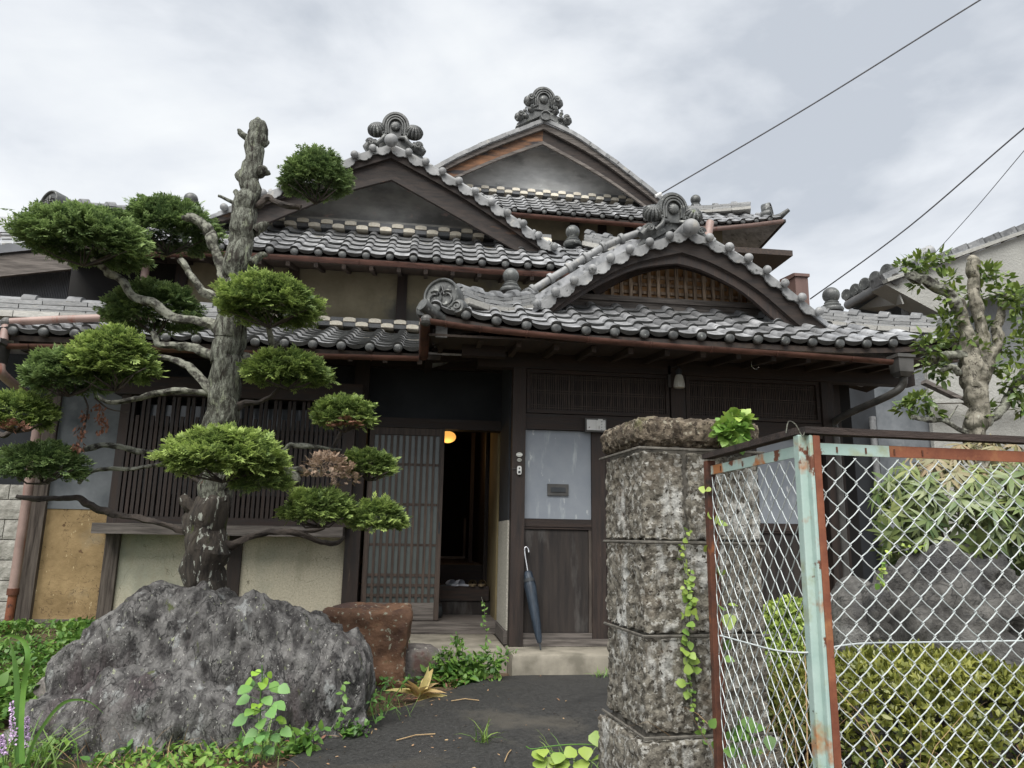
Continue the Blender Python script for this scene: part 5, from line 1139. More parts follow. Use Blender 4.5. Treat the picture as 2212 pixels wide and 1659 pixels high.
def chain(a, b, d, nrm_, z0, z1, pw=.0335, ph=.0345):
    n = int((b-a).length/pw); rows_ = int((z1-z0)/ph)
    for i in range(n+1):
        pts = []
        for k in range(rows_+1):
            s_ = ((k+i) % 2)
            x = min(max((i-.5+s_)*pw+(.0016 if s_ else -.0016), 0), (b-a).length); wob = .004*noise.noise(Vector((i*.3, k*.25, a.x*5)))
            p = a+d*(x+wob)+Vector((0, 0, z1-k*ph+.005*noise.noise(Vector((i*.2, k*.3, 7))))); q = nrm_*(.0022 if (s_) else -.0022)+nrm_*.006*noise.noise(Vector((i*.15, k*.12, 3)))
            pts.append(p+q)
        pp = [pts[0]]
        for p0, p1 in zip(pts[:-1], pts[1:]):
            d_ = p1-p0; sag = nrm_*.0015
            pp += [p0+d_*.12+sag*0, p0+d_*.5+Vector((0, 0, -.0018)), p0+d_*.88, p1]
        MB().tube(pp, .00165, 5, jit=0).build('wire', 'wire', GT, 60)
chain(gc+dr*.034, gr-dr*.018, dr, nr_, .12, ZT-.064); chain(gh+dl*.017, gc-dl*.038, dl, nl, .12, ZT-.070)
w_ = [P(1660+.3516*0+.0, 0, 1)]
def Z9(x, y): return (1434.4+.3516*x, 1075.8+.3516*y)
tw = [P(*Z9(345, 845), 2.35), P(*Z9(520, 893), 2.2), P(*Z9(700, 938), 2.05), P(*Z9(870, 950), 1.97), P(*Z9(960, 935), 1.96), P(*Z9(1100, 905), 1.97), P(*Z9(1300, 890), 1.99), P(*Z9(1700, 885), 2.0), P(*Z9(2260, 876), 2.02)]
MB().tube([tuple(q) for q in smoothpts([tuple(q) for q in tw], 4)], .0024, 6).build('tension_wire', 'wire', GT, 60)
for o in bev:
    md = o.modifiers.new('bevel', 'BEVEL'); md.width = .003; md.segments = 2
MB().tube([tuple(q) for q in smoothpts([tuple(P(*Z9(x, y), 1.93)) for x, y in ((750, -400), (765, -470), (810, -450), (850, -380), (870, -430))], 3)], .0016, 5).build('dry_tendril', 'branch', GT)
# ================================================================ ROCKS
def dome_rock(name, mat, sil, yc, yf, yb, zb, seed, amp=.05, nf=46, nu=90, facet=.6, rough_=.22, label=None, pw=.8, stri=(1, 1, 1), parent=None):
    """boulder whose skyline follows sil (x, z); front foot yf, back foot yb; yc(x)=crest depth"""
    S = smoothpts(sil, 10); ln = [0]
    for a, b in zip(S[:-1], S[1:]): ln.append(ln[-1]+np.linalg.norm(b-a))
    m = MB()
    for i in range(nu+1):
        s = ln[-1]*i/nu
        j = min(max(np.searchsorted(ln, s)-1, 0), len(ln)-2); t = (s-ln[j])/max(1e-9, ln[j+1]-ln[j]); x, z = S[j]*(1-t)+S[j+1]*t
        u = i/nu; e = math.sin(math.pi*min(max(u, .0), 1))**.5
        for k in range(nf+1):
            th = math.pi*k/nf; cy = math.cos(th); sz = math.sin(th)
            y = yc-(yc-yf)*e*max(0, cy)**1 + (yb-yc)*e*max(0, -cy)
            zz = zb+(z-zb)*(sz**pw)
            p = Vector((x+.02*math.cos(th*3), y, zz)); q = Vector((p.x*stri[0], p.y*stri[1], p.z*stri[2]))
            n1_ = noise.fractal(q*1.7+Vector((seed, 0, 0)), .9, 2.1, 6); n2_ = noise.fractal(q*6+Vector((0, seed, 0)), .8, 2.2, 5); rg = 1-abs(noise.noise(q*4.2+Vector((seed, seed, 0))))*2
            cr_ = 1-abs(noise.noise(Vector((q.x*3.5+q.z*1.6+n1_*.6, q.y*1.5, q.z*1.2+seed))))*2
            n0_ = noise.noise(Vector((q.x*1.1-q.z*1.0, q.y, q.z*.9+seed)))
            vd = noise.voronoi(Vector((q.x*1.9+.5*n1_, q.y*1.9, q.z*2.2+seed)))[0]; fc = min(vd[1]-vd[0], .45)
            dsp = amp*(n0_*.7+facet*(fc*2-.4)+n1_*.55+n2_*rough_-.40*max(0, rg-.55)-.5*max(0, cr_-.78))
            nv = Vector((.35*(u-.5)*2, -cy*.8, sz*.6)).normalized()
            if .42 < k/nf < .56: dsp *= .5
            m.v.append(tuple(p+nv*dsp))
    for i in range(nu):
        for k in range(nf): a = i*(nf+1)+k; m.f.append((a, a+1, a+nf+2, a+nf+1))
    return m
def silP(lst, Y): return [(P(u, v, Y).x, P(u, v, Y).z) for u, v in lst]
RB = thing('boulder', 'huge dark lichen-spotted boulder in front of the clipped cypress', 'boulder', (-1.7, 4.9, 0))
s_ = silP([(105, 1560), (118, 1470), (135, 1428), (170, 1398), (205, 1362), (250, 1318), (290, 1285), (325, 1254), (355, 1247), (385, 1256), (430, 1263), (475, 1270), (492, 1282), (520, 1290), (560, 1286), (600, 1291), (640, 1306), (690, 1336), (740, 1376), (775, 1408), (795, 1450), (797, 1500), (770, 1560)], 5.15)
dome_rock('rock', 'rock', s_, 5.15, 4.72, 5.6, -.1, 3, .13, 90, 220, stri=(1.6, 1, .8), pw=.62).build('main_rock', 'rock', RB, True)
s_ = silP([(40, 1640), (52, 1560), (75, 1525), (130, 1505), (165, 1500), (200, 1478), (240, 1452), (300, 1432), (350, 1428), (420, 1440), (500, 1470), (560, 1520), (600, 1570), (612, 1620)], 4.85)
dome_rock('rock', 'rock', s_, 4.85, 4.5, 5.2, -.1, 8, .10, 70, 170, stri=(1.4, 1, .8), pw=.65).build('front_lobe', 'rock', RB, True)
def small_rock(name, label, mat, c, rad, seed, amp=.2, cat_='rock', sub=4, flat=1):
    bm = bmesh.new(); bmesh.ops.create_icosphere(bm, subdivisions=sub, radius=1)
    for v in bm.verts:
        p = v.co.copy(); n_ = noise.fractal(p*1.5+Vector((seed, 0, 0)), .9, 2.1, 5); k = 1+amp*n_; q = p*k
        q = Vector((q.x, q.y, min(q.z, .72+.1*n_) if flat else q.z)); v.co = Vector((q.x*rad[0], q.y*rad[1], q.z*rad[2]))
    me = bpy.data.meshes.new(name); bm.to_mesh(me); bm.free(); me.materials.append(MT[mat]); me.polygons.foreach_set('use_smooth', [True]*len(me.polygons))
    o = place(name, me); o.location = c; return tag(o, label, cat_)
small_rock('garden_rock', 'small mossy grey rock beside yellow hosta at path edge', 'rock3', PG(885, 1475)+Vector((0, .3, .06)), (.27, .22, .24), 4)
small_rock('garden_rock', 'flat dark stone between big boulder and yellow hosta', 'rock', PG(800, 1492)+Vector((0, .35, .02)), (.24, .2, .16), 9)
small_rock('garden_rock', 'reddish low stone at lower left end of the big boulder', 'rock3', PG(75, 1560)+Vector((.0, .45, .05)), (.22, .2, .20), 14)
# red stone block
rs = P(795, 1325, 6.3); 
def rtap(c, lo, hi):
    t = (c[2]-lo[2])/(hi[2]-lo[2]); c = np.array(c); xm_ = (lo[0]+hi[0])/2; c[0] = xm_+(c[0]-xm_)*(.80+.20*t)+(1-t)*(.03); c[2] += .03*(c[0]-xm_)*t; return c
o = rough_box((rs.x-.345, 6.1, .02), (rs.x+.345, 6.7, rs.z+.05), .025, .028, .05, 21, None, 1, rtap, sc=9, big=.05).build('red_stone', 'redrock', None, True)
tag(o, 'rust red flat-topped stone with white lichen between boulder and doorway', 'stone')
RR2 = thing('garden_boulder', 'large grey boulder behind the chain link under the rhododendron', 'boulder', (2.6, 4.1, 0))
s_ = silP([(1850, 1420), (1858, 1300), (1875, 1240), (1905, 1212), (1950, 1200), (1985, 1178), (2025, 1158), (2065, 1148), (2100, 1158), (2140, 1195), (2175, 1240), (2205, 1290), (2240, 1330), (2300, 1380), (2320, 1460)], 4.1)
dome_rock('rock', 'rock2', s_, 4.1, 3.5, 4.7, 0, 23, .13, 56, 120, 1.4, .12, stri=(.8, 1, 1.2), pw=.55).build('main_rock', 'rock2', RR2, True)
s_ = silP([(1775, 1420), (1780, 1330), (1800, 1270), (1830, 1245), (1865, 1250), (1900, 1290), (1915, 1420)], 4.3)
dome_rock('rock', 'rock2', s_, 4.3, 3.9, 4.6, 0, 29, .06, 40, 60, pw=.6).build('side_rock', 'rock2', RR2, True)
# ================================================================ CLIPPED CYPRESS
TR = thing('clipped_cypress', 'cloud-pruned cypress with bare topped trunk and green foliage pads behind the boulder', 'tree', (-1.73, 5.6, .2))
YT = 5.55
def limb(name, mat, pts, Y=YT, n=10, parent=None, jit=.12, k=5):
    """pts: (u, v, radius_px[, Y])"""
    q = []
    for p in pts:
        yy_ = p[3] if len(p) > 3 else Y; w3 = P(p[0], p[1], yy_); q.append((w3.x, w3.y, w3.z, p[2]*yy_/F*.97))
    s = smoothpts(q, k); s = [np.array(a) for a in s]
    for a in s[1:-1]: 
        v = Vector(a[:3])*7; a[:3] += np.array((noise.noise(v), noise.noise(v+Vector((9, 0, 0))), noise.noise(v+Vector((0, 9, 0)))))*a[3]*.5; v = Vector(a[:3])*22; a[:3] += np.array((noise.noise(v), noise.noise(v+Vector((9, 0, 0))), noise.noise(v+Vector((0, 9, 0)))))*min(a[3], .05)*.35
    return MB().tube([a[:3] for a in s], [max(.002, a[3]) for a in s], n, jit=jit).build(name, mat, parent or TR, True)
b0 = P(440, 1262, YT); 
limb('lower_trunk', 'barkdark', [(436, 1400, 46), (438, 1262, 42), (448, 1180, 42), (455, 1120, 38), (462, 1070, 35)], n=26, jit=.10)
limb('trunk', 'bark', [(460, 1085, 35), (468, 1040, 34), (475, 980, 33), (480, 900, 32), (487, 830, 33), (492, 760, 34), (494, 700, 33), (500, 640, 28), (513, 580, 27), (521, 520, 26), (529, 470, 27), (534, 430, 24), (541, 385, 22), (545, 345, 21), (553, 300, 22), (557, 275, 19), (557, 264, 8)], n=26, jit=.10)
# stubs and knots
for nm, pts in (('stub', [(540, 300, 10), (525, 292, 8), (515, 284, 7)]), ('stub', [(540, 400, 14), (524, 385, 11), (512, 372, 10)]), ('stub', [(560, 370, 16), (574, 372, 11), (583, 372, 5)]), ('dead_twig', [(515, 443, 6), (495, 433, 4), (472, 423, 3.5)]), ('stub', [(545, 565, 12), (562, 552, 8), (575, 548, 6)]), ('stub', [(555, 305, 14), (571, 312, 9), (578, 306, 5)]), ('stub', [(520, 425, 9), (513, 420, 8), (508, 413, 6)]), ('knot', [(530, 470, 20), (533, 455, 14)]), ('stub', [(425, 1110, 16), (405, 1090, 13), (396, 1078, 12)]), ('burl', [(432, 1165, 16), (415, 1140, 15), (408, 1115, 11)]), ('stub', [(550, 500, 14), (570, 487, 9), (578, 482, 4)])):
    limb(nm, 'bark' if pts[0][1] < 1000 else 'barkdark', pts, n=12)
BR = [
 ([(556, 445, 10), (578, 428, 10), (596, 437, 8), (622, 445, 8), (650, 448, 6)], 'branchdark'),
 ([(505, 640, 14), (480, 590, 12), (465, 545, 12), (452, 505, 14), (428, 475, 13), (400, 467, 10)], 'branch'),
 ([(500, 670, 12), (462, 645, 11), (430, 620, 10), (410, 590, 9), (390, 560, 8)], 'branch'),
 ([(490, 745, 20), (460, 700, 14), (420, 692, 11), (370, 682, 11), (330, 655, 13), (290, 640, 10), (262, 605, 10), (235, 590, 9), (200, 560, 7)], 'branch'),
 ([(470, 770, 13), (420, 752, 12), (375, 748, 10), (345, 745, 8), (330, 720, 7)], 'branch'),
 ([(462, 850, 14), (435, 820, 11), (405, 790, 10), (370, 775, 8), (340, 772, 7)], 'branch'),
 ([(460, 850, 8), (420, 847, 8), (370, 845, 8), (310, 858, 7), (260, 868, 6), (230, 866, 5), (205, 855, 4)], 'branch'),
 ([(525, 770, 10), (560, 768, 7), (585, 752, 7), (600, 740, 6)], 'branch'),
 ([(590, 752, 9), (583, 725, 8), (575, 700, 7), (560, 685, 6)], 'branch'),
 ([(510, 880, 12), (535, 870, 8), (560, 868, 6), (590, 852, 5), (612, 825, 5)], 'branchdark'),
 ([(440, 955, 12), (345, 975, 6), (290, 973, 7), (240, 962, 7), (200, 967, 7), (150, 978, 6), (100, 990, 6), (40, 985, 6), (-20, 985, 5)], 'branch'),
 ([(430, 1000, 10), (340, 1003, 5), (280, 1015, 5), (235, 1012, 5), (195, 1020, 4), (170, 1045, 4)], 'branch'),
 ([(412, 1148, 12), (370, 1138, 7), (300, 1120, 7), (245, 1110, 8), (190, 1092, 9), (170, 1078, 7), (130, 1075, 6), (85, 1078, 6), (35, 1072, 5)], 'branchdark'),
 ([(486, 1180, 14), (530, 1165, 8), (590, 1150, 8), (650, 1155, 7), (700, 1170, 6), (728, 1172, 5), (745, 1160, 3)], 'branchdark'),
 ([(640, 1152, 5), (670, 1148, 5), (700, 1140, 4)], 'branchdark'),
 ([(520, 1000, 9), (610, 975, 6), (628, 962, 7), (665, 962, 6), (700, 968, 4), (738, 973, 3)], 'branch'),
 ([(510, 1010, 9), (600, 1018, 6), (640, 1015, 9), (680, 1020, 5), (720, 1018, 4)], 'branch'),
 ([(620, 1020, 7), (642, 1030, 12), (640, 1048, 7)], 'branch'),
 ([(720, 965, 5), (735, 940, 5), (745, 920, 5)], 'branchdark'),
 ([(-60, 900, 10), (0, 940, 7), (30, 925, 5)], 'branchdark')]
for pts, mt in BR: limb('branch', mt, [(q[0], q[1], q[2]*.86) for q in pts], k=7, jit=.22)
for (u, v) in ((560, 1000), (440, 1030), (520, 1035), (400, 1020)): limb('twig', 'branchdark', [(475, 1060, 6), ((u+475)/2, (v+1075)/2, 5), (u, v, 3)])
PADS = [ # u, v, rx, ry, Y, mat, size, n, bright, tilt
 (682, 378, 76, 66, 5.6, 'hinoki2', .085, 1500, .45, 0), (182, 514, 144, 64, 5.4, 'hinoki2', .10, 2300, .75, -.12), (362, 488, 112, 66, 5.9, 'hinoki2', .10, 1600, .4, -.05),
 (335, 668, 102, 62, 5.9, 'hinoki2', .10, 1400, .45, 0), (583, 650, 113, 60, 5.2, 'hinoki', .09, 1900, .62, -.08), (150, 808, 88, 50, 5.2, 'hinoki2', .09, 1200, .6, 0),
 (248, 775, 84, 72, 5.1, 'hinoki', .09, 1500, .75, -.05), (622, 800, 96, 42, 5.3, 'hinoki', .085, 1200, .6, 0), (482, 984, 132, 60, 4.85, 'hinoki', .085, 2600, .95, 0),
 (745, 893, 66, 42, 5.3, 'hinoki', .07, 900, .75, 0), (35, 892, 72, 44, 5.2, 'hinoki', .085, 900, .8, 0), (90, 1003, 86, 44, 5.3, 'hinoki2', .085, 1100, .5, 0),
 (797, 1005, 60, 34, 5.35, 'hinoki', .07, 700, .55, 0), (690, 1098, 80, 42, 5.2, 'hinoki', .075, 1100, .62, 0), (818, 1118, 58, 38, 5.2, 'hinoki', .075, 800, .8, 0),
 (560, 1035, 60, 30, 4.95, 'hinoki', .08, 400, .5, 0), (225, 480, 60, 30, 5.5, 'hinoki2', .09, 300, .6, 0)]
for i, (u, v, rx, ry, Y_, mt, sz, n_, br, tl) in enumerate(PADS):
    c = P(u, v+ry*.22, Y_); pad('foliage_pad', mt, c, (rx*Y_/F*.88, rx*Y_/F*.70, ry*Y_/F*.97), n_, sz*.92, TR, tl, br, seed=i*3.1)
for (u, v, rx, ry, Y_, mt, sz, n_, br, tl) in PADS[:14]:
    m = MB(); a = P(u, v+ry*.95, Y_)
    for k in range(9):
        b = P(u+random.uniform(-.8, .8)*rx, v+ry*random.uniform(.1, .7), Y_+random.uniform(-.2, .1)); q = a.lerp(b, .5)+Vector((random.uniform(-.03, .03), 0, random.uniform(-.03, .01))); m.tube([a, q, b], [.009, .006, .003], 5)
    m.build('inner_twigs', 'branchdark', TR, kind='stuff')
c = P(706, 1018, 5.2); pad('dead_pad', 'dead', c, (.16, .14, .12), 150, .055, TR, 0, .4, lab='bleached tan dead foliage pad')
c = P(745, 1035, 5.2); pad('dead_pad', 'dead', c, (.08, .1, .11), 70, .05, TR, 0, .5, lab='bleached tan dead foliage pad')
for k in range(14):
    a = P(690+random.uniform(-20, 20), 1030, 5.2); b = a+Vector((random.uniform(-.14, .10), random.uniform(-.1, .1), random.uniform(.05, .17))); MB().tube([a, (a+b)/2+Vector((.01, 0, .01)), b], [.004, .003, .0015], 5).build('twig', 'dead', TR)
for cc, r_, n_ in ((P(745, 918, 5.15), .07, 40), (P(28, 925, 5.0), .05, 30)): pad('browned_sprays', 'deadred', cc, (r_*1.4, r_, r_*.5), n_, .05, TR, 0, .4)
# hanging dead leaves
def hangleaves(u0, v0, u1, v1, n):
    t = rng.random(n); p = np.array([tuple(P(lerp(u0, u1, a)+rng.normal()*4.5, lerp(v0, v1, a), 5.25)) for a in t]); p[:, 1] += rng.normal(size=n)*.02
    d = nrm(rng.normal(size=(n, 3))*.5+np.array((0, 0, -1.))); X_, Y_, Z_ = frames(d, rdir(n)); return inst(*leaf_t(.45), p, X_, Y_, Z_, .034*(.7+.5*rng.random(n)), .3*rng.random(n))
V_, T_, ti = cat([hangleaves(188, 880, 165, 975, 90), hangleaves(212, 872, 232, 930, 45), hangleaves(225, 880, 215, 935, 25)])
soup('hanging_dead_leaves', 'deadred', V_, T_, TR, None, ti)
limb('dead_twig', 'branchdark', [(182, 858, 2), (190, 885, 2), (178, 930, 1.5), (168, 970, 1)], 5.25, n=5); limb('dead_twig', 'branchdark', [(205, 860, 2), (222, 875, 2), (240, 885, 1.5), (278, 890, 1)], 5.25, n=5)
# ================================================================ RIGHT-HAND PLANTS
LEAF = leaf_t(.46, .14, -.18); ROUND = leaf_t(.85, .10, -.12, wide=.40); LONG = leaf_t(.19, .10, -.22, wide=.5); LOBED = leaf_t(1.0, .16, -.18, wide=.5)
def fol(tm, c, d, upv, S, T): X_, Y_, Z_ = frames(d, upv); return inst(*tm, c, X_, Y_, Z_, S, T)
def cluster(tm, c, rad, n, size, tint=.3, updir=.4, spread=.6, tipbright=.5):
    d = rdir(n); r = rng.random(n)**.4; p = d*r[:, None]*np.array(rad); 
    a = nrm(d+rng.normal(size=(n, 3))*spread+np.array((0, 0, updir))); t = tint*rng.random(n)*1.4+tipbright*np.clip(d[:, 2]*r, 0, 1)*rng.random(n)
    return fol(tm, p+np.array(c), a, nrm(np.array((0, 0, 1.))+rng.normal(size=(n, 3))*.5), size*(.6+.7*rng.random(n)), t)
T2 = thing('pollarded_tree', 'pale-barked pollarded tree with sparse glossy leaf tufts behind the fence', 'tree', (3.6, 4.8, 0))
Y5 = 4.8
def l2(name, pts, mat='bark2', n=16, jit=.20): return limb(name, mat, pts, Y5, n=n, parent=T2, jit=jit, k=9)
l2('trunk', [(2128, 1500, 30), (2124, 1100, 27), (2116, 960, 25), (2110, 900, 26), (2106, 850, 28), (2102, 800, 28), (2094, 760, 22), (2086, 720, 17), (2078, 680, 15), (2070, 655, 15)], n=20)
l2('limb', [(2115, 830, 16), (2120, 770, 15), (2120, 720, 14), (2112, 660, 14), (2104, 610, 15), (2098, 570, 14), (2094, 563, 6)])
l2('limb', [(2120, 840, 14), (2142, 780, 14), (2152, 740, 12), (2158, 700, 12), (2165, 675, 10), (2175, 640, 7)])
l2('limb', [(2085, 690, 15), (2062, 660, 15), (2045, 630, 14), (2020, 615, 13), (1990, 605, 13), (1972, 598, 15), (1962, 592, 10)], 'branch')
l2('limb', [(2115, 915, 12), (2150, 900, 11), (2178, 865, 10), (2195, 825, 9), (2215, 800, 8)], 'branch')
l2('limb', [(2095, 775, 12), (2060, 765, 12), (2030, 770, 10), (2012, 778, 10)], 'branch')
l2('limb', [(2090, 935, 6), (2065, 925, 5), (2040, 908, 5), (2008, 907, 6), (1970, 900, 5)], 'branch'); l2('twig', [(2045, 910, 3), (2060, 890, 2), (2070, 875, 1)], 'branch', 6)
l2('limb', [(2070, 805, 9), (2050, 790, 8), (2035, 800, 6)], 'branch')
ls = []
for u, v, rx, ry, n_ in ((1985, 568, 42, 26, 45), (2030, 562, 30, 26, 30), (1948, 575, 16, 12, 10), (1985, 615, 20, 14, 14), (2055, 640, 30, 30, 30), (2048, 690, 34, 30, 38), (2035, 725, 16, 20, 14), (2080, 740, 30, 18, 20), (2110, 640, 30, 22, 26), (2130, 590, 30, 24, 26), (2160, 600, 26, 16, 16), (2175, 635, 40, 30, 34), (2200, 650, 30, 40, 36), (2205, 690, 20, 30, 20), (2120, 700, 26, 26, 18), (2080, 780, 16, 10, 8), (2010, 745, 40, 30, 40), (2025, 790, 42, 18, 34), (2040, 815, 20, 12, 10), (2180, 745, 42, 30, 40), (2150, 790, 20, 20, 14), (2190, 830, 34, 50, 60), (2215, 880, 26, 30, 30), (2120, 755, 20, 12, 10), (1985, 868, 34, 18, 34), (1955, 882, 22, 12, 16), (2020, 890, 18, 10, 12), (2130, 880, 20, 14, 16), (2110, 905, 20, 8, 8), (2235, 770, 30, 60, 50), (2050, 600, 24, 14, 14)):
    c = P(u, v, Y5+rng.normal()*.06); ls.append(cluster(LEAF, tuple(c), (rx*Y5/F, rx*Y5/F*.8, ry*Y5/F), int(n_*2.3), .062, .30, .3, .7, .75))
V_, T_, ti = cat(ls); soup('foliage', 'leaf', V_, T_, T2, None, ti)
# rhododendron
RH = thing('rhododendron', 'large rhododendron with long drooping leaves, faded brown at its top, behind fence', 'shrub', (2.9, 4.4, 0))
def whorls(c, rad, n, mat, nl_, size, droop, tint, cond=None, name='foliage'):
    out = []
    d = rdir(n); d[:, 1] = -abs(d[:, 1]); r = .72+.3*rng.random(n); p = d*r[:, None]*np.array(rad)+np.array(c)
    if cond is not None: k = cond(p); p = p[k]; d = d[k]
    for q, dd in zip(p, d):
        ax = nrm(dd+np.array((0, -.2, .5))+rng.normal(size=3)*.35); u_ = nrm(np.cross(ax, (0, 0, 1))); w__ = np.cross(ax, u_); m = nl_+rng.integers(-2, 3)
        an = 2*np.pi*(np.arange(m)/m+rng.random()*.1)+rng.normal(size=m)*.15; rad_ = np.cos(an)[:, None]*u_+np.sin(an)[:, None]*w__
        lf = nrm(rad_+ax*(rng.random((m, 1))*.5)+np.array((0, 0, -droop))+rng.normal(size=(m, 3))*.12)
        out.append(fol(LONG, np.repeat(q[None], m, 0), lf, np.repeat(ax[None], m, 0)+rng.normal(size=(m, 3))*.1, size*(.7+.5*rng.random(m)), tint*rng.random(m)+rng.random()*tint*.5))
    V_, T_, ti = cat(out); return soup(name, mat, V_, T_, RH, None, ti)
cR = P(2090, 1120, 4.35)
whorls(cR, (.66, .55, .46), 300, 'rhodo', 10, .125, .35, .55, lambda p: p[:, 2] < cR.z+.26)
whorls(cR+Vector((.06, 0, .05)), (.62, .50, .50), 210, 'rhodobrown', 11, .115, .75, .6, lambda p: (p[:, 2] > cR.z+.22))
whorls(cR+Vector((-.05, 0, .03)), (.60, .52, .44), 90, 'rhodo', 10, .12, .6, 1.0, lambda p: (p[:, 2] > cR.z+.02) & (p[:, 2] < cR.z+.36))
whorls(cR+Vector((.75, .1, -.05)), (.5, .5, .55), 170, 'rhodo', 10, .12, .5, .6)
MB().ball(cR+Vector((.1, .12, -.04)), .42, n=24, m=14).build('inner_twigs', 'black', RH, True) if False else None
for k in range(26):
    a = cR+Vector((random.uniform(-.2, .3), .25, -1.2)); b = cR+Vector((random.uniform(-.55, .7), random.uniform(-.3, .3), random.uniform(-.3, .35))); MB().tube([a, (a+b)/2+Vector((random.uniform(-.1, .1), 0, .1)), b], [.018, .012, .006], 6).build('stem', 'branchdark', RH)
# clipped hedges
def hedge(name, label, cat_, mat, c, rad, n, size, tint, box=2.6, tm=LEAF, col_in='branchdark', seed=0):
    t = thing(name, label, cat_, (c[0], c[1], 0)); n = int(n*1.0); d = rdir(n); d[:, 2] = np.abs(d[:, 2]); d[:, 1] -= .25; d = nrm(d)
    k = (np.abs(d)**box).sum(1)**(-1/box); lump = 1+.06*cloudnoise(d+seed, 3)+.03*cloudnoise(d+seed, 9); p = d*(k*lump*(.86+.15*rng.random(n)))[:, None]*np.array(rad)+np.array(c)
    keep = rng.random(n) < np.clip(-.10+1.7*(p[:, 2]-c[2])/rad[2]+1.0*cloudnoise(p, 2.6), .10, 1); p = p[keep]; d = d[keep]; n = len(p)
    parts_ = []
    for j in range(5):
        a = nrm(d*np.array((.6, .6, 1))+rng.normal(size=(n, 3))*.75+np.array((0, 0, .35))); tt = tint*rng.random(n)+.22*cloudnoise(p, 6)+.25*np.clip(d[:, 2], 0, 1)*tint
        parts_.append(fol(tm, p+rng.normal(size=(n, 3))*size*.12, a, nrm(d+rng.normal(size=(n, 3))*.4), size*(.6+.6*rng.random(n)), tt))
    V_, T_, ti = cat(parts_); soup('foliage', mat, V_, T_, t, None, ti)
    for k in range(22):
        a = Vector(c)+Vector((random.uniform(-.5, .5)*rad[0], random.uniform(-.3, .3)*rad[1], -c[2]*.98)); b = Vector(c)+Vector((random.uniform(-.85, .85)*rad[0], random.uniform(-.8, .2)*rad[1], random.uniform(0, .8)*rad[2])); MB().tube([a, a.lerp(b, .5)+Vector((0, 0, .05)), b], [.014, .009, .003], 5).build('stem', col_in, t)
    return t
AZ = leaf_t(.40, .10, -.12)
cA = P(2010, 1500, 3.25); hedge('azalea_hedge', 'wide clipped olive-green azalea hedge in front of the garden boulder', 'hedge', 'azalea', (cA.x, 3.35, .26), (.74, .55, .44), 5200, .036, .6, tm=AZ, seed=5)
cA2 = P(1730, 1560, 3.3); hedge('azalea_bush', 'low olive azalea mound beside the pillar behind the chain link', 'shrub', 'azalea', (cA2.x+.02, 3.45, .22), (.26, .35, .34), 1700, .038, .5, tm=AZ, seed=9)
cB = P(1745, 1400, 4.4); hedge('box_bush', 'bright small-leaved clipped bush between pillar and dark side rock', 'shrub', 'leaf', (cB.x, 4.45, .45), (.34, .3, .40), 1700, .036, .9, tm=leaf_t(.55), seed=13)
# ivy on pillar, vine, creeper
IV = thing('ivy_tuft', 'bright green ivy tuft on top of the stone pillar', 'ivy', tuple(P(1580, 960, 3.0)))
V_, T_, ti = cat([cluster(ROUND, tuple(P(1588, 908, 2.80)), (.072, .06, .030), 70, .038, .4, .2, .7, .8), cluster(ROUND, tuple(P(1580, 935, 2.76)), (.068, .03, .045), 110, .040, .2, -.2, .6, .3)])
soup('leaves', 'ivy', V_, T_, IV, None, ti); MB().tube([P(1570, 905, 3.0), P(1600, 930, 2.98), P(1620, 950, 2.96)], .002, 5).build('stem', 'branch', IV)
def vine(name, label, cat_, pts, n, size, mat='ivy', spread=.012, tm=ROUND, hang=.3, tint=.5, stem=.0018):
    w = smoothpts([tuple(p) for p in pts], 8); t = thing(name, label, cat_, tuple(pts[0])); MB().tube([tuple(q) for q in w], stem, 5).build('stem', 'branch', t)
    w = np.array(w); i = (rng.random(n)*(len(w)-1)); j = i.astype(int); q = w[j]+(w[np.minimum(j+1, len(w)-1)]-w[j])*(i-j)[:, None]+rng.normal(size=(n, 3))*spread
    a = nrm(rng.normal(size=(n, 3))*.8+np.array((0, -.5, -hang))); sz = size*(.5+.8*rng.random(n))*(.55+.45*(i/len(w)))
    V_, T_, ti = cat([fol(tm, q, a, nrm(np.array((0, -1., .5))+rng.normal(size=(n, 3))*.3), sz, tint*rng.random(n)+.3*(1-i/len(w)))]); soup('leaves', mat, V_, T_, t, None, ti); return t
vy = PY-.025
vine('ivy_vine', 'thin green ivy vine climbing the front of the stone pillar', 'ivy', [P(1492, 1520, vy+.03), P(1483, 1430, vy+.03), P(1490, 1340, vy+.03), P(1488, 1290, vy+.03), P(1482, 1230, vy+.03), P(1476, 1150, vy+.03)][::-1], 85, .038, spread=.010)
vine('ivy_vine', 'small ivy strand low on the stone pillar near the plinth', 'ivy', [P(1490, 1510, vy+.03), P(1510, 1560, vy+.03), P(1520, 1600, vy+.03)], 16, .028, tint=.2)
vine('ivy_strand', 'few heart-shaped leaves hanging between hinge stile and pillar', 'ivy', [P(1538, 1040, 2.62), P(1548, 1100, 2.62), P(1552, 1200, 2.62), P(1560, 1300, 2.62), P(1562, 1420, 2.62)], 16, .055, tint=.6, spread=.016)
vine('ivy_clump', 'dark ivy clump at foot of the hinge stile', 'ivy', [P(1570, 1620, 2.62), P(1600, 1590, 2.6), P(1640, 1600, 2.6)], 26, .06, 'weed', spread=.03, tint=.15)
vine('creeper', 'yellow green creeper trailing over the garden boulder', 'creeper', [P(2000, 1172, 3.72), P(1960, 1185, 3.66), P(1918, 1200, 3.62), P(1905, 1235, 3.58), P(1902, 1270, 3.56)], 46, .030, spread=.012, tint=.9)
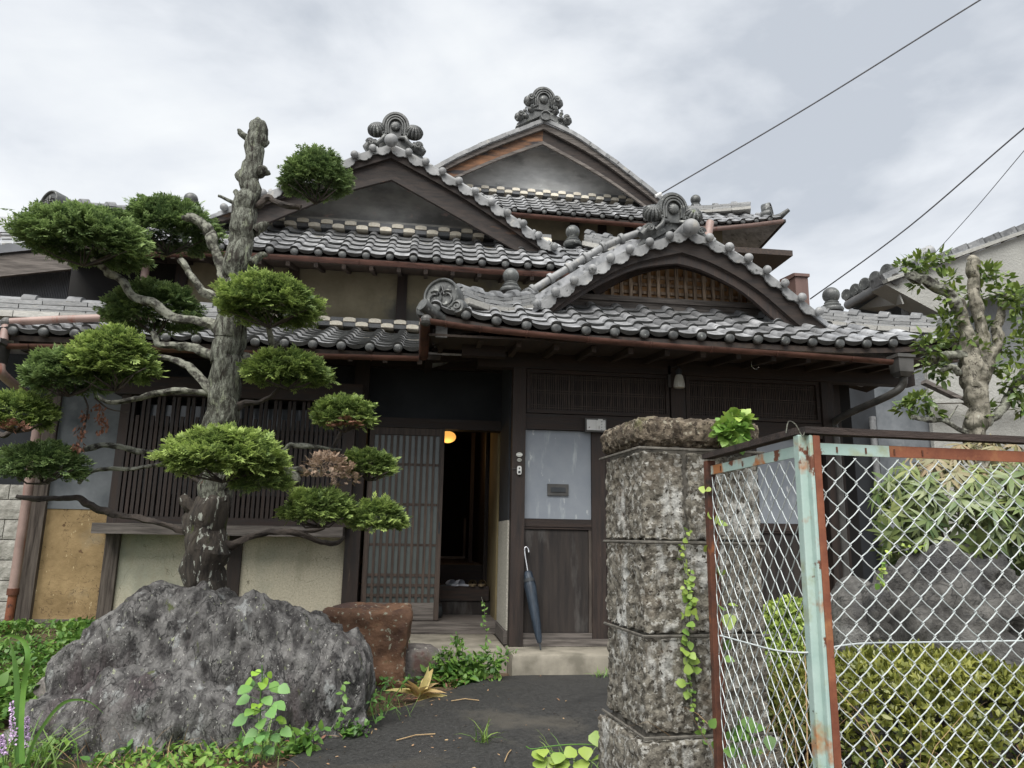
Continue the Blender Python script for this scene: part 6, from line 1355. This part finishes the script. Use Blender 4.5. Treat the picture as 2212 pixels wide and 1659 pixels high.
# ================================================================ SAPLINGS AND WEEDS
def heart_plant(name, label, stem, leaves, mat, size, stemr=.003):
    t = thing(name, label, 'plant', tuple(stem[0])); MB().tube([tuple(q) for q in smoothpts([tuple(p) for p in stem], 4)], stemr, 6).build('stem', 'grass', t)
    st = np.array(smoothpts([tuple(p) for p in stem], 8)); o = []
    for u, v, Yy, s_, tn in leaves:
        p = np.array(tuple(P(u, v, Yy))); b = st[np.argmin(np.linalg.norm(st-p-np.array((0, 0, -.03)), axis=1))]; d = p-b; base = p-nrm(d)*s_*.5*size
        if np.linalg.norm(base-b) > .01: MB().tube([tuple(b), tuple(base)], .0016, 5).build('leaf_stalk', 'grass', t)
        dd = nrm(np.array((d[0], d[1]-.05, min(d[2], .0)*.5-.30*np.linalg.norm(d)-.01)))
        o.append(fol(ROUND, base[None], dd[None], np.array([(rng.normal()*.25, -.75, .75)]), np.array([s_*size]), np.array([tn])))
    V_, T_, ti = cat(o); soup('leaves', mat, V_, T_, t, None, ti); return t
ysap = 3.86
lv = [(560, 1440, .5, .9), (575, 1455, .55, .9), (548, 1450, .5, .85), (583, 1447, .5, .9), (540, 1462, .7, .6), (572, 1462, .7, .7), (596, 1468, .95, .3), (545, 1470, .95, .1), (525, 1478, .85, .2), (530, 1478, .8, .2), (617, 1478, .85, .15), (584, 1495, .85, .2), (527, 1500, .9, .15), (609, 1510, .95, .15), (548, 1515, .5, .9), (563, 1512, .5, .9), (556, 1522, .55, .8), (535, 1530, .7, .4), (520, 1545, 1.0, .1), (570, 1545, .95, .25), (590, 1530, .9, .15), (595, 1520, .6, .2), (545, 1525, .5, .8), (545, 1572, .85, .15), (534, 1590, .8, .1), (578, 1570, .9, .15), (600, 1580, .75, .1), (622, 1570, .85, .15), (612, 1548, .55, .8), (607, 1545, .5, .9), (563, 1588, .7, .1), (580, 1600, .7, .1), (555, 1605, .6, .1), (590, 1610, .6, .1)]
heart_plant('sapling', 'young sapling with rounded heart-shaped leaves in front of the boulder', [P(570, 1640, ysap), P(566, 1590, ysap), P(562, 1520, ysap), P(566, 1470, ysap), P(566, 1436, ysap)], [(u, v, ysap+rng.normal()*.04, s, t) for u, v, s, t in lv], 'sapling', .078)
def rosette(name, label, c, n, size, mat, tm=LEAF, upr=.7, rad=.05, tint=.3, cat_='weed', h=.0, tall=0):
    t = thing(name, label, cat_, tuple(c)); d = rdir(n); d[:, 2] = np.abs(d[:, 2])*.5+upr; d = nrm(d); p = np.array(c)+rng.normal(size=(n, 3))*np.array((rad, rad, rad*.3)); p[:, 2] = np.maximum(p[:, 2]+tall*rng.random(n), c[2])
    V_, T_, ti = cat([fol(tm, p, d, nrm(np.array((0, -.3, 1.))+rng.normal(size=(n, 3))*.3), size*(.6+.7*rng.random(n)), tint*rng.random(n))]); soup('leaves', mat, V_, T_, t, None, ti); return t
# leafy weeds by the porch slab
def bushy(name, label, stems, nleaf, size, mat='weed', tint=.5, tm=LEAF, spread=.03, hang=.0):
    t = thing(name, label, 'weed', tuple(stems[0][0])); o = []
    for st in stems:
        w = smoothpts([tuple(p) for p in st], 6); MB().tube([tuple(q) for q in w], .003, 5).build('stem', 'grass', t); w = np.array(w); i = rng.random(nleaf)*(len(w)-1); j = i.astype(int); q = w[j]
        a = nrm(rng.normal(size=(nleaf, 3))+np.array((0, -.2, .15-hang))); o.append(fol(tm, q+rng.normal(size=(nleaf, 3))*spread*(1.2-i/len(w))[:, None], a, nrm(np.array((0, -.4, 1.))+rng.normal(size=(nleaf, 3))*.35), size*(.5+.8*rng.random(nleaf))*(1.15-.6*i/len(w)), tint*rng.random(nleaf)))
    V_, T_, ti = cat(o); soup('leaves', mat, V_, T_, t, None, ti); return t
yb = 6.35
bushy('weed_clump', 'lush leafy weed clump spilling over corner of the porch slab', [[P(u0, 1480, yb), P((u0+u1)/2, (1480+v1)/2-8, yb), P(u1, v1, yb-.05)] for u0, u1, v1 in ((985, 988, 1370), (1000, 940, 1420), (990, 960, 1400), (1010, 1060, 1405), (1020, 1090, 1425), (1010, 1110, 1405), (1000, 1030, 1415), (1000, 970, 1440), (960, 950, 1480), (975, 965, 1500), (1000, 1010, 1440), (980, 930, 1440), (1020, 1080, 1440), (990, 1000, 1400), (940, 925, 1465), (955, 945, 1495))], 80, .072, tint=.55, spread=.055)
vine('weed_spire', 'tall thin weed stem rising before the door threshold', 'weed', [P(1040, 1290, 6.4), P(1047, 1320, 6.4), P(1044, 1345, 6.4), P(1052, 1370, 6.4), P(1048, 1400, 6.4), P(1036, 1425, 6.4), P(1030, 1450, 6.4)], 50, .05, 'weed', spread=.006, tm=LEAF, tint=.3)
bushy('weed_clump', 'small leafy weeds beside the red stone', [[P(u0, 1440, 6.7), P(u1, v1, 6.7)] for u0, u1, v1 in ((890, 885, 1385), (905, 912, 1392), (900, 898, 1400), (880, 860, 1410))], 26, .05, tint=.2, tm=LEAF)
# yellow hosta
def hosta(c):
    t = thing('hosta', 'withering yellow-white hosta at the edge of the path', 'plant', tuple(c)); n = 16; an = np.linspace(0, 2*np.pi, n)+rng.normal(size=n)*.2; d = nrm(np.stack([np.cos(an), np.sin(an)*.8, .55+.9*rng.random(n)], 1))
    V_, T_, ti = cat([fol(leaf_t(.30, .2, -.5), np.repeat(np.array(c)[None], n, 0)+rng.normal(size=(n, 3))*.012, d, nrm(np.array((0, 0, 1.))+rng.normal(size=(n, 3))*.3), .21*(.7+.5*rng.random(n)), rng.random(n)*.7)]); soup('leaves', 'yellow', V_, T_, t, None, ti)
hosta(PG(905, 1508)+Vector((0, .02, .0)))
bushy('fern_sprig', 'thin sprig of small oval leaves over the dark flat stone', [[P(820, 1530, 5.1), P(825, 1490, 5.1), P(850, 1462, 5.15)], [P(830, 1530, 5.1), P(870, 1480, 5.1), P(885, 1465, 5.1)], [P(810, 1560, 5.0), P(800, 1520, 5.0), P(815, 1500, 5.0)]], 16, .05, tint=.1, spread=.02)
vine('climbing_weed', 'slender weed leaning against right end of boulder', 'weed', [P(735, 1420+50, 4.6), P(742, 1500, 4.6), P(735, 1540, 4.55), P(715, 1575, 4.5)], 14, .07, 'weed', spread=.008, tm=LEAF, tint=.2)
bushy('weed_clump', 'mugwort-like toothed weeds at foot of sapling', [[PG(650, 1625), PG(650, 1625)+Vector((dx, dy, .12))] for dx, dy in ((0, 0), (.06, .03), (-.07, 0), (.1, 0), (.02, -.04))], 18, .075, tint=.5, tm=leaf_t(.55), spread=.03)
bushy('weed_clump', 'low round-leaved weeds on litter beside the path', [[PG(u, 1590), PG(u, 1590)+Vector((dx, 0, .07))] for u, dx in ((740, 0), (755, .05), (725, -.05), (765, .08))], 26, .05, tint=.25, tm=leaf_t(.7), spread=.03)
# grape-like vine on the path near the pillar
o = thing('vine_shoot', 'broad lobed vine leaves creeping from pillar foot over the asphalt', 'vine', tuple(PG(1300, 1660)))
lo_ = []
for u, v, s_ in ((1150, 1622, .9), (1170, 1618, .8), (1160, 1640, .9), (1195, 1635, .8), (1210, 1625, .9), (1228, 1640, 1.0), (1205, 1650, .9), (1245, 1620, .9), (1262, 1612, .9), (1255, 1640, 1.0), (1285, 1578, 1.0), (1298, 1590, .9), (1292, 1605, .9), (1280, 1640, .7)):
    p = P(u, v, 3.9); lo_.append(fol(LOBED, np.array(tuple(p))[None], np.array([(rng.normal()*.5, -.5, rng.normal()*.3-.2)]), np.array([(rng.normal()*.2, -.5, .8)]), np.array([.085*s_]), np.array([.35+.4*rng.random()])))
    a = PG(1310, 1660); MB().tube([p, p.lerp(Vector((a.x, 3.9, a.z)), .25)+Vector((0, 0, .02))], .0018, 5).build('stem', 'ivy', o)
V_, T_, ti = cat(lo_); soup('leaves', 'ivy', V_, T_, o, None, ti)
MB().tube([tuple(q) for q in smoothpts([tuple(P(u, v, 3.92)) for u, v in ((1330, 1640), (1290, 1612), (1240, 1608), (1190, 1612), (1150, 1618), (1136, 1612))], 4)], .0028, 6).build('stem', 'ivy', o)
def tuft(name, label, c, n, h, w_, mat='grass', lean=.5, tint=.4, cat_='grass tuft', rad=.02):
    d = rdir(n); d[:, 2] = np.abs(d[:, 2])+1.2*(1-lean); d = nrm(d); p = np.array(c)+rng.normal(size=(n, 3))*np.array((rad, rad, 0)); sc_ = BLADE[0]*np.array((w_, 1, 1.6))
    V_, T_, ti = inst(sc_, BLADE[1], BLADE[2], p, *frames(d, nrm(np.array((0, 0, 1.))+rng.normal(size=(n, 3))*.3)), h*(.5+.7*rng.random(n)), tint*rng.random(n)); ob = soup(name, mat, V_, T_, None, None, ti); return tag(ob, label, cat_)
tuft('grass_tuft', 'small grass tuft growing from a crack in the asphalt', PG(1045, 1605), 22, .17, 1.2, lean=.75, tint=.5)
tuft('grass_tuft', 'grass blades at bottom edge near the vine shoot', PG(1255, 1670), 26, .22, .8, lean=.45, tint=.4, rad=.08)
tuft('grass_tuft', 'tuft of grass between boulder and sapling foot', PG(575, 1640), 46, .25, .5, lean=.35, tint=.3, rad=.05)
tuft('grass_tuft', 'grass sprigs between the boulder end and yellow hosta', PG(820, 1545), 60, .16, .5, lean=.4, tint=.3, rad=.10)
tuft('dry_grass', 'dry straw tangle at the bottom edge in front of the boulder', PG(340, 1668), 170, .20, .5, 'straw', .6, .6, 'dry grass', .28)
tuft('dry_grass', 'pale dry stalks behind the left gate leaf', P(1660, 1690, 2.9), 40, .5, .25, 'straw', .3, .3, 'dry grass', .14)
tuft('dry_grass', 'tall dry stalks in front of the azalea hedge', P(1850, 1690, 2.75), 14, .5, .2, 'straw', .25, .3, 'dry grass', .25)
# lily turf with purple spikes, tall bent grass blade
LT = thing('lily_turf', 'lily turf with lilac flower spikes at the left edge before the boulder', 'plant', tuple(PG(60, 1650)))
for (u0, v0, u1, v1) in ((34, 1650, 25, 1515), (52, 1640, 58, 1550), (8, 1655, 2, 1590)):
    a, b = P(u0, v0, 3.9), P(u1, v1, 3.9); MB().tube([a, b], .003, 5).build('stem', 'grass', LT)
    n_ = 170; t = rng.random(n_)**.9; q = np.array(tuple(a))+(np.array(tuple(b))-np.array(tuple(a)))*(.35+.65*t)[:, None]; dd = rdir(n_); q = q+dd*.012*(1.15-t)[:, None]
    V_, T_, ti = cat([fol(leaf_t(.9), q, dd, rdir(n_), np.full(n_, .011), rng.random(n_))]); soup('flower_spike', 'purple', V_, T_, LT, None, ti)
n_ = 60; d = rdir(n_); d[:, 2] = np.abs(d[:, 2])+.8; V_, T_, ti = inst(BLADE[0]*np.array((.55, 1, 2.4)), BLADE[1], BLADE[2], np.array(tuple(PG(55, 1668)))+rng.normal(size=(n_, 3))*np.array((.09, .05, 0)), *frames(nrm(d), rdir(n_)*.3+np.array((0, 0, 1.))), .35*(.5+.6*rng.random(n_)), .4*rng.random(n_)); soup('blades', 'grass', V_, T_, LT, None, ti)
def ribbon(name, pts, w0, mat, parent):
    s_ = [Vector(p) for p in smoothpts([tuple(p) for p in pts], 6)]; n = len(s_); m = MB()
    for i, p in enumerate(s_):
        t = (s_[min(i+1, n-1)]-s_[max(i-1, 0)]).normalized(); sd_ = t.cross(Vector((0, 1, .2))).normalized(); k = w0*min(1, (1-i/(n-1))*2.2+.04)
        m.v += [tuple(p-sd_*k), tuple(p+Vector((0, k*.3, 0))), tuple(p+sd_*k)]
    for i in range(n-1): m.f += [(3*i, 3*i+1, 3*i+4, 3*i+3), (3*i+1, 3*i+2, 3*i+5, 3*i+4)]
    return m.build(name, mat, parent, True)
ribbon('long_blade', [P(48, 1650, 3.85), P(46, 1560, 3.85), P(52, 1480, 3.85), P(60, 1430, 3.8), P(56, 1395, 3.8), P(40, 1378, 3.8), P(15, 1374, 3.78), P(-8, 1388, 3.78)], .012, 'ivy', LT)
ribbon('long_blade', [P(42, 1650, 3.9), P(38, 1560, 3.9), P(36, 1470, 3.9), P(28, 1410, 3.9), P(20, 1380, 3.9)], .013, 'grass', LT)
ribbon('long_blade', [P(58, 1650, 3.8), P(75, 1600, 3.75), P(110, 1545, 3.72), P(145, 1515, 3.7), P(190, 1515, 3.7), P(225, 1542, 3.7)], .007, 'grass', LT)
# ---- ground cover: nobody could count it
def cover(name, label, pts_fn, n, size, mat, tm=LEAF, tint=.5, upr=.6, hmax=.05):
    p = pts_fn(n); n = len(p); z = np.array([gz(x, y) for x, y in p]); q = np.stack([p[:, 0], p[:, 1], z+hmax*rng.random(n)], 1); d = rdir(n); d[:, 2] = np.abs(d[:, 2])*.4+upr*.5; d = nrm(d)
    V_, T_, ti = cat([fol(tm, q, d, nrm(np.array((0, 0, 1.))+rng.normal(size=(n, 3))*.35), size*(.5+.8*rng.random(n)), tint*rng.random(n)+.2*cloudnoise(q, 3))]); o = soup(name, mat, V_, T_, None, 'stuff', ti); return tag(o, label, 'ground cover')
def region(x0, x1, y0, y1, f=None, dens=None):
    def g(n):
        p = np.stack([rng.uniform(x0, x1, n), rng.uniform(y0, y1, n)], 1)
        if dens: nn_ = np.array([noise.noise(Vector((a*dens, b*dens, 4))) for a, b in p]); p = p[nn_ > -.12]
        if f is not None: p = p[np.array([f(a, b) for a, b in p])]
        return p
    return g
edge = [(p.x, p.y) for p in PATH_EDGE]
def lfp(x, y):      # distance left of path edge
    k = min(edge, key=lambda e_: abs(e_[1]-y)); return k[0]-x
cover('ground_cover', 'low green weeds carpeting the garden behind and left of the boulder', region(-5.5, -1.9, 5.1, 7.75, None, 1.6), 15000, .055, 'weed', leaf_t(.6), .5, hmax=.07)
cover('ground_cover', 'fine green grassy weeds in front of the ochre wall', region(-5.5, -2.2, 6.2, 7.8), 6000, .04, 'grass', leaf_t(.25), .4, .8, hmax=.05)
cover('ground_cover', 'broad-leaved weeds along the left edge beside the boulder', region(-4.2, -2.45, 4.2, 5.6), 2600, .085, 'weed', leaf_t(.75), .4, hmax=.14)
cover('ground_cover', 'mixed weeds along the bottom edge before the boulder', region(-3.4, -.4, 3.6, 4.75, lambda x, y: lfp(x, y) > .12, 2.2), 5200, .05, 'weed', leaf_t(.5), .7, hmax=.08)
cover('dry_litter', 'brown dead leaves and dry sprays between boulder and path', region(-3.2, .45, 3.6, 7.2, lambda x, y: .0 < lfp(x, y) < .42), 5200, .040, 'deadred', leaf_t(.3), .8, .1, hmax=.03)
cover('dry_litter', 'scattered straw bits along the path edge', region(-3.2, .45, 3.6, 7.2, lambda x, y: -.10 < lfp(x, y) < .35), 700, .07, 'straw', leaf_t(.06), .5, .05, hmax=.02)
cover('ground_cover', 'small weeds between rocks and porch', region(-.9, .55, 5.2, 7.2, lambda x, y: lfp(x, y) > .08, 2.5), 1300, .045, 'weed', leaf_t(.5), .4, hmax=.06)
cover('ground_cover', 'grass and weeds under the azalea hedge behind the gate', region(1.5, 4.2, 2.2, 4.2, None, 1.5), 3500, .06, 'weed', leaf_t(.4), .3, hmax=.10)
cover('dry_litter', 'twigs and dead leaves under the hedge behind the gate', region(1.4, 4.2, 2.1, 3.6), 2600, .06, 'straw', leaf_t(.15), .9, .4, hmax=.22)
cover('ground_cover', 'weeds at the foot of the stucco panels', region(-3.3, -.9, 6.9, 7.75, None, 2), 2500, .05, 'weed', leaf_t(.5), .4, hmax=.07)
cover('dry_litter', 'few small dead leaves and bits strewn on the asphalt', region(-1.2, 1.3, 3.9, 6.6, lambda x, y: lfp(x, y) < .0 and (rng.random() < .25 or lfp(x, y) > -.3)), 420, .022, 'straw', leaf_t(.4), .7, .1, hmax=.012)
tuft('grass_tuft', 'small weed at the joint of slab and asphalt near the pillar', PG(1300, 1462), 30, .09, 2.2, lean=.6, tint=.3, rad=.04)
for (u, v, u2, v2, lb) in ((856, 1604, 940, 1590, 'pale dry twig lying on asphalt left of centre'), (1090, 1650, 1104, 1625, 'short pale stalk on asphalt at the bottom edge'), (975, 1518, 1035, 1517, 'thin dry straw lying on the path near hosta')):
    tag(MB().tube([PG(u, v)+Vector((0, 0, .012)), PG((u+u2)/2, (v+v2)/2-3)+Vector((0, 0, .016)), PG(u2, v2)+Vector((0, 0, .012))], .0035, 5).build('twig', 'straw'), lb, 'twig')
# ================================================================ SMALL THINGS
# umbrella
UM = thing('umbrella', 'folded navy umbrella with metal shaft leaning against the entrance door', 'umbrella', tuple(P(1168, 1417, 6.72)))
ut, uh = P(1168, 1417, 6.74), P(1134, 1198, 6.95); ut.z = max(ut.z, .24); ud = (uh-ut).normalized()
UL = (uh-ut).length
def ua(t, dx=0, dy=0): return ut+ud*UL*t+Vector((dx, dy, 0))
MB().tube([ua(0), ua(.07)], [.007, .010], 10).build('ferrule', 'ink', UM, 60)
m = MB(); fr = []
prof_ = [(.07, .016), (.12, .024), (.25, .032), (.40, .038), (.55, .042), (.66, .045), (.74, .036), (.80, .030), (.82, .018)]
n = 24; b = 0
for t, r in prof_:
    for k in range(n):
        th = 2*math.pi*k/n; q = 1.22*r*(.80+.22*abs(math.sin(th*4+t*7)))
        c = ua(t); a_ = ud.cross(Vector((0, 1, 0))).normalized(); c_ = ud.cross(a_); m.v.append(tuple(c+a_*math.cos(th)*q+c_*math.sin(th)*q))
for i in range(len(prof_)-1):
    for k in range(n): m.f.append((i*n+k, i*n+(k+1) % n, (i+1)*n+(k+1) % n, (i+1)*n+k))
m.build('canopy', 'navy', UM, True)
MB().tube([ua(.80), ua(.99)], .0065, 8).build('shaft', 'steel', UM, 60)
hk = [ua(.985), ua(1.03), ua(1.065, .004), ua(1.085, .018), ua(1.075, .034), ua(1.05, .040), ua(1.025, .038)]
MB().tube([tuple(q) for q in smoothpts([tuple(q) for q in hk], 4)], .009, 8).build('handle', 'steel', UM, True)
MB().tube([ua(.70, -.0, -.0), ua(.735)], .052, 14).build('strap', 'ink', UM, 60)
# slippers on the step
zst = .662
def slipper(u, label, mat, rz, col=None):
    p = P(u, 1255, YD+.68); p.z = zst; t = thing('slipper', label, 'slipper', tuple(p), 'slippers on the entrance step'); R_ = Matrix.Translation(p) @ Matrix.Rotation(rz, 4, 'Z')
    m = MB(); pts = [(.045*math.cos(a)*(1.05 if math.sin(a) < 0 else .9), .125*math.sin(a)) for a in [2*math.pi*k/20 for k in range(20)]]; m.prism(pts, (0, 0, 0), (1, 0, 0), (0, 1, 0), (0, 0, .016)); o = m.build('sole', mat, t, 30); o.matrix_parent_inverse = Matrix.Identity(4); o.matrix_basis = Matrix.Rotation(rz, 4, 'Z')
    m = MB(); n = 10
    for j, (y, w_, h) in enumerate(((-.005, .047, .052), (-.04, .050, .050), (-.08, .046, .042), (-.11, .034, .030), (-.128, .012, .020))):
        for k in range(n): a = math.pi*k/(n-1); m.v.append((w_*math.cos(a), y, .014+h*math.sin(a)))
    for j in range(4):
        for k in range(n-1): m.f.append((j*n+k, j*n+k+1, (j+1)*n+k+1, (j+1)*n+k))
    o = m.build('upper', mat, t, True); o.matrix_parent_inverse = Matrix.Identity(4); o.matrix_basis = Matrix.Rotation(rz, 4, 'Z')
slipper(978, 'left pale blue slipper of the pair on the dark step', 'slip', math.radians(205)); slipper(998, 'right pale blue slipper of the pair on the dark step', 'slip', math.radians(212))
slipper(1021, 'left tan woven slipper of the pair near the inner wall', 'slip2', math.radians(176)); slipper(1041, 'right tan woven slipper of the pair near the inner wall', 'slip2', math.radians(170))
ob = MB().box(-.1, -.06, 0, .1, .06, .008).build('tray', 'ink'); ob.location = P(955, 1252, YD+.66); ob.location.z = zst; tag(ob, 'thin dark tray on the step left of the pale slippers', 'tray')
p = P(947, 1320, YD+.3); ob = small_rock('shoe_bag', 'black bag on the doorway floor beside the sliding door', 'ink', Vector((p.x-.02, p.y, .43)), (.07, .06, .09), 3, .3, 'bag', 3)
# glowing paper lantern inside
LP = thing('pendant_lamp', 'glowing round paper lantern hanging inside the doorway', 'lamp', tuple(P(968, 944, 9.4)))
m_, t_, b_ = nodes('lit lantern paper'); b_.inputs['Base Color'].default_value = (.8, .5, .2, 1); b_.inputs['Emission Color'].default_value = (1, .50, .11, 1); b_.inputs['Emission Strength'].default_value = .40; MT['lit'] = m_
lc = P(967, 944, 9.4); MB().ball(lc, .105, n=24, m=14, sq=.72).build('paper_shade', 'lit', LP, True)
for k in range(9): a = -.06+.015*k; MB().tube([lc+Vector((math.cos(q)*.1055*math.cos(a*12), math.sin(q)*.1055*math.cos(a*12), .0755*math.sin(a*12))) for q in [2*math.pi*j/20 for j in range(21)]], .0012, 4).build('hoop', 'lit', LP)
MB().tube([lc+Vector((0, 0, .07)), lc+Vector((0, 0, .35))], .004, 6).build('cord', 'ink', LP)
pl_ = bpy.data.lights.new('lantern_light', 'POINT'); pl_.energy = 1.2; pl_.color = (1, .6, .25); pl_.shadow_soft_size = .1; lo2 = bpy.data.objects.new('lantern_light', pl_); COL.objects.link(lo2); lo2.location = lc+Vector((0, -.1, -.2)); lo2.parent = LP; lo2.matrix_parent_inverse = PINV[LP.name]
# entrance wall lamp
WL = thing('wall_lamp', 'ribbed white glass wall lamp hanging on bracket above entrance', 'lamp', tuple(P(1466, 800, 6.9)))
wc = P(1467, 826, 6.82); m = MB().lathe([(.028, .075), (.036, .06), (.046, .02), (.053, -.03), (.052, -.05), (.044, -.056), (.002, -.056)], wc, n=32, rib=.07, nr=16); m.build('shade', 'lampglass', WL, 40)
MB().lathe([(.03, .075), (.032, .12), (.02, .135), (.01, .14)], wc, n=16).build('socket', 'ink', WL, 50); MB().tube([wc+Vector((0, 0, .14)), wc+Vector((0, .03, .17)), wc+Vector((-.05, .13, .17)), wc+Vector((-.055, .14, .02))], .007, 8).build('arm', 'ink', WL, 60)
MB().box(wc.x-.07, 6.93, wc.z-.03, wc.x-.045, 6.953, wc.z+.19).build('back_plate', 'greymetal', WL)
# nameplate / paper holder
NP = thing('name_plate', 'white card in dark frame with small vertical writing above the zinc panel', 'sign', tuple(P(1288, 917, 6.9)))
a, b = P(1264, 903, 6.93), P(1310, 934, 6.93)
MB().box(a.x, 6.925, b.z, b.x, 6.965, a.z).build('frame', 'greymetal', NP); xx = lerp(a.x, b.x, .50)
MB().box(a.x+.014, 6.917, b.z+.016, xx-.001, 6.924, a.z-.016).build('white_flap', 'white', NP); MB().box(xx+.001, 6.917, b.z+.016, b.x-.013, 6.924, a.z-.018).build('card', 'white', NP); MB().box(xx+.02, 6.914, a.z-.017, xx+.065, 6.9235, a.z-.008).build('card_tab', 'white', NP)
MB().ball((a.x+.038, 6.914, b.z+.042), .007, (0, 1, 0), 10, 7).build('knob', 'steel', NP, True)
ik = MB()
def glyph(cx_, cz_, s_, kind):
    S = {0: [(-1, .8, 1, .8), (-1, -.8, 1, -.8), (-1, 0, 1, 0), (-1, .8, -1, -.8), (1, .8, 1, -.8), (0, .8, 0, -.8)], 1: [(-1, 1, 1, 1), (0, 1, 0, -1), (-1, 0, 1, 0), (-.6, -1, .6, -1)], 2: [(-1, .6, 1, .6), (0, 1, 0, -1), (-.2, .3, -1, -.8), (.2, .3, 1, -.8)], 3: [(-.8, 1, -.8, -1), (-.8, .9, .9, .9), (.9, .9, .9, -1), (-.8, -.9, .9, -.9), (-.4, .1, .5, .1)], 4: [(-1, .3, 1, .3), (-.5, 1, -.5, -.9), (.4, 1, .4, -.9), (-1, -.4, 1, -.4)]}[kind % 5]
    for x0_, z0_, x1_, z1_ in S: ik.bar((cx_+x0_*s_, 6.9155, cz_+z0_*s_), (cx_+x1_*s_, 6.9155, cz_+z1_*s_), .0012, s_*.30, (0, 1, 0))
hh_ = a.z-b.z
for j, k in enumerate((0, 3, 2, 1)): glyph(lerp(xx, b.x-.013, .60), a.z-.033-j*hh_*.20, .0058, k)
for j in range(7): glyph(lerp(xx, b.x-.013, .86), a.z-.030-j*hh_*.11, .0030, j)
for j in range(3): glyph(lerp(xx, b.x-.013, .32), b.z+.055-j*.0125, .0036, j+2)
ik.build('lettering', 'ink', NP)
# door phone, oval plates, hook
DB = thing('doorbell', 'cream doorbell with dark button on the entrance post', 'doorbell', tuple(P(1122, 1016, 6.93)))
a = P(1121.5, 1016, 6.93); pts = [(.020*max(-1, min(1, 1.25*math.cos(t))), .040*max(-1, min(1, 1.15*math.sin(t)))) for t in [2*math.pi*k/24 for k in range(24)]]
MB().prism(pts, (a.x, 6.915, a.z), (1, 0, 0), (0, 0, 1), (0, .025, 0)).build('case', 'white', DB); MB().box(a.x-.011, 6.911, a.z-.028, a.x+.011, 6.9148, a.z-.006).build('button', 'ink', DB); MB().lathe([(.008, 0), (.008, .003), (.001, .004)], (a.x, 6.914, a.z+.018), (0, -1, 0), 12).build('speaker_dot', 'greymetal', DB); MB().tube([a+Vector((-.02, .0, .014)), a+Vector((-.06, .0, .012)), a+Vector((-.08, .03, .01))], .003, 5).build('cable', 'cable', DB)
for (v, rx, rz_, lb) in ((982, .031, .021, 'upper, larger oval enamel plate on the entrance post'), (993.5, .023, .015, 'lower, smaller oval enamel plate on the entrance post')):
    a = P(1122, v, 6.93); t = thing('oval_plate', lb, 'plate', tuple(a)); MB().prism([(rx*math.cos(q), rz_*math.sin(q)) for q in [2*math.pi*k/24 for k in range(24)]], (a.x, 6.932, a.z), (1, 0, 0), (0, 0, 1), (0, .006, 0)).build('disc', 'lampglass', t)
    MB().box(a.x-rx*.85, 6.930, a.z-.004, a.x+rx*.85, 6.9318, a.z+.004).build('stripe', 'white' if rx > .03 else 'greymetal', t)
a = P(1628, 790, 6.6); HK = thing('eave_hook', 'thin curved metal hook under the entrance eave', 'hook', tuple(a)); MB().tube([tuple(q) for q in smoothpts([tuple(a+Vector(q)) for q in ((-.02, 0, .05), (-.018, 0, .0), (.0, 0, -.025), (.025, 0, -.032), (.045, 0, -.015))], 4)], .004, 6).build('hook', 'steel', HK, True); MB().ball(a+Vector((.047, 0, -.012)), .009, n=10, m=7).build('tip', 'steel', HK, True)
# cables
def cable(label, pts, r): return tag(MB().tube([tuple(q) for q in smoothpts([tuple(p) for p in pts], 8)], r, 6).build('power_cable', 'cable'), label, 'cable')
c0, c1_ = P(1428, 418, 12.4), P(2130, -8, 9.0); cable('longest overhead cable running from the rear gable to upper right', [c0, c0.lerp(c1_, .5)+Vector((0, 0, -.05)), c1_, c1_+(c1_-c0)*.6], .013)
MB().tube([P(1416, 424, 12.4), P(1428, 418, 12.4)], .03, 8).build('cable_anchor', 'white', H)
c0, c1_ = P(1750, 646, 11.2), P(2225, 266, 8.0); cable('middle overhead cable ending behind the entrance roof', [c0, c0.lerp(c1_, .5)+Vector((0, 0, -.10)), c1_, c1_+(c1_-c0)*.5], .0105)
c0, c1_ = P(2015, 552, 11.5), P(2222, 314, 9.0); cable('faint short overhead cable nearest the right edge', [c0, c0.lerp(c1_, .5)+Vector((0, 0, -.03)), c1_, c1_+(c1_-c0)*.5], .006)
print('objects', len(bpy.data.objects))
